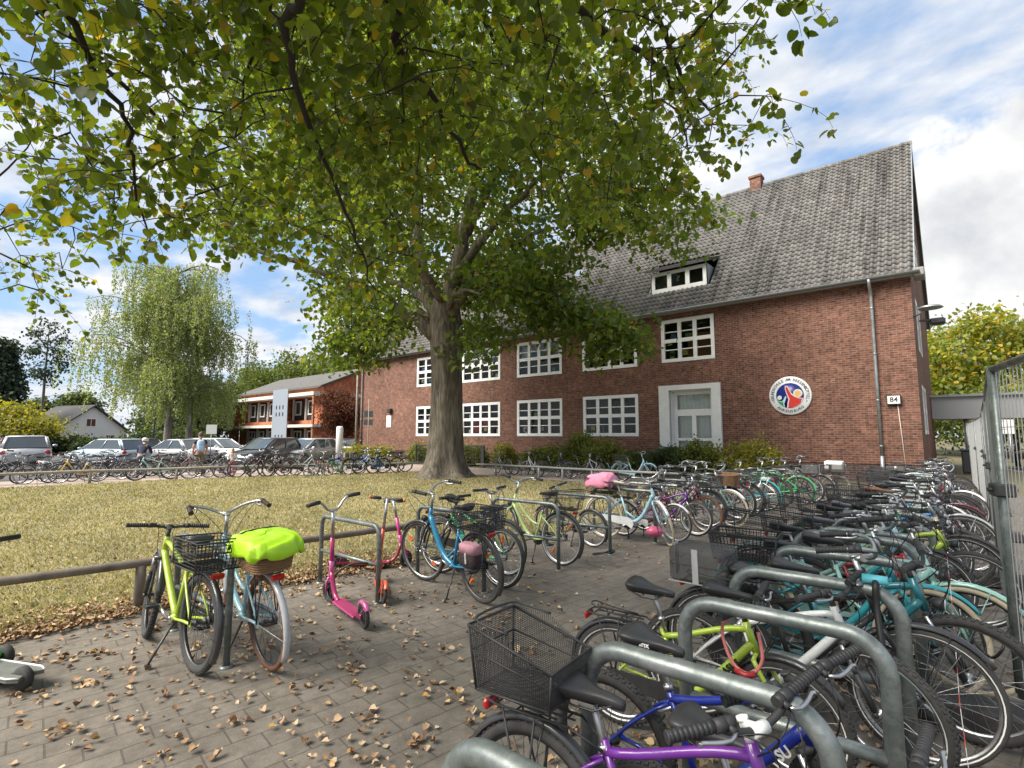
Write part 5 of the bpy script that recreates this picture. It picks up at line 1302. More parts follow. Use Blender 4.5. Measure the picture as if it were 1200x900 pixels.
for i, (px, wd, c, kind, lab, ex) in enumerate(LEFT):
    x, y = far_spot(px, wd); h = ex.get('rz', random.choice((70, 250)) + random.uniform(-14, 14))
    bike(x, y, h, lab, kind, ex.get('s', .97), c, lean=random.uniform(-5, 5), steer=random.uniform(-18, 18), bar='swept' if kind in ('step', 'wave') else 'riser', load=ex.get('load', random.choice((None, None, 'basket'))) if kind != 'mtb' else None, rack=kind != 'mtb', group='bicycles behind the far lawn rail')
for i, px in enumerate((30, 63, 92, 117, 138, 158, 181, 203, 229, 256, 288, 312, 349, 390, 433)):
    wd = 17.9 + px*.0125 + 1.35; x, y = far_spot(px, wd); c = random.choice(('black', 'grey', 'navy', 'silver', 'black', 'teal', 'bordeaux'))
    kind = random.choice(('step', 'diamond', 'mtb'))
    bike(x, y, random.choice((74, 254)) + random.uniform(-22, 22), f'{c} bicycle in the rear rank of the far row, {ORD[i]} from the left end', kind, random.uniform(.86, .98), c, lean=random.uniform(-6, 6), steer=random.uniform(-25, 25), bar='swept' if kind == 'step' else 'riser', load=random.choice((None, 'basket')) if kind != 'mtb' else None, rack=kind != 'mtb', group='rear rank of bicycles behind the far lawn rail')
BACK = [(-15.1, 'grey', 'step', 0), (-14.2, 'silver', 'mtb', 1), (-13.4, 'white', 'step', 0), (-12.6, 'black', 'diamond', 1), (-11.9, 'darkgreen', 'mtb', 0), (-11.2, 'black', 'step', 1), (-10.5, 'silver', 'diamond', 0), (-9.9, 'teal', 'mtb', 1)]
for i, (x, c, kind, fl_) in enumerate(BACK):
    bike(x, 17.05 + .15*(i % 2), (25 if fl_ else 158) + random.uniform(-10, 10), f'{c.replace("darkgreen", "dark green")} bicycle, {ORD[i]} from the trunk behind the back lawn rail', kind, .72 if kind == 'mtb' else .9, c, lean=random.uniform(-9, 9), steer=random.uniform(-25, 25), bar='riser', rack=False, group='bicycles behind the back lawn rail')
bike(-9.05, 17.25, 14, 'pale blue bicycle with step through frame standing before the hedge', 'wave', .96, 'sky', lean=3, steer=-10, bar='swept', load='basket', guard_col='sky', group='bicycles behind the back lawn rail')

# ------------------------------------------------------------------ locks, straps, tape, helmet
def cord(name, label, cat, P, r, m, k=4):
    mb = MB(); mb.tube(smooth_path(P, k), r, 8); o = mb.build(name, m); return tag(o, label, cat)
cord('cable_lock', 'black cable lock looping from the hoop crossbar to the pink scooter', 'lock', [(-4.62, 3.16, .37), (-4.74, 3.02, .36), (-4.86, 2.92, .24), (-4.82, 2.84, .10), (-4.62, 2.82, .05), (-4.34, 2.82, .08), (-4.2, 2.82, .10)], .009, CABLE)
CORAL = mat('coral lock sleeve', (.55, .16, .15), .5)
lk = cord('loop_lock', 'coral coloured loop lock hanging on the lime bicycle frame', 'lock', [(-.88, 2.74, .80), (-.95, 2.70, .72), (-.92, 2.68, .60), (-.87, 2.68, .54), (-.81, 2.69, .54), (-.77, 2.70, .61), (-.79, 2.72, .72)], .008, CORAL)
mb = MB(); mb.tube([(-.89, 2.68, .538), (-.845, 2.675, .525), (-.80, 2.685, .538)], .015, 10); mb.build('lock_body', mat('dark red lock body', (.30, .02, .02), .4), lk)
cord('cable_lock', 'black cable lock hooked over the fence side front wheel', 'lock', [(-.02, 4.30, .42), (.05, 4.24, .36), (.10, 4.20, .42), (.13, 4.26, .50), (.16, 4.4, .52)], .008, CABLE)
cord('cable_lock', 'dark cable lock lying round the foot of the empty hoop', 'lock', [(-3.84, 6.55, .02), (-3.95, 6.48, .015), (-3.98, 6.36, .015), (-3.82, 6.30, .05), (-3.70, 6.40, .10), (-3.72, 6.52, .06), (-3.80, 6.58, .02)], .008, CABLE)
st_ = cord('strap_lock', 'black strap lock with turquoise clamp hanging over a thick hoop', 'lock', [(-.385, 3.36, .90), (-.38, 3.31, .88), (-.38, 3.30, .78), (-.36, 3.24, .60), (-.34, 3.22, .40)], .016, CABLE)
TQ = mat('turquoise plastic', (.12, .50, .58), .45); mb = MB(); mb.tube([(-.44, 3.35, .905), (-.33, 3.35, .905)], .024, 10); mb.tube([(-.345, 3.225, .47), (-.33, 3.22, .22)], .02, 8); mb.build('clamp', TQ, st_)
def tape():
    m, nt, b, out = new_mat('red and white barrier tape'); v = coords(nt)
    s = N(nt, 'ShaderNodeSeparateXYZ'); L(nt, v, s.inputs[0]); f = N(nt, 'ShaderNodeMath', operation='MULTIPLY'); L(nt, s.outputs[2], f.inputs[0]); f.inputs[1].default_value = 9.
    g = N(nt, 'ShaderNodeMath', operation='FRACT'); L(nt, f.outputs[0], g.inputs[0]); r = ramp(nt, g.outputs[0], [(0, (.72, .70, .68)), (.55, (.62, .10, .08))], 'CONSTANT'); L(nt, r.outputs[0], b.inputs['Base Color']); b.inputs['Roughness'].default_value = .5
    mb = MB(); mb.tube([(-.12, 4.62, .88), (-.10, 4.1, .62), (-.09, 3.6, .30), (-.06, 3.2, .02)], .008, 5, flat=.25); o = mb.build('barrier_tape', m); tag(o, 'twisted red and white barrier tape hanging down by the mesh fence', 'tape')
tape()
hl = thing('helmet', 'pink and black bicycle helmet hanging low at the hoop of the cruiser', 'helmet', (-3.62, 7.55, .20), R(30))
mb = MB(); mb.ball((0, 0, 0), (.13, .10, .08), 16, 8); mb.build('shell', mat('pink helmet shell', (.55, .10, .20), .35), hl)
mb = MB(); mb.tube(smooth_path([(.05, .09, -.0), (.02, .05, .12), (-.02, 0, .2), (.02, -.05, .12), (.05, -.09, 0)], 3), .007, 5); mb.build('strap', BLACK, hl)
# ------------------------------------------------------------------ low timber rails round the lawn
def rail(P, label, r=.055, z=.43, every=2.6, thin=False, m=WOOD, name='rail_fence', rough=.012):
    t = thing(name, label, 'fence', (P[0][0], P[0][1], 0))
    o = Vector((P[0][0], P[0][1], 0))
    Q = []
    for (x1, y1), (x2, y2) in zip(P[:-1], P[1:]):
        n = max(1, int(math.hypot(x2 - x1, y2 - y1)/1.0))
        for i in range(n): Q.append((x1 + (x2 - x1)*i/n - o.x, y1 + (y2 - y1)*i/n - o.y, z + random.uniform(-rough, rough)))
    Q.append((P[-1][0] - o.x, P[-1][1] - o.y, z))
    mb = MB(); mb.tube(Q, [r*random.uniform(.92, 1.08) for _ in Q], 10); mb.build('rail', m, t)
    acc = every*.5; d = 0
    for a, c in zip(Q[:-1], Q[1:]):
        L_ = math.hypot(c[0] - a[0], c[1] - a[1]); d += L_
        if d >= acc:
            acc += every; h = z - r*.6
            mb = MB(); mb.tube([(c[0], c[1], -.05), (c[0], c[1], h*.5), (c[0], c[1], h)], [r*1.15, r*1.1, r*1.05], 10); mb.build('post', m, t)
    return t
rail([(-7.2, -6.), (-6.42, -.5), (-6.24, .63), (-6.09, 1.6), (-5.98, 3.2), (-5.78, 4.75), (-5.6, 6.2)], 'low round timber rail along the paving side of the lawn', every=3.05, r=.042)
PALEW = mat('pale weathered timber', (.30, .27, .22), .8, var=.25, vscale=6)
rail([(-23.3, -9), (-23.35, 1.8), (-22.7, 5.6), (-21.7, 9.2), (-20.3, 12.4), (-18.6, 15.6)], 'long low pale timber rail between the lawn and the parked bicycles', r=.045, every=2.8, m=PALEW)
GREYW = mat('grey metal rail', (.33, .32, .29), .6, .3)
rail([(-15.9, 16.2), (-11.5, 16.35), (-7.6, 16.3), (-5.2, 16.35)], 'low grey rail behind the lawn in front of the school hedge', r=.04, every=1.6, m=GREYW)
# black railing left of the trunk, before the plinth
t = thing('black_railing', 'black steel railing with dark panel between the far bicycles and the trunk', 'railing', (-24.6, 19.9, 0))
mb = MB(); mb.box(0, -.03, 0, .08, .05, 1.15); mb.box(5.4, -.03, 0, 5.62, .05, 1.15); mb.box(.08, -.02, 1.07, 5.4, .04, 1.13); mb.box(2.6, -.02, 0, 2.68, .04, 1.07); mb.build('frame', BLACK, t)
mb = MB()
for i in range(34): mb.box(.12 + i*.157, 0, .14, .14 + i*.157, .015, 1.07)
mb.box(.08, 0, .1, 5.4, .02, .14); mb.build('bars', BLACK, t)
# ------------------------------------------------------------------ mesh construction fence on the right
MESHG = mat('bright galvanised wire', (.40, .41, .41), .45, .3, .1)
FG = 'mesh fence panels on the right'
def panel(p0, p1, label, h=2.08):
    d = Vector((p1[0] - p0[0], p1[1] - p0[1], 0)); L_ = d.length; a = math.atan2(d.y, d.x)
    t = thing('mesh_fence', label, 'fence panel', (p0[0], p0[1], 0), a, FG)
    mb = MB(); r = .021
    mb.tube([(.04, 0, .12), (.04, 0, h)], r, 12); mb.tube([(L_ - .04, 0, .12), (L_ - .04, 0, h)], r, 12); mb.tube([(.04, 0, h - .02), (L_ - .04, 0, h - .02)], r, 12); mb.tube([(.04, 0, .20), (L_ - .04, 0, .20)], r*.8, 10)
    mb.build('frame', GALV, t)
    mb = MB()
    n = int((L_ - .1)/.06)
    for i in range(1, n): x = .05 + (L_ - .1)*i/n; mb.tube([(x, .004, .2), (x, .004, h - .03)], .0027, 4, 0, False, False)
    for z in (.25, .45, .7, .95, 1.2, 1.45, 1.7, 1.95): mb.tube([(.04, -.004, z), (L_ - .04, -.004, z)], .0027, 4, 0, False, False)
    mb.build('wire_mesh', MESHG, t)
    mb = MB(); mb.box(L_ - .09, -.05, 1.28, L_ + .05, .05, 1.36, bev=.01); mb.tube([(L_ - .02, -.07, 1.32), (L_ - .02, .07, 1.32)], .012, 8); mb.build('clamp', DARKSTEEL, t)
    return t
FP = [(.95, .55), (.17, 4.42), (.24, 7.95), (.30, 11.45), (.36, 14.95), (.30, 18.4), (.20, 21.9)]
for i, (a, c) in enumerate(zip(FP[:-1], FP[1:])):
    panel(a, c, 'mesh fence panel nearest the camera at the right edge' if i == 0 else f'mesh fence panel, {ORD[i]} from the camera beside the right hand bicycles')
FOOT = mat('black recycled plastic', (.045, .042, .04), .85, var=.35, vscale=7, bmp=.3, grime=.6)
for i, (x, y) in enumerate(FP[1:]):
    t = thing('ballast_block', f'dark slotted fence foot block under the {ORD[i]} fence joint from the camera', 'fence foot', (x - .02, y - .30 if i == 0 else y, 0), R(2), 'fence feet under the mesh fence')
    mb = MB(); mb.box(-.46, -.115, .0, .36, .115, .14, bev=.02); mb.build('block', FOOT, t)
    mb = MB()
    for sx in (-.26, -.12, .0): mb.lathe([(.001, .1435), (.022, .1435), (.03, .141)], (sx, -.03, 0), 'z', 14); mb.lathe([(.001, .1435), (.022, .1435), (.03, .141)], (sx, .04, 0), 'z', 14)
    mb.build('socket', BLACK, t)
# printed strip on the near panel
t = thing('fence_sign', 'pale strip sign with dark lettering cable tied to the near mesh panel', 'sign', (.455, 3.02, 1.545), math.atan2(3.87, -.78))
mb = MB(); mb.box(-.55, .012, -.06, .55, .018, .06); mb.box(-.55, .012, -.10, .55, .018, -.075); mb.build('board', mat('pale sign board', (.62, .63, .60), .5, var=.05), t)
mb = MB(); mb.box(-.55, .012, .085, .55, .0185, .10); mb.build('red_strip', mat('faded red strip', (.42, .13, .15), .6), t)
mb = MB()
vs, fs = text_mesh('BAUZAUN', .075, .001, .001)
mb.add([(-x + .0, .0195 + z, y) for x, y, z in vs], fs); 
t_let = mb.build('lettering', BLACK, t)
def proj(p):
    v = Vector(p) - Vector((0, 0, CAM_H)); wz = v.dot(_f)
    if wz < .3: return None
    return 600 + FPX*v.dot(_r)/wz, 450 - FPX*v.dot(_u)/wz, wz
# ------------------------------------------------------------------ bark, leaves, trees
def bark_mat(name, c0, c1, sc=1., strength=.9):
    m, nt, b, out = new_mat(name)
    v = coords(nt, scale=(6*sc, 6*sc, .75*sc)); n = noise(nt, v, 1.6, 9, .65, .6); v2 = coords(nt); n2 = noise(nt, v2, 1.1, 6, .6)
    r = ramp(nt, n, [(.32, [x*.35 for x in c0]), (.5, c0), (.72, c1)])
    a = ramp(nt, n2, [(.3, .75), (.7, 1.2)]); L(nt, mixc(nt, 1., r.outputs[0], a.outputs[0], 'MULTIPLY'), b.inputs['Base Color'])
    b.inputs['Roughness'].default_value = .92; b.inputs['Specular IOR Level'].default_value = .2
    bump(nt, b, n, strength, .05); return m
BARK = bark_mat('furrowed grey bark', (.135, .115, .088), (.27, .235, .185))
TWIG = mat('dark twig bark', (.030, .024, .019), .9, var=.3)
LIMEL = leafy('linden leaves', [(0, (.050, .078, .014)), (.5, (.082, .115, .018)), (.9, (.120, .145, .024)), (.97, (.18, .155, .025)), (1, (.30, .19, .03))], .50, .45)
OAKL = leafy('oak leaves', [(0, (.045, .075, .018)), (.5, (.070, .108, .024)), (.9, (.10, .135, .030)), (1, (.18, .15, .035))], .46, .5)
def leaf_template(fold=.25, tip=1.0):
    """heart shaped leaf, base at origin, blade along +Y, folded along the rib"""
    half = [(0, 0), (.30, -.07), (.50, .16), (.51, .46), (.34, .78), (0, 1.03)]
    rib = [(0, .0), (0, .16), (0, .42), (0, .72)]
    tv = [(0, 0, 0), (0, .16, -.0), (0, .42, -.02), (0, .78, -.05), (0, 1.03, -.13)]
    for sx in (1, -1):
        for x, y in half[1:5]: tv.append((sx*x, y, abs(x)*fold - .10*y*y))
    tf = []
    R0, L0 = 5, 9
    tf += [(0, R0, R0+1, 1), (1, R0+1, R0+2, 2), (2, R0+2, R0+3, 3), (3, R0+3, 4)]
    tf += [(0, 1, L0+1, L0), (1, 2, L0+2, L0+1), (2, 3, L0+3, L0+2), (3, 4, L0+3)]
    return tv, tf
LEAF_SMALL = ([(0, 0, 0), (.34, .35, .08), (.22, .75, .02), (0, 1, -.08), (-.22, .75, .02), (-.34, .35, .08), (0, .45, -.02)], [(0, 1, 6), (1, 2, 3, 6), (6, 3, 4, 5), (0, 6, 5)])
def hang_rot(n, droop=.9, spread=.6, rng=RNG):
    """leaf frames: blade direction (Y axis) points outwards and down, blade normal roughly sideways/up"""
    az = rng.uniform(0, 2*np.pi, n); el = rng.normal(-droop, spread, n)
    Yx = np.cos(el)*np.cos(az); Yy = np.cos(el)*np.sin(az); Yz = np.sin(el); Y = np.stack([Yx, Yy, Yz], 1)
    up = rng.normal(0, .6, (n, 3)) + np.array([0, 0, 1.])
    X = np.cross(Y, up); X /= np.linalg.norm(X, axis=1)[:, None] + 1e-9; Z = np.cross(X, Y)
    return np.stack([X, Y, Z], 2)
def limbs(mb, segs, n=8):
    for P, r in segs: mb.tube(P, r, n)
def grow(paths_pts, targets, rad_tip=.006, rad_max=.05, step=.35, curl=.25, rng=RNG):
    """connect every target to the nearest skeleton node with a wavy twig; returns tubes"""
    nodes = np.array(paths_pts); out = []
    tg = np.array(targets); d0 = np.array([np.min(np.linalg.norm(nodes - t, axis=1)) for t in tg]); order = np.argsort(d0)
    for i in order:
        t = tg[i]; dd = np.linalg.norm(nodes - t, axis=1); j = int(np.argmin(dd)); p = nodes[j]; Ld = dd[j]
        if Ld < .05: continue
        k = max(2, int(Ld/step)); P = []
        off = rng.normal(0, curl*Ld*.35, 3); sag = np.array([0, 0, .10*Ld])
        for q in range(k + 1):
            u = q/k; P.append(p*(1-u) + t*u + (off + sag)*math.sin(math.pi*u))
        r0 = min(rad_max, rad_tip + .008*Ld); out.append((P, [r0 + (rad_tip - r0)*q/k for q in range(k + 1)]))
        nodes = np.vstack([nodes, np.array(P[1:])])
    return out
# ------------------------------------------------------------------ the big tree on the lawn
oak = thing('big_tree', 'big broad tree with thick grey trunk standing on the lawn before the school', 'tree', (-15.65, 14.1, 0))
def trunk_mesh(mb):
    # flared, fluted trunk up to the fork
    prof = [(-.1, 1.42), (.0, 1.18), (.18, .97), (.45, .82), (.9, .72), (1.8, .655), (3.0, .61), (4.2, .595), (5.2, .62), (6.0, .68), (6.6, .60), (7.2, .52)]
    n = 40; rs = []; ph = [random.uniform(0, 6.28) for _ in range(6)]
    for h, r in prof:
        fl_ = max(0, 1 - h/1.3)
        row = []
        for j in range(n):
            a = 2*math.pi*j/n
            rr = r*(1 + .19*fl_*math.cos(5*a + ph[0]) + .09*fl_*math.cos(3*a + ph[1]) + .045*math.cos(4*a + ph[2] + h*.35) + .03*math.cos(7*a + ph[3] - h*.5))
            row.append((rr*math.cos(a) + .10*math.sin(h*.45), rr*math.sin(a), h))
        rs.append(row)
    mb.rings(rs, True, 0, True, True)
mb = MB(); trunk_mesh(mb)
# knot on the trunk
mb.ring((.30, -.60, 5.0), .22, .09, 'y', 18, 8)
OAK_L = []
def limb(p0, p1, p2, p3, r0, r1, n=12):
    P = bez(p0, p1, p2, p3, n)
    P = [tuple(np.array(p) + RNG.normal(0, .05, 3)*(0 < i < n)) for i, p in enumerate(P)]
    OAK_L.append((P, [r0 + (r1 - r0)*(i/n)**.8 for i in range(n + 1)]))
limb((.05, 0, 6.2), (.3, 0, 8.), (.9, .3, 9.5), (1.6, .2, 13.5), .52, .16)
limb((-.2, 0, 6.0), (-.9, -.2, 7.2), (-1.6, -.3, 8.4), (-2.4, .4, 13.0), .40, .12)
limb((-.3, -.2, 5.6), (-1.5, -1., 7.2), (-3.6, -3.4, 8.7), (-6.8, -6.2, 9.4), .30, .06)       # long bough to the left
limb((-.4, .1, 6.3), (-2., .6, 8.), (-5., 1.5, 9.4), (-8.5, .8, 10.6), .26, .06)
limb((.3, -.1, 6.3), (1.8, -.4, 8.0), (3.2, -.6, 8.4), (6.0, -1.2, 8.2), .28, .06)          # boughs over the school windows
limb((.2, 0, 7.2), (1.6, -.2, 9.2), (3.8, -.3, 10.4), (7.6, -.9, 10.8), .26, .05)
limb((1.0, .2, 9.8), (2.5, .2, 11.6), (4.4, -.8, 13.), (7.2, -1.5, 14.2), .2, .05)
limb((-1.6, 0, 9.), (-2.8, -1.4, 11.), (-4.4, -3., 12.6), (-6.0, -4.4, 14.), .2, .05)
limb((0.2, -.3, 7.0), (.2, -2.0, 8.6), (.4, -4.0, 9.6), (1.2, -6.4, 10.2), .22, .05)
limb((1.6, .2, 13), (1.9, .2, 15), (1.5, 0, 17), (1.8, .3, 19), .15, .03)
limb((-2.4, .4, 12.5), (-2.8, .3, 14.5), (-3.2, 0, 16.5), (-3.6, .4, 18.5), .12, .03)
limb((.3, -.2, 6.6), (1.2, -.9, 7.2), (2.4, -1.6, 6.9), (4.2, -2.2, 6.2), .15, .03)         # drooping lower bough
limb((-.3, -.2, 6.4), (-1.2, -.9, 7.0), (-2.2, -1.4, 6.6), (-3.2, -1.8, 5.6), .13, .03)
nodes = [p for P, r in OAK_L for p in P[3:]]
tg = []
def oak_ok(p):
    x, y, z = p
    return True
rngo = np.random.default_rng(5)
while len(tg) < 560:
    u = rngo.uniform(-1, 1, 3)
    rr = np.linalg.norm(u)
    if rr > 1 or rr < .35: continue
    p = np.array([u[0]*9.6 - .6, u[1]*8.6 - .6, 11.6 + u[2]*7.8])
    if p[2] < 5.4: continue
    # lower skirt only in some directions: keeps the trunk and part of the facade open
    if p[2] < 7.6 and not (1.2 < p[0] < 6.6 or -5.2 < p[0] < -1.0): continue
    if p[2] < 6.6 and rngo.random() < .45: continue
    if p[0] > 3.5 and p[2] < 8.4 and p[0]*.35 + 4.4 > p[2] + 1.5: continue
    q_ = proj(p + np.array([-15.4, 14.2, 0]))
    if 484 < q_[0] < 566 and q_[1] > 225 and q_[2] < 21.5: continue
    if q_[0] < 374 and q_[1] > 288: continue
    if 690 < q_[0] < 840 and q_[1] > 262: continue
    if 640 < q_[0] <= 690 and q_[1] > 300 and rngo.random() < .6: continue
    tg.append(p)
for a_, b_, n_, sg_ in (((1.6, -.3, 7.6), (4.2, .2, 6.9), 26, .75), ((4.2, .2, 6.9), (7.0, 2.2, 4.7), 34, .6), ((5.5, 1.5, 9.6), (8.6, 3.0, 9.2), 22, .8), ((1.6, -.6, 5.6), (2.6, -1.2, 4.4), 16, .5), ((-2.4, -1.4, 6.2), (-4.6, -2.2, 5.4), 20, .6)):
    for _ in range(n_):
        u_ = rngo.random(); p = np.array(a_)*(1 - u_) + np.array(b_)*u_ + rngo.normal(0, sg_, 3)*np.array([1, 1, .7]); q_ = proj(p + np.array([-15.4, 14.2, 0]))
        if 488 < q_[0] < 560 and q_[2] < 21.: continue
        tg.append(p)
tw = grow(nodes, tg, .012, .07, .6, .22, rngo)
mb2 = MB(); limbs(mb2, OAK_L, 12); limbs(mb2, tw, 5)
mb.build('trunk', BARK, oak); mb2.build('branches', BARK, oak)
def clusters(tg, per, sg, rng):
    c = np.repeat(np.array(tg), per, 0); return c + rng.normal(0, 1, c.shape)*np.array(sg)
pos = clusters(tg, 72, (.50, .50, .24), rngo); pos = pos[pos[:, 2] > 3.7]
tv, tf = LEAF_SMALL
scatter('crown', tv, tf, pos, hang_rot(len(pos), .45, .6, rngo), rngo.uniform(.17, .31, len(pos)), OAKL, oak)
# ------------------------------------------------------------------ overhanging linden: trunk behind the camera, boughs reach over it
lind = thing('linden_tree', 'linden with large heart shaped leaves whose boughs hang into the top of the picture', 'tree', (-2.6, -2.8, 0))
LO = np.array([-2.6, -2.8, 0])
mb = MB(); n = 24
mb.rings([[(r*(1 + .07*math.cos(4*a))*math.cos(a), r*(1 + .07*math.cos(4*a))*math.sin(a), h) for a in np.linspace(0, 2*math.pi, n + 1)[:-1]] for h, r in ((-.1, .62), (.1, .48), (.5, .38), (1.5, .33), (3.5, .30), (5.0, .29), (7., .22), (9., .15), (11, .06))], True, 0, True, True)
mb.build('trunk', BARK, lind)
LL = []
def wl(P, r0, r1, k=4):
    Q = smooth_path([Vector(p) for p in P], k); Q = [tuple(np.array(q) - LO + RNG.normal(0, .018, 3)) for q in Q]
    LL.append((Q, [r0 + (r1 - r0)*(i/(len(Q) - 1))**.8 for i in range(len(Q))]))
# boughs fan out forwards and left above the yard, tips hanging
T0 = (-2.6, -2.8, 5.0)
wl([T0, (-2.0, -.6, 4.6), (-1.97, .84, 3.61), (-2.23, 1.0, 3.56), (-2.5, 1.2, 3.44), (-2.82, 1.59, 3.23), (-3.08, 1.99, 2.98), (-3.19, 2.16, 2.74)], .036, .005)
wl([T0, (-2.7, -1.2, 4.5), (-2.91, .22, 3.75), (-3.07, .33, 3.68), (-3.47, .62, 3.54), (-3.72, .78, 3.44), (-4.02, .89, 3.19), (-4.18, 1.03, 2.95)], .034, .004)
wl([T0, (-2.1, -.4, 5.0), (-2.16, 1.32, 4.21), (-2.56, 1.91, 4.05), (-2.72, 2.28, 4.08), (-2.95, 2.84, 3.96), (-3.02, 3.09, 3.97)], .050, .010)
wl([T0, (-1.8, .2, 5.6), (-1.67, 2.25, 4.5), (-1.67, 2.72, 4.38), (-1.52, 3.27, 4.35), (-1.44, 3.64, 4.25), (-1.32, 4.07, 4.25)], .048, .008)
wl([T0, (-2.6, -.3, 5.2), (-2.96, 1.15, 4.4), (-3.57, 1.36, 4.2), (-4.16, 1.54, 3.95)], .032, .005)
wl([(-2.6, -2.8, 5.0), (-2.0, -.2, 6.4), (-1.9, 2.2, 6.6), (-2.0, 4.2, 6.0), (-2.15, 5.8, 5.2)], .10, .014)
wl([(-2.6, -2.8, 5.2), (-1.2, .0, 6.6), (-.9, 2.2, 6.8), (-1.2, 3.6, 6.6)], .07, .012)
wl([(-2.6, -2.8, 4.4), (-4.2, -1.6, 5.2), (-5.2, .2, 5.1), (-5.8, 1.6, 4.6), (-6.2, 2.4, 4.1)], .05, .008)
wl([(-2.6, -2.8, 5.0), (-4.6, -1.2, 6.2), (-5.6, 1.4, 6.5), (-6.4, 3.6, 6.0), (-7.0, 5.4, 5.0)], .09, .012)
wl([(-2.6, -2.8, 5.6), (-3.6, .6, 7.2), (-4.2, 3.6, 7.4), (-4.8, 6.2, 6.6), (-5.0, 7.6, 5.6)], .10, .012)
wl([(-2.6, -2.8, 4.2), (-4.4, -2.2, 4.8), (-6.0, -1.0, 4.7), (-6.8, -.2, 4.2)], .045, .008)
wl([(-2.6, -2.8, 5.6), (-1.6, 1.6, 7.4), (-1.8, 5.2, 7.6), (-2.6, 8.0, 6.6)], .09, .012)
nodes = [np.array(p) for P, r in LL for p in P[4:]]
rngl = np.random.default_rng(21)
# crown volume: a shell of hanging foliage. The underside rises and falls so that sky, roof and lawn stay open where the boughs end
def under(az):
    """lowest elevation angle (degrees) the foliage reaches at bearing az (degrees left of straight ahead is negative)"""
    pts = [(-60, 3), (-47.5, 5.7), (-44.9, 7.9), (-43.0, 9.0), (-41.0, 10.7), (-38.9, 13.2), (-37.2, 14.9), (-34.0, 15.7), (-29.9, 17.1), (-24.5, 17.3), (-22.2, 16.5), (-20.9, 10.6), (-18.3, 7.2), (-14.8, 5.3), (-11.7, 6.5), (-10.3, 16.5), (-9.2, 23.5), (-6.8, 24.9), (-3.9, 24.6), (-1.0, 27.5), (2.0, 26.7), (5.8, 23.7), (9.6, 20.5), (13.3, 19.0), (17.8, 19.0), (20.2, 23.7), (23.2, 26.0), (26.5, 25.8), (29.5, 24.4), (31.5, 26.9), (32.6, 31), (33.3, 38), (39.2, 42), (50.6, 50)]
    return float(np.interp(az, [p[0] for p in pts], [p[1] for p in pts]))
tg = []; tries = 0
while len(tg) < 1180 and tries < 300000:
    tries += 1
    r_ = 3.1 + 7.*rngl.uniform(0, 1)**1.15; az = rngl.uniform(-58, 42); el = rngl.uniform(4, 60)
    d = Vector((math.sin(R(az))*math.cos(R(el)), math.cos(R(az))*math.cos(R(el)), math.sin(R(el))))
    fwd = Vector((-math.sin(YAW), math.cos(YAW), 0)); p = Vector((0, 0, CAM_H)) + (_r*d.x + fwd*d.y + Vector((0, 0, d.z)))*r_
    lo = under(az) + 2.2 + rngl.exponential(1.6)
    if el < lo or p.z < 2.1 or p.z > 8.4: continue
    dens = 1.
    if az < -34 and el < 24: dens = .30
    if az < -38 and el < 30: dens = .42
    if az > 16: dens = .75
    if az > 23: dens = .45
    if az > 29: dens = .10
    if el < 19 and r_ < 5.2: continue
    if el < 28 and r_ < 3.6: continue
    if r_ < 3.7: dens *= .5
    if rngl.random() > dens: continue
    tg.append(np.array(p) - LO)
nb_ = 0
while nb_ < 330:      # unseen rest of the crown round the trunk, added to shade the foreground
    p = np.array([rngl.uniform(-9, 4.5), rngl.uniform(-9, 2.2), rngl.uniform(4.2, 9.5)])
    q_ = proj(p)
    if q_ is not None and -150 < q_[0] < 1350 and q_[1] > -160: continue
    if np.linalg.norm((p - np.array([-2.6, -2.8, 6.])) / np.array([6.5, 6., 3.6])) > 1: continue
    tg.append(p - LO); nb_ += 1
tw = grow(nodes, tg, .0035, .02, .22, .3, rngl)
mb = MB(); limbs(mb, LL, 10); limbs(mb, tw, 5)
tips = []
for t in tg:       # each target carries three or four hanging shoots
    for q in range(rngl.integers(3, 5)):
        a = rngl.uniform(0, 2*math.pi); ln = rngl.uniform(.28, .62); e = t + np.array([math.cos(a)*ln*.75, math.sin(a)*ln*.75, -ln*rngl.uniform(.25, .8)])
        P = bez(t, t + (e - t)*.35 + np.array([0, 0, .06]), e + np.array([0, 0, .14]), e, 5); mb.tube(P, [.0032, .0028, .0024, .002, .0016, .0012], 4, 0, False, False)
        for k in range(1, 6):
            for _ in range(2 if k > 1 else 1): tips.append(np.array(P[k]) + rngl.normal(0, .012, 3))
        tips.append(np.array(P[5]))
mb.build('branches', TWIG, lind)
tips = np.array(tips); tv, tf = leaf_template()
# leaf stalks let the blade hang a little away from the shoot
rot = hang_rot(len(tips), .62, .45, rngl); tips = tips + rot[:, :, 1]*.02
scatter('crown', tv, tf, tips, rot, rngl.uniform(.040, .070, len(tips)), LIMEL, lind)
print('linden targets', len(tg), 'leaves', len(tips))

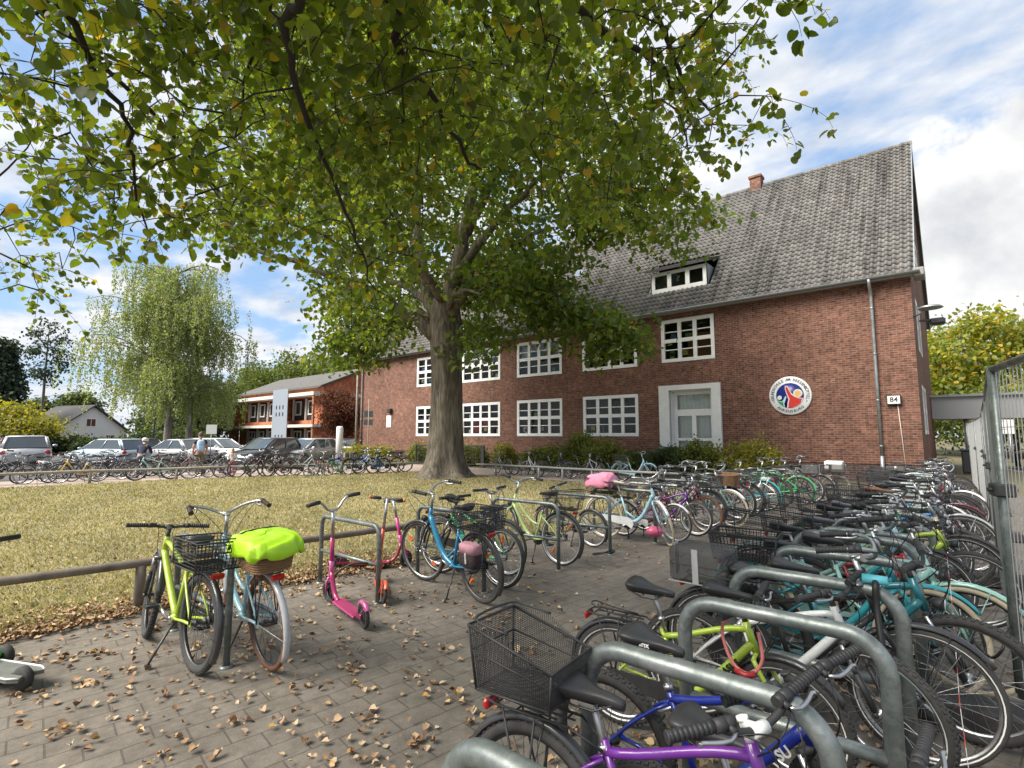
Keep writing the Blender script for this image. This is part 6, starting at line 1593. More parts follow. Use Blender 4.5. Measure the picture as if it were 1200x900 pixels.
# ------------------------------------------------------------------ trees further off
def cloud_tree(name, label, x, y, h, rx, rz_, z0, m, n, leaf, ncl, trunk_r=.25, seed=1, barkm=BARK, lean=0, group=None, cone=False, sg=.8, shape=None):
    rng = np.random.default_rng(seed); t = thing(name, label, 'tree', (x, y, 0), 0, group)
    tg = []
    while len(tg) < ncl:
        u = rng.uniform(-1, 1, 3); rr = np.linalg.norm(u)
        if rr > 1 or rr < .3: continue
        zc = z0 + (u[2] + 1)/2*(h - z0)
        k = 1.
        if cone: k = max(.08, 1 - (zc - z0)/(h - z0))*1.25
        q = u[:2]/max(1e-6, math.sqrt(max(1e-6, 1 - u[2]**2))) if cone else u[:2]
        tg.append(np.array([q[0]*rx*k, q[1]*rx*k, zc]))
    ax = [(lean*z_/h, 0, z_) for z_ in np.linspace(0, h*.93, 10)]
    nodes = [np.array(p) for p in ax[2:]]
    tw = grow(nodes, tg, .02, .10, 1.2, .15, rng)
    mb = MB(); mb.tube(ax, [trunk_r*(1.25 if i == 0 else 1)*(1 - .9*i/9) + .02 for i in range(10)], 10); limbs(mb, tw, 4); mb.build('trunk', barkm, t)
    per = int(n/ncl); pos = clusters(tg, per, (sg, sg, sg*.6), rng); tv, tf = LEAF_SMALL
    scatter('crown', tv, tf, pos, hang_rot(len(pos), .4, .7, rng), rng.uniform(.7, 1.25, len(pos))*leaf, m, t)
    return t
YELL = leafy('yellowing leaves', [(0, (.085, .125, .026)), (.5, (.145, .175, .032)), (.88, (.26, .24, .035)), (1, (.42, .25, .035))], .35, .6)
MIDG = leafy('mid green leaves', [(0, (.040, .065, .018)), (.6, (.075, .105, .026)), (1, (.14, .15, .035))], .3, .6)
DARKG = leafy('dark green leaves', [(0, (.030, .050, .020)), (.6, (.052, .078, .028)), (1, (.085, .10, .038))], .2, .6)
NEEDLE = leafy('dark needles', [(0, (.022, .038, .026)), (.6, (.036, .058, .036)), (1, (.055, .078, .045))], .1, .7)
REDL = leafy('red maple leaves', [(0, (.060, .018, .016)), (.5, (.10, .034, .026)), (1, (.14, .06, .035))], .3, .6)
BIRL = leafy('birch leaves', [(0, (.10, .135, .070)), (.5, (.16, .20, .105)), (.85, (.22, .25, .14)), (1, (.30, .28, .13))], .35, .6)
OLIVE = leafy('olive yellow shrub leaves', [(0, (.10, .115, .02)), (.5, (.19, .19, .035)), (1, (.30, .25, .05))], .3, .6)
# birch with hanging twigs
def birch():
    x, y = far_spot(200, 40); rng = np.random.default_rng(9)
    t = thing('birch_tree', 'tall birch with drooping pale green twigs behind the parked cars', 'tree', (x, y, 0))
    BB = bark_mat('birch bark', (.21, .19, .16), (.50, .48, .44), .45, .3)
    mb = MB()
    for dx, dy, sc in ((0, 0, 1.), (1.5, .9, .8)):
        ax = [(dx + .35*math.sin(z*.2 + dx), dy, z) for z in np.linspace(0, 15*sc, 12)]; mb.tube(ax, [.30*sc*(1 - .93*i/11) + .01 for i in range(12)], 10)
    arms = []
    ax0 = [np.array((.35*math.sin(z*.2), 0, z)) for z in np.linspace(3.2, 14.4, 40)]
    tops = []
    for i in range(74):
        p = ax0[rng.integers(0, 40)]; a = rng.uniform(0, 2*math.pi); zf = (p[2] - 3.)/11.5
        ln = rng.uniform(.35, 1.)*(6.6*(1 - .5*zf**1.6)); e = p + np.array([math.cos(a)*ln, math.sin(a)*ln, ln*rng.uniform(.05, .5)])
        P = bez(p, p + (e - p)*.3 + np.array([0, 0, ln*.22]), p + (e - p)*.75 + np.array([0, 0, ln*.28]), e, 7); mb.tube(P, [.07*(1 - i_/8) + .01 for i_ in range(8)], 4)
        tops += [np.array(q) for q in P[3:]]
    mbt = mb; pos = []; mb = MB()
    for q in tops:
        for s_ in range(4):
            st = q + rng.normal(0, .45, 3)*np.array([1, 1, .5]); ln = rng.uniform(1.0, 3.8)*min(1, st[2]/5.5)
            dx, dy = rng.normal(0, .12, 2); k = int(ln*24)
            f = rng.uniform(0, 1, k)
            pos.append(st + np.stack([dx*f*ln, dy*f*ln, -f*ln], 1) + rng.normal(0, .09, (k, 3)))
            if s_ == 0: mb.tube([st, st + np.array([dx*ln*.5, dy*ln*.5, -ln*.5]), st + np.array([dx*ln, dy*ln, -ln])], .010, 3, 0, False, False)
    mbt.add(mb.v, mb.f, 1); mbt.build('trunk', [BB, TWIG], t)
    pos = np.concatenate(pos); pos = pos[pos[:, 2] > 2.2]; tv, tf = LEAF_SMALL
    scatter('crown', tv, tf, pos, hang_rot(len(pos), 1.0, .4, rng), rng.uniform(.10, .175, len(pos)), BIRL, t)
birch()
def at(px, w): return far_spot(px, w)
x, y = at(2, 58); cloud_tree('fir_tree', 'dark fir tree at the left edge behind the hedge', x, y, 12.5, 2.4, 6, 1.5, NEEDLE, 16000, .42, 150, .3, 31, cone=True, sg=.5)
x, y = at(52, 66); cloud_tree('pine_tree', 'thin open pine with bare stem against the sky on the left', x, y, 16.5, 2.6, 5, 8.0, NEEDLE, 1700, .36, 60, .22, 32, sg=.45)
x, y = at(52, 76); cloud_tree('conifer_tree', 'dark green bushy conifer behind the white house', x, y, 6.8, 3.0, 4, 1.2, DARKG, 9000, .40, 90, .25, 33, sg=.7)
x, y = at(92, 78); cloud_tree('conifer_tree', 'brown green pine between the conifer and the birch', x, y, 8., 2.8, 4, 3., DARKG, 8000, .40, 80, .25, 34, sg=.7)
x, y = at(8, 44); cloud_tree('round_shrub', 'yellow green round shrub tree at the left edge behind the cars', x, y, 4.2, 4.0, 3, .4, OLIVE, 12000, .26, 110, .15, 35, sg=.6)
x, y = at(228, 58); cloud_tree('small_tree', 'dull brownish green tree between the birch and the orange building', x, y, 8.5, 3.6, 4, 1.2, DARKG, 9000, .36, 90, .2, 36, sg=.7)
x, y = at(222, 54); cloud_tree('small_tree', 'dark shrub tree behind the birch stems', x, y, 5.5, 4.2, 4, .4, DARKG, 8000, .34, 90, .2, 37, sg=.7)
for i, (px, wd, h, rx, lab) in enumerate(((340, 96, 17, 7.5, 'broad green tree rising behind the left half of the orange building roof'), (392, 92, 16.5, 7., 'green tree rising behind the gable of the orange building'), (300, 104, 15.0, 5.5, 'lower green tree behind the left end of the orange building roof'))):
    x, y = at(px, wd); cloud_tree('broadleaf_tree', lab, x, y, h, rx, 5, 3., MIDG, 12000, .5, 130, .3, 40 + i, sg=1.1, group='green trees behind the orange building')
x, y = at(402, 43.5); cloud_tree('red_maple', 'dark red leaved maple in front of the orange building', x, y, 5.6, 1.75, 3, 1.6, REDL, 8000, .18, 80, .12, 50, sg=.4)
for i, (X, Y, h, rx, m, lab, nn) in enumerate(((1.5, 62, 12.4, 6.5, YELL, 'yellow autumn tree left of centre behind the grey walkway', 12000), (9.0, 66, 13, 7., YELL, 'yellow and green autumn tree behind the mesh fence', 12000), (16.0, 70, 14.5, 7., MIDG, 'greener tree at the far right behind the mesh fence', 11000),
        (-5., 70, 12, 6., MIDG, 'green tree peeping past the school gable', 8000), (5.5, 52, 6.0, 4.2, YELL, 'low orange leaved bush tree behind the walkway roof', 8000), (1., 56, 5, 5, MIDG, 'green thicket seen under the walkway roof', 9000), (11., 48, 6.5, 5., MIDG, 'green bush mass right behind the mesh fence', 9000), (22., 60, 12, 6., MIDG, 'green tree beyond the right edge of the yard', 8000))):
    cloud_tree('autumn_tree' if m is YELL else 'broadleaf_tree', lab, X, Y, h, rx, 5, 1.2 if h < 8 else 2.6, m, nn, .40 if h > 8 else .3, 120, .3, 60 + i, sg=.95, group='trees behind the walkway')
# hedges and shrubs: dense leaf clumps with short stems
def shrub(name, label, x, y, rx, ry, h, m, n=2600, leaf=.10, seed=1, group=None, rz=0, cat='shrub'):
    rng = np.random.default_rng(seed); t = thing(name, label, cat, (x, y, 0), rz, group)
    k = 26; tg = []
    for _ in range(k):
        a = rng.uniform(0, 2*math.pi); q = math.sqrt(rng.uniform(0, 1)); z_ = rng.uniform(.12, .86)*h*(1 - .35*q**3)
        tg.append(np.array([math.cos(a)*rx*q*.85, math.sin(a)*ry*q*.85, z_]))
    mb = MB()
    for p in tg: mb.tube([(p[0]*.25, p[1]*.25, -.02), (p[0]*.6, p[1]*.6, p[2]*.55), tuple(p)], [.02, .014, .006], 4)
    mb.build('stems', TWIG, t)
    pos = clusters(tg, n//k, (rx*.17, ry*.17, h*.11), rng); pos = pos[pos[:, 2] > .04]; tv, tf = LEAF_SMALL
    scatter('foliage', tv, tf, pos, hang_rot(len(pos), -.2, .7, rng), rng.uniform(.7, 1.3, len(pos))*leaf, m, t)
    return t
HEDGE = leafy('hedge leaves', [(0, (.07, .10, .022)), (.5, (.125, .155, .032)), (.9, (.20, .21, .042)), (1, (.28, .23, .045))], .25, .6)
sh = [(-14.9, 1.0, 1.15, HEDGE, 'shrub left of the shrub cluster below the middle ground floor window'), (-13.6, 1.2, 1.35, HEDGE, 'tall green shrub below the right ground floor window'), (-12.4, 1.0, 1.15, HEDGE, 'rounded shrub below the right end of the ground floor windows'), (-11.2, .8, .95, HEDGE, 'low dark shrub left of the white portal'),
      (-10.2, .85, .95, DARKG, 'dark round shrub in front of the left portal post'), (-9.15, .75, 1.0, DARKG, 'dark dense shrub in the middle before the door'), (-8.1, .85, 1.15, HEDGE, 'green shrub in front of the right portal post'),
      (-6.9, .95, 1.2, OLIVE, 'yellow green shrub below the round sign'), (-5.7, .85, 1.2, OLIVE, 'yellow green shrub right of the round sign'), (-16.3, .8, .8, HEDGE, 'low shrub right of the downpipe seam behind the trunk'), (-18.6, .7, 1.0, OLIVE, 'yellowish upright shrub below the third window'),
      (-20.4, .9, .9, HEDGE, 'bushy shrub right of the trunk'), (-21.9, .8, 1.0, OLIVE, 'orange tinged shrub close behind the trunk'), (-25.6, .9, 1.0, HEDGE, 'green shrub left of the trunk by the black railing')]
for i, (x, rx, h, m, lab) in enumerate(sh):
    shrub('shrub', lab, x, 20.9 + .3*math.sin(i*2.1), rx*1.1, .8, h*1.3, m, 4200, .10, 80 + i, 'shrubs along the school wall')
# ------------------------------------------------------------------ orange brick building on the left
OBX = brick_mat('orange brick', (.52, .150, .070), (.42, .110, .052), (.36, .21, .13), 'x'); OBY = brick_mat('orange brick side', (.52, .150, .070), (.42, .110, .052), (.36, .21, .13), 'y')
ann = thing('orange_building', 'two storey orange brick building with white bands and a pale blue panel', 'building', (0, 0, 0))
ax0, ax1, ay, ay1 = -64.4, -45.8, 25.85, 35.0
HOLES = [(-63.2, -56.0, 3.15, 5.35), (-52.8, -47.6, 3.15, 5.35), (-63.2, -56.0, .0, 2.35), (-52.8, -47.6, .0, 2.35)]
mb = MB(); wall_with_holes(mb, ax0, ax1, 0, 6.35, HOLES, lambda a, z, d: (a, ay + d, z), .4, 0)
mb.quad((ax1, ay, 0), (ax1, ay1, 0), (ax1, ay1, 6.35), (ax1, ay, 6.35), 1); mb.quad((ax0, ay1, 0), (ax0, ay, 0), (ax0, ay, 6.35), (ax0, ay1, 6.35), 1)
mb.add([(ax1, ay, 6.35), (ax1, ay1, 6.35), (ax1, ay + 4.65, 8.35)], [(0, 1, 2)], 1); mb.add([(ax0, ay, 6.35), (ax0, ay1, 6.35), (ax0, ay + 4.65, 8.35)], [(0, 1, 2)], 1); mb.build('wall', [OBX, OBY], ann)
mb = MB(); o_ = .3
mb.prism([(ay - .5, 6.2), (ay + 4.65, 8.42), (ay1 + .5, 6.2), (ay1 + .5, 6.38), (ay + 4.65, 8.6), (ay - .5, 6.38)], ax0 - o_, ax1 + o_, 'x'); mb.build('roof', mat('grey concrete roof tiles', (.10, .095, .088), .85, var=.25, vscale=3), ann)
for z0, z1 in ((5.45, 5.78), (2.45, 2.72)):
    mb = MB(); mb.box(ax0 - .25, ay - 1.15, z0, ax1 + .25, ay - .001, z1); mb.box(ax1 + .001, ay - .001, z0, ax1 + .45, ay + (5.4 if z0 > 5 else 1.0), z1); mb.build('band', mat('cream white band', (.66, .62, .55), .7, var=.08), ann)
mb = MB()
for x in (ax0 - .2, ax1 - .05): mb.box(x, ay - 1.1, 0, x + .25, ay - .95, 5.45)
mb.box(ax0 - .2, ay - .95, 0, ax0 - .02, ay - .02, 5.45); mb.build('side_wing', OBY, ann)
mb = MB(); mb.box(-53.6, ay - 1.22, 0, -50.4, ay - 1.17, 6.3); pan = mb.build('blue_panel', mat('pale grey blue panel', (.25, .285, .335), .6, var=.04), ann)
mb = MB()
for z in (1.35, .7, 3.6, 4.3):
    for x in (-52.7, -52.0, -51.3): mb.box(x - .11, ay - 1.235, z, x + .11, ay - 1.219, z + .38)
mb.build('small_opening', BLACK, pan)
mb = MB(); mb.box(ax0 + .3, ay + .41, 0, ax1 - .3, ay + .46, 5.9); mb.build('recess_back', mat('dark brown cladding', (.035, .028, .028), .8), ann)
for (x0, x1, z0, z1) in HOLES:
    n = 3 if x0 < -60 else 2
    for i in range(n):
        cx = x0 + (x1 - x0)*(i + .62)/n; w_ = 1.15; zb = z0 + .55 if z0 > 1 else .35; zt = z1 - .2
        if z0 < 1 and i == 0: zb, w_ = .02, 1.5
        mb = MB(); f = .14; y = ay + .28
        mb.box(cx - w_/2, y, zb, cx - w_/2 + f, y + .08, zt); mb.box(cx + w_/2 - f, y, zb, cx + w_/2, y + .08, zt); mb.box(cx - w_/2 + f, y, zb, cx + w_/2 - f, y + .08, zb + f); mb.box(cx - w_/2 + f, y, zt - f, cx + w_/2 - f, y + .08, zt)
        if z0 < 1 and i == 0: mb.box(cx - .06, y, zb + f, cx + .06, y + .08, zt - f); mb.box(cx - w_/2 + f, y + .002, 1.3, cx + w_/2 - f, y + .078, 1.42)
        wn = mb.build('window', FRAMEW, ann); mb = MB(); mb.quad((cx - w_/2, y + .04, zb), (cx + w_/2, y + .04, zb), (cx + w_/2, y + .04, zt), (cx - w_/2, y + .04, zt)); mb.build('pane', mat('dark office glass', (.03, .035, .04), .06, coat=.5), wn)
        mb = MB(); mb.box(cx - w_/2 - .4, y - .1, z0 + .01, cx - w_/2 - .28, y + .1, z1 - .01); mb.build('mullion', FRAMEW, ann)
# ------------------------------------------------------------------ white house on the far left
x, y = far_spot(112, 62)
hs = thing('white_house', 'white gabled house with dark roof behind the hedge on the far left', 'house', (x, y, 0), math.atan2(-y, -x) - math.pi/2 + R(28))
hs.scale = (.84, .84, .84)
WH = mat('white render', (.66, .66, .64), .85, var=.06, vscale=2)
mb = MB(); mb.prism([(-4.6, 0), (4.6, 0), (4.6, 2.62), (0, 6.08), (-4.6, 2.62)], -9, 0, 'y'); mb.build('wall', WH, hs)
mb = MB()
for sg in (-1, 1):
    a, b_ = (sg*5.1, 2.25), (sg*.0, 6.15); mb.add([(a[0], -9.4, a[1]), (b_[0], -9.4, b_[1]), (b_[0], .5, b_[1]), (a[0], .5, a[1]), (a[0], -9.4, a[1] + .2), (b_[0], -9.4, b_[1] + .2), (b_[0], .5, b_[1] + .2), (a[0], .5, a[1] + .2)], [(0, 1, 2, 3), (4, 7, 6, 5), (0, 4, 5, 1), (1, 5, 6, 2), (2, 6, 7, 3), (3, 7, 4, 0)])
mb.build('roof', mat('dark slate roof', (.055, .053, .055), .8, var=.2, vscale=3), hs)
for wx, wz in ((.2, 3.2), (-2.4, .9), (2.2, .9)):
    mb = MB(); mb.box(wx - .65, -.0, wz, wx + .65, .06, wz + 1.2); wn = mb.build('window', FRAMEW, hs); mb = MB(); mb.box(wx - .55, .05, wz + .1, wx - .04, .07, wz + 1.1); mb.box(wx + .04, .05, wz + .1, wx + .55, .07, wz + 1.1); mb.build('pane', mat('dark office glass', (.03, .035, .04), .06, coat=.5), wn)
# hedge behind the parking
for i, (px, wd, rx, h, lab) in enumerate(((20, 47, 3.4, 2.2, 'clipped dark hedge behind the silver car'), (62, 47, 3.2, 1.8, 'dark hedge shrub left of the white house front'), (100, 47, 3.2, 1.6, 'dark hedge shrub before the white gable'), (140, 47, 3.2, 1.6, 'low dark hedge shrub before the right part of the white house'), (178, 48, 3., 2.4, 'dark hedge shrub left of the birch stem'), (222, 49, 3., 2.6, 'dark hedge shrub right of the birch stem'), (236, 51, 2.4, 2.2, 'dark hedge shrub beside the orange building'))):
    x, y = far_spot(px, wd); shrub('hedge_shrub', lab, x, y, rx, 1.5, h, DARKG if i else HEDGE, 5200, .22, 140 + i, 'hedge behind the parked cars')
for i, (px, wd) in enumerate(((418, 31.5), (434, 31), (450, 30.5))):
    x, y = far_spot(px, wd); shrub('low_hedge', f'low brownish hedge piece, {ORD[i]} from the red maple, behind the far bicycles', x, y, 1.2, .6, 1.15, OLIVE, 2600, .10, 160 + i, 'low hedge by the school end wall')
# ------------------------------------------------------------------ covered walkway on the right
wk = thing('covered_walkway', 'flat grey roofed walkway on slim posts joining the school gable on the right', 'walkway', (0, 0, 0))
GREYF = mat('grey fascia sheet', (.33, .33, .33), .6, var=.05, vscale=2)
mb = MB(); mb.box(-.98, 32.6, 2.45, 12., 36.0, 3.5); mb.build('fascia', GREYF, wk)
mb = MB(); mb.box(-1.0, 32.45, 3.5, 12.1, 36.1, 3.6); mb.build('roof_edge', ZINC, wk)
for x in (.25, 3.6, 7.2, 10.8):
    mb = MB(); mb.tube([(x, 32.9, 0), (x, 32.9, 2.46)], .09, 12); mb.build('post', ZINC, wk)
    mb = MB(); mb.tube([(x, 35.7, 0), (x, 35.7, 2.46)], .09, 12); mb.build('post', ZINC, wk)
rb = thing('red_building', 'red brick building with flat roof glimpsed through the mesh fence at the right edge', 'building', (7.6, 43, 0))
mb = MB(); mb.box(-1.4, 0, 0, 9, 8, 5.4); mb.build('wall', OBX, rb); mb = MB(); mb.box(-1.6, -.2, 5.4, 9.2, 8.2, 5.65); mb.build('roof_edge', FRAMEW, rb)
mb = MB(); mb.box(.3, -.05, 1.2, 2.6, -.002, 2.6); mb.build('window', FRAMEW, rb)
bin_ = thing('litter_bin', 'black litter bin by the walkway post', 'litter bin', (.28, 30.2, 0))
mb = MB(); mb.box(-.3, -.28, .05, .3, .28, .98, bev=.04); mb.build('body', BLACK, bin_); mb = MB(); mb.box(-.33, -.31, .98, .33, .31, 1.06, bev=.02); mb.build('lid', mat('dark blue bin lid', (.03, .035, .07), .5), bin_)
sg = thing('notice_board', 'white notice board on two posts seen under the walkway roof', 'notice board', (1.6, 44, 0))
mb = MB(); mb.box(-.95, -.03, 1.75, .95, .03, 2.75, bev=.02); mb.build('board', WHITE, sg); mb = MB(); mb.tube([(-.7, 0, 0), (-.7, 0, 1.75)], .04, 8); mb.build('post', ZINC, sg); mb = MB(); mb.tube([(.7, 0, 0), (.7, 0, 1.75)], .04, 8); mb.build('post', ZINC, sg)
mb = MB(); 
for i, (a, c) in enumerate(((-.7, .5), (-.6, .2), (-.75, .6))): mb.box(a, -.036, 2.5 - i*.24, c, -.031, 2.56 - i*.24)
mb.build('text_lines', mat('grey print', (.35, .36, .35), .6), sg)
# ------------------------------------------------------------------ posts, signs, lamp
def pole(name, label, x, y, h, r, m=ZINC): 
    t = thing(name, label, 'pole', (x, y, 0)); mb = MB(); mb.tube([(0, 0, 0), (0, 0, h)], [r*1.1, r*.8], 10); mb.build('pole', m, t); return t
x, y = far_spot(419, 33); t = pole('lamp_post', 'tall slim lamp post at the left end of the school', x, y, 7.6, .07, PALEW); mb = MB(); mb.lathe([(.02, .08), (.42, .03), (.44, -.03), (.05, -.06)], (0, 0, 7.65), 'z', 18); mb.build('lamp_head', mat('grey lamp hood', (.25, .25, .25), .5), t)
x, y = far_spot(433, 27.5); t = pole('sign_post', 'thin post with two small dark signs in front of the school end', x, y, 3.6, .03, PALEW)
mb = MB()
for dx in (-.24, .02):
    mb.box(dx, -.02, 2.62, dx + .21, .0, 2.95); mb.box(dx, -.02, 2.2, dx + .21, 0, 2.5)
o = mb.build('sign_plate', mat('dark green black sign', (.03, .04, .035), .5), t); o.rotation_euler.z = R(35)
x, y = far_spot(400, 30); t = thing('white_column', 'short white cylindrical column in front of the red maple', 'column', (x, y, 0)); mb = MB(); mb.lathe([(.001, 0), (.19, 0), (.19, 2.1), (.15, 2.18), (.001, 2.19)], (0, 0, 0), 'z', 24); mb.build('shaft', WHITE, t)
x, y = far_spot(251, 31); t = pole('parking_sign', 'small white square sign on a thin pole beside the man with the backpack', x, y, 2.3, .03); mb = MB(); mb.box(-.28, -.03, 1.75, .28, -.01, 2.3); o = mb.build('sign_plate', WHITE, t); o.rotation_euler.z = R(60)
x, y = far_spot(184, 38); pole('lamp_post', 'dark thin post left of the birch stems', x, y, 4.2, .06, DARKSTEEL)
# ------------------------------------------------------------------ parked cars
def carpaint(body):
    k = body[0] + ' car paint'
    if k in MATS: return MATS[k]
    m, nt, b, out = new_mat(k); b.inputs['Base Color'].default_value = (*body[1], 1); b.inputs['Metallic'].default_value = body[2]*.5; b.inputs['Roughness'].default_value = .42
    b.inputs['Coat Weight'].default_value = .8; b.inputs['Coat Roughness'].default_value = .06
    v = coords(nt); n = noise(nt, v, 1.2, 4); c = ramp(nt, n, [(.3, [q*.94 for q in body[1]]), (.7, [min(1, q*1.05) for q in body[1]])]); L(nt, c.outputs[0], b.inputs['Base Color'])
    MATS[k] = m; return m
CARGLASS = mat('car window glass', (.05, .065, .075), .04, var=.05, coat=.8)
def car(x, y, rz, label, body, kind='hatch', h=1.5, Ln=4.3, W=1.78, roofm=None):
    """x forwards; body is lofted from side profile stations"""
    t = thing('parked_car', label, 'car', (x, y, 0), R(rz), 'cars parked behind the far bicycles')
    bm = carpaint(body)
    hb = {'hatch': .93, 'suv': 1.02, 'van': 1.1, 'saloon': .9}[kind]*h/1.5; g = .22 if kind != 'suv' else .28
    wb = Ln*.6; hx = Ln/2
    # lower body: stations from rear to front: (x, belt z, half width)
    st = [(-hx, hb*.72, .42), (-hx + .06, hb*.93, .46), (-hx + .35, hb, .495), (-hx*.4, hb + .01, .5), (hx*.28, hb, .5), (hx*.52, hb*.93, .495), (hx*.80, hb*.84, .485), (hx - .07, hb*.68, .44), (hx, hb*.50, .39)]
    rs = []
    for px_, zt, hw in st:
        w_ = hw*W; row = [(px_, -w_*.86, g), (px_, -w_*.97, g + .12), (px_, -w_, g + (zt - g)*.5), (px_, -w_*.975, zt - .07), (px_, -w_*.9, zt), (px_, 0, zt + .025), (px_, w_*.9, zt), (px_, w_*.975, zt - .07), (px_, w_, g + (zt - g)*.5), (px_, w_*.97, g + .12), (px_, w_*.86, g)]
        rs.append(row)
    mb = MB(); mb.rings(rs, True, 0, True, True)
    # pillars and roof
    xr = {'hatch': (-hx + .1, -hx + .55), 'suv': (-hx + .12, -hx + .42), 'van': (-hx + .06, -hx + .2), 'saloon': (-hx + .75, -hx + 1.35)}[kind]; xf = (hx*.50, hx*.05)
    cab = []
    def cabring(zf, ins):
        z = hb - .01 + (h - hb)*zf; x0 = xr[0] + (xr[1] - xr[0])*zf; x1 = xf[0] + (xf[1] - xf[0])*zf; w_ = W*.5*(.90 - .16*zf) - ins
        return [(x0 + ins, -w_*.93, z), (x0 + .12, -w_, z), ((x0 + x1)/2, -w_, z), (x1 - .15, -w_, z), (x1 - ins, -w_*.88, z), (x1 + .06 - ins, 0, z), (x1 - ins, w_*.88, z), (x1 - .15, w_, z), ((x0 + x1)/2, w_, z), (x0 + .12, w_, z), (x0 + ins, w_*.93, z), (x0 - .03 + ins, 0, z)]
    top = [cabring(.88, 0), cabring(.97, .03), [(p[0]*.96, p[1]*.8, h) for p in cabring(1., .06)]]
    mb2 = MB(); mb2.rings(top, True, 0, True, True)
    low, up_ = cabring(0, 0), cabring(.885, 0)
    for i in (0, 1, 4, 6, 9, 10):
        a, c = Vector(low[i]), Vector(up_[i]); mb2.tube([a, c], .038, 6)
    for i in (2, 8): mb2.tube([low[i], up_[i]], .03, 6)
    mb.build('body', bm, t); mb2.build('roof', roofm or bm, t)
    gl = MB(); a = cabring(.0, .012); c = cabring(.885, .012)
    def pane(ii, nm):
        q = MB(); q.rings([[a[i] for i in ii], [c[i] for i in ii]], False, 0, False); return q.build(nm, CARGLASS, t)
    pane([4, 5, 6], 'windscreen'); pane([10, 11, 0], 'rear_window'); pane([0, 1, 2], 'side_window'); pane([2, 3, 4], 'side_window'); pane([6, 7, 8], 'side_window'); pane([8, 9, 10], 'side_window')
    for sx in (-wb/2 - .05, wb/2 + .05):
        for sy in (-1, 1):
            wr = .31 if kind != 'suv' else .35
            q = MB(); q.lathe([(.19, -.10), (wr - .03, -.10), (wr, -.07), (wr, .07), (wr - .03, .10), (.19, .10)], (0, 0, 0), 'y', 24, 0, True, False, True); w_ = q.build('wheel', RUBBER, t); w_.location = (sx, sy*(W/2 - .1), wr)
            q = MB(); q.lathe([(.001, .02), (.06, .03), (.2, .012), (.205, -.04)], (0, 0, 0), 'y', 20); q.lathe([(.001, -.02), (.06, -.03), (.2, -.012), (.205, .04)], (0, 0, 0), 'y', 20)
            for k in range(5): an = 2*math.pi*k/5; q.tube([(.03*math.cos(an), .05*sy, .03*math.sin(an)), (.19*math.cos(an), .085*sy, .19*math.sin(an))], .025, 5)
            q.build('rim', ALU, w_)
            q = MB(); q.rings([[(sx + rr*math.cos(an), yy, wr + rr*math.sin(an)) for an in np.linspace(-.1, math.pi + .1, 13)] for rr, yy in ((wr + .07, sy*(W/2 - .012)), (wr + .01, sy*(W/2 + .004)))], False, 0, True); q.build('wheel_arch', BLACK, t)
    for sy in (-1, 1):
        q = MB(); q.ball((hx - .16, sy*W*.36, hb*.66), (.15, .17, .085), 12, 8); q.build('headlight', WHITEGLASS, t)
        q = MB(); q.ball((-hx + .09, sy*W*.40, hb*.80), (.09, .13, .13), 12, 8); q.build('tail_light', REDGLASS, t)
        q = MB(); q.ball((hx*.36, sy*(W*.5 + .09), hb + .04), (.07, .11, .07), 10, 8); q.build('wing_mirror', bm, t)
    q = MB(); q.box(-hx - .03, -W*.44, g + .02, -hx + .12, W*.44, g + .26, bev=.05); q.build('bumper', BLACK if kind == 'suv' else bm, t); q = MB(); q.box(hx - .12, -W*.40, g, hx + .025, W*.40, g + .2, bev=.05); q.build('bumper', BLACK, t)
    q = MB(); q.box(-hx - .02, -.26, hb*.62, -hx + .03, .26, hb*.62 + .11); q.build('number_plate', WHITE, t); q = MB(); q.box(hx - .02, -.26, g + .1, hx + .04, .26, g + .21); q.build('number_plate', WHITE, t)
    q = MB(); q.box(hx - .10, -.42, hb*.48, hx - .005, .42, hb*.58, bev=.02); q.build('grille', BLACK, t)
    return t
SILV = ('silver', (.40, .41, .42), .7); WHT = ('white', (.70, .71, .72), .1); DKG = ('dark grey', (.045, .05, .055), .5); LTB = ('pale blue', (.38, .46, .52), .5); ANTH = ('anthracite', (.09, .095, .10), .6)
for px, wd, rz, lab, bd, kind, h in ((39, 24.6, 172, 'silver off road car seen from behind at the far left', SILV, 'suv', 1.66), (26, 31, 170, 'white van like car partly hidden behind the silver one', WHT, 'hatch', 1.62), (133, 29.5, 205, 'pale blue white hatchback behind the pale yellow bicycle', LTB, 'hatch', 1.48),
        (168, 36, 200, 'grey estate car behind the cyclist with the helmet', ANTH, 'saloon', 1.46), (212, 31.5, 205, 'silver saloon in front of the birch stems', SILV, 'saloon', 1.45), (262, 33, 20, 'white estate car between the man and the child', WHT, 'hatch', 1.5),
        (316, 28.5, -62, 'dark grey estate car facing the lawn with a bright windscreen', DKG, 'hatch', 1.55), (364, 31, -66, 'silver compact car right of the dark estate car', SILV, 'hatch', 1.5), (398, 40, 200, 'black car at the right end near the orange building', DKG, 'saloon', 1.45), (236, 38, 190, 'silver car further back behind the man with the backpack', SILV, 'hatch', 1.5)):
    x, y = far_spot(px, wd); car(x, y, rz, lab, bd, kind, h, 4.4 if kind != 'saloon' else 4.6)
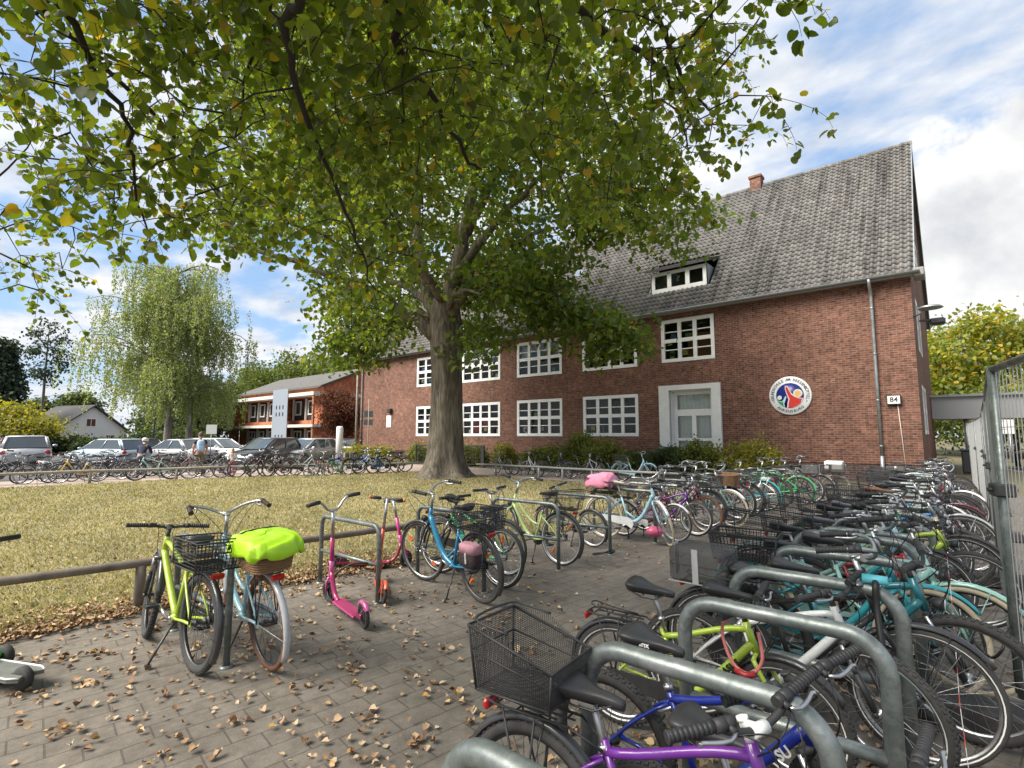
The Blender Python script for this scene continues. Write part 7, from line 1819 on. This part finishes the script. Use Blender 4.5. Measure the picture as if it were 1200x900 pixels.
# ------------------------------------------------------------------ people
def skin_mesh(name, verts, edges, radii, m, parent, sub=2, root=0):
    me = bpy.data.meshes.new(name); me.from_pydata([tuple(v) for v in verts], edges, [])
    o = bpy.data.objects.new(name, me); COL.objects.link(o)
    sk = o.modifiers.new('skin', 'SKIN'); 
    if not me.skin_vertices: me.skin_vertices.new()
    for i, r in enumerate(radii):
        sv = me.skin_vertices[0].data[i]; sv.radius = (r, r) if isinstance(r, (int, float)) else r; sv.use_root = (i == root)
    ss = o.modifiers.new('sub', 'SUBSURF'); ss.levels = sub; ss.render_levels = sub
    dg = bpy.context.evaluated_depsgraph_get(); dg.update()
    nm = bpy.data.meshes.new_from_object(o.evaluated_get(dg)); bpy.data.objects.remove(o); bpy.data.meshes.remove(me)
    nm.name = name; nm.materials.clear(); nm.materials.append(m); nm.polygons.foreach_set('use_smooth', [True]*len(nm.polygons))
    o = bpy.data.objects.new(name, nm); COL.objects.link(o); o.parent = parent; return o
SKIN = mat('skin', (.50, .29, .20), .55, var=.06)
def person(x, y, rz, label, H, shirt, trousers, hair, pose='stand', hairlong=False, helmet=None, sleeves=True, skirtlike=False):
    t = thing('person', label, 'person', (x, y, 0), R(rz)); k = H/1.75
    if pose == 'stand': J = dict(pel=(0, 0, .93), wai=(.0, 0, 1.05), che=(.01, 0, 1.28), nec=(.0, 0, 1.46), hea=(.02, 0, 1.56), top=(.02, 0, 1.70), shl=(0, .17, 1.41), ell=(-.02, .24, 1.14), wrl=(.12, .22, .92), hal=(.18, .20, .86), hil=(0, .09, .90), knl=(.03, .10, .50), anl=(-.02, .11, .09), tol=(.14, .13, .035))
    elif pose == 'lean': J = dict(pel=(-.08, 0, .90), wai=(.0, 0, 1.02), che=(.14, 0, 1.21), nec=(.25, 0, 1.36), hea=(.33, 0, 1.44), top=(.37, 0, 1.58), shl=(.20, .17, 1.31), ell=(.34, .24, 1.08), wrl=(.50, .20, .98), hal=(.57, .18, .97), hil=(-.08, .09, .88), knl=(.06, .11, .50), anl=(-.06, .11, .09), tol=(.10, .13, .035))
    J = {a: Vector(v)*k for a, v in J.items()}
    mir = lambda v: Vector((v.x, -v.y, v.z)); JR = {a: mir(v) for a, v in J.items()}
    if pose == 'stand': JR['knl'].x += .05*k; JR['anl'].x += .07*k; JR['tol'].x += .07*k
    V = [J['pel'], J['wai'], J['che'], J['nec'], J['hea'], J['top']]; Rr = [(.125*k, .10*k), (.115*k, .09*k), (.135*k, .10*k), .055*k, .095*k, .07*k]; E_ = [(0, 1), (1, 2), (2, 3), (3, 4), (4, 5)]
    for JJ in (J, JR):
        i = len(V); V += [JJ['shl'], JJ['ell'], JJ['wrl'], JJ['hal']]; Rr += [.058*k, .043*k, .032*k, .036*k]; E_ += [(2, i), (i, i+1), (i+1, i+2), (i+2, i+3)]
        i = len(V); V += [JJ['hil'], JJ['knl'], JJ['anl'], JJ['tol']]; Rr += [.088*k, .06*k, .042*k, .035*k]; E_ += [(0, i), (i, i+1), (i+1, i+2), (i+2, i+3)]
    body = skin_mesh('body', V, E_, Rr, SKIN, t)
    # clothes: a second, slightly larger shell over trunk and arms, another over the legs
    V = [J['pel'] + Vector((0, 0, .02)), J['wai'], J['che'], J['nec'] - Vector((0, 0, .04))]; Rr = [(.142*k, .115*k), (.135*k, .108*k), (.152*k, .115*k), .07*k]; E_ = [(0, 1), (1, 2), (2, 3)]
    for JJ in (J, JR):
        i = len(V); e = JJ['ell'] if not sleeves else JJ['wrl']
        V += [JJ['shl'], JJ['ell'] if sleeves else JJ['shl'] + (JJ['ell'] - JJ['shl'])*.6] + ([JJ['wrl']] if sleeves else []); Rr += [.072*k, .056*k] + ([.044*k] if sleeves else []); E_ += [(2, i), (i, i + 1)] + ([(i + 1, i + 2)] if sleeves else [])
    skin_mesh('shirt', V, E_, Rr, shirt, t)
    V = [J['pel'] + Vector((0, 0, .05)), J['pel']]; Rr = [(.132*k, .11*k), (.140*k, .115*k)]; E_ = [(0, 1)]
    for JJ in (J, JR):
        i = len(V); V += [JJ['hil'], JJ['knl'], JJ['anl'] + Vector((0, 0, .02))]; Rr += [.104*k, .075*k, .062*k]; E_ += [(1, i), (i, i + 1), (i + 1, i + 2)]
    skin_mesh('trousers', V, E_, Rr, trousers, t)
    for JJ in (J, JR):
        q = MB(); a = JJ['anl']; c = JJ['tol']; q.rings([[(p[0] + .0, p[1] + w_*math.cos(an), p[2] + hh*(.5 + .5*math.sin(an))) for an in np.linspace(0, 2*math.pi, 11)[:-1]] for p, w_, hh in (((a.x - .08*k, a.y, 0), .03*k, .07*k), ((a.x - .05*k, a.y, 0), .042*k, .10*k), ((a.x + .05*k, a.y, 0), .045*k, .09*k), ((c.x - .02*k, c.y, 0), .046*k, .06*k), ((c.x + .04*k, c.y, 0), .025*k, .035*k))], True, 0, True, True); q.build('shoe', BLACK, t)
    hc = (J['hea'] + J['top'])*.5
    q = MB(); q.ball((hc.x - .022*k, 0, hc.z + .022*k), (.108*k, .092*k, .112*k), 14, 10)
    if hairlong: q.ball((hc.x - .07*k, 0, hc.z - .12*k), (.06*k, .085*k, .17*k), 12, 8)
    hr = q.build('hair', hair, t)
    q = MB(); q.ball((hc.x + .088*k, 0, hc.z - .03*k), (.022*k, .014*k, .02*k), 8, 6)
    for sy in (-1, 1): q.ball((hc.x - .01*k, sy*.09*k, hc.z - .03*k), (.022*k, .012*k, .03*k), 8, 6)
    q.build('face', SKIN, t)
    q = MB()
    for sy in (-1, 1): q.ball((hc.x + .074*k, sy*.034*k, hc.z), (.010*k, .014*k, .009*k), 8, 6)
    q.build('eyes', BLACK, t)
    return t, J
def cloth(n, c): return mat(n + ' cloth', c, .85, var=.12, vscale=9)
x, y = far_spot(239, 21.6); pr, J = person(x, y, 168, 'man seen from behind with light blue backpack, dark shirt and khaki trousers', 1.80, cloth('dark shirt', (.03, .035, .04)), cloth('khaki', (.20, .155, .10)), mat('short grey brown hair', (.10, .08, .06), .8), 'stand', sleeves=False)
bp = thing('backpack', 'light blue backpack worn by the man behind the far rail', 'backpack'); bp.matrix_basis = pr.matrix_basis @ Matrix.Translation((-.20, 0, 1.25))
mb = MB(); mb.rings([[(lx*math.cos(a)*.5, ly*math.copysign(abs(math.sin(a))**.7, math.sin(a)), z) for a in np.linspace(0, 2*math.pi, 21)[:-1]] for z, lx, ly in ((-.24, .14, .10), (-.22, .19, .145), (0, .21, .155), (.16, .18, .14), (.23, .10, .08))], True, 0, True, True); mb.build('bag', mat('light blue rucksack', (.36, .50, .68), .8, var=.1), bp)
mb = MB(); mb.box(-.115, -.10, -.2, -.06, .10, -.02, bev=.02); mb.build('pocket', mat('pale blue pocket', (.45, .58, .74), .8), bp)
mb = MB()
for sy in (-.1, .1): mb.tube(smooth_path([(.06, sy, .18), (.18, sy, .22), (.32, sy, .14), (.34, sy, -.02), (.2, sy*1.2, -.18)], 3), .018, 6, flat=.4)
mb.build('strap', mat('dark blue strap', (.03, .05, .10), .8), bp)
x, y = far_spot(277, 21.3); person(x, y, -20, 'small child in white top and pink trousers behind the far rail', 1.15, cloth('white top', (.70, .69, .68)), cloth('pink trousers', (.55, .06, .20)), mat('blond hair', (.42, .28, .14), .7), 'stand', hairlong=True)
x, y = far_spot(172, 20.6); pr, J = person(x, y, 150, 'stooping person in navy jacket with white cycle helmet behind the far rail', 1.66, cloth('navy jacket', (.02, .025, .055)), cloth('blue grey jeans', (.07, .09, .13)), mat('brown hair', (.08, .05, .03), .8), 'lean')
hm = thing('helmet', 'white bicycle helmet on the head of the stooping person', 'helmet'); hm.matrix_basis = pr.matrix_basis @ Matrix.Translation((J['top'].x - .04, 0, J['top'].z - .02)) @ Matrix.Rotation(.3, 4, 'Y')
mb = MB(); mb.ball((0, 0, 0), (.145, .115, .095), 16, 8); mb.build('shell', WHITE, hm); mb = MB(); 
for sy in (-.04, 0, .04): mb.tube([(.10, sy, .07), (0, sy, .093), (-.10, sy, .07)], .010, 5)
mb.build('vent', BLACK, hm)
x, y = far_spot(9, 27); person(x, y, 90, 'person in dark clothes beside the silver off road car at the left edge', 1.72, cloth('black jacket', (.02, .02, .025)), cloth('dark jeans', (.04, .05, .08)), mat('dark hair', (.03, .025, .02), .8), 'stand')
person(1.3, 37.5, 200, 'person in a bright yellow vest beyond the walkway post', 1.70, cloth('neon yellow vest', (.62, .78, .04)), cloth('dark trousers', (.03, .03, .035)), mat('dark hair', (.03, .025, .02), .8), 'lean')
person(2.1, 36.0, 190, 'person in dark green and black next to the yellow vest', 1.6, cloth('dark green jacket', (.03, .07, .05)), cloth('dark trousers', (.03, .03, .035)), mat('dark hair', (.03, .025, .02), .8), 'stand')
# ------------------------------------------------------------------ fallen leaves
FALL = leafy('fallen leaves', [(0, (.15, .075, .038)), (.3, (.29, .165, .085)), (.6, (.42, .28, .165)), (.85, (.52, .39, .26)), (1, (.45, .27, .06))], 0, .75)
def fallen():
    rng = np.random.default_rng(77)
    tv = [(0, 0, 0), (.22, .1, .10), (.46, .3, .22), (.40, .62, .18), (.14, .78, .05), (0, 1.02, .16), (-.16, .74, .06), (-.42, .56, .26), (-.44, .26, .2), (-.2, .08, .08), (0, .3, -.01), (0, .62, .0)]
    tf = [(0, 1, 10), (1, 2, 10), (2, 3, 11, 10), (3, 4, 11), (4, 5, 11), (5, 6, 11), (6, 7, 11), (7, 8, 10, 11), (8, 9, 10), (9, 0, 10)]
    P = []
    def clump(x, y, n, sg): 
        for _ in range(n): P.append((x + rng.normal(0, sg), y + rng.normal(0, sg), .004 + abs(rng.normal(0, .008))))
    # paving: clumps and singles
    for _ in range(190):
        x = rng.uniform(-5.6, -1.4); y = rng.uniform(.6, 3.8)
        if rng.random() < (1.0 if (y < 2.6 and x < -1.7) else .45): clump(x, y, rng.integers(2, 9), .055)
    for _ in range(700): P.append((rng.uniform(-5.9, -1.2), rng.uniform(.4, 4.6), .006))
    for _ in range(260): P.append((rng.uniform(-5.2, -1.2), rng.uniform(4, 9), .006))
    for _ in range(160): P.append((rng.uniform(-1.6, .4), rng.uniform(1.2, 6), .006))
    for _ in range(60): clump(rng.uniform(-1.2, -.1), rng.uniform(1.6, 4.6), 5, .08)
    # drift along the lawn edge
    for _ in range(4200):
        y = rng.uniform(-1.5, 4.5); x = edge_x(min(max(y, -13), 15)) - abs(rng.normal(0, .38)) + .12; P.append((x, y, .02 + abs(rng.normal(0, .012))))
    for _ in range(5200):
        x = rng.uniform(-14, -5.4); y = rng.uniform(-1, 12); 
        if rng.random() < math.exp((x + 5.6)/3.2): P.append((x, y, .03))
    for _ in range(2200):
        a = rng.uniform(0, 6.28); r_ = abs(rng.normal(0, 5)); P.append((-15.4 + math.cos(a)*r_, 14 + math.sin(a)*r_, .035))
    P = np.array(P); far = P[:, 0] < -8
    inl = inpoly(P[:, 0], P[:, 1], LAWN_POLY); pav = P[:, 0] > -5.2
    k = inl | (P[:, 0] > -7) ; P = P[k]; n = len(P)
    rot = rand_rot(n, .35, rng); sc = rng.uniform(.022, .062, n); rot[:, :, 0] *= rng.uniform(.55, 1.1, n)[:, None]; rot[:, :, 2] *= rng.uniform(.3, 2.2, n)[:, None]
    o = scatter('fallen_leaves', tv, tf, P, rot, sc, FALL); tag(o, 'dry brown and tan fallen leaves strewn over paving and lawn edge', 'leaves', None, 'stuff')
fallen()
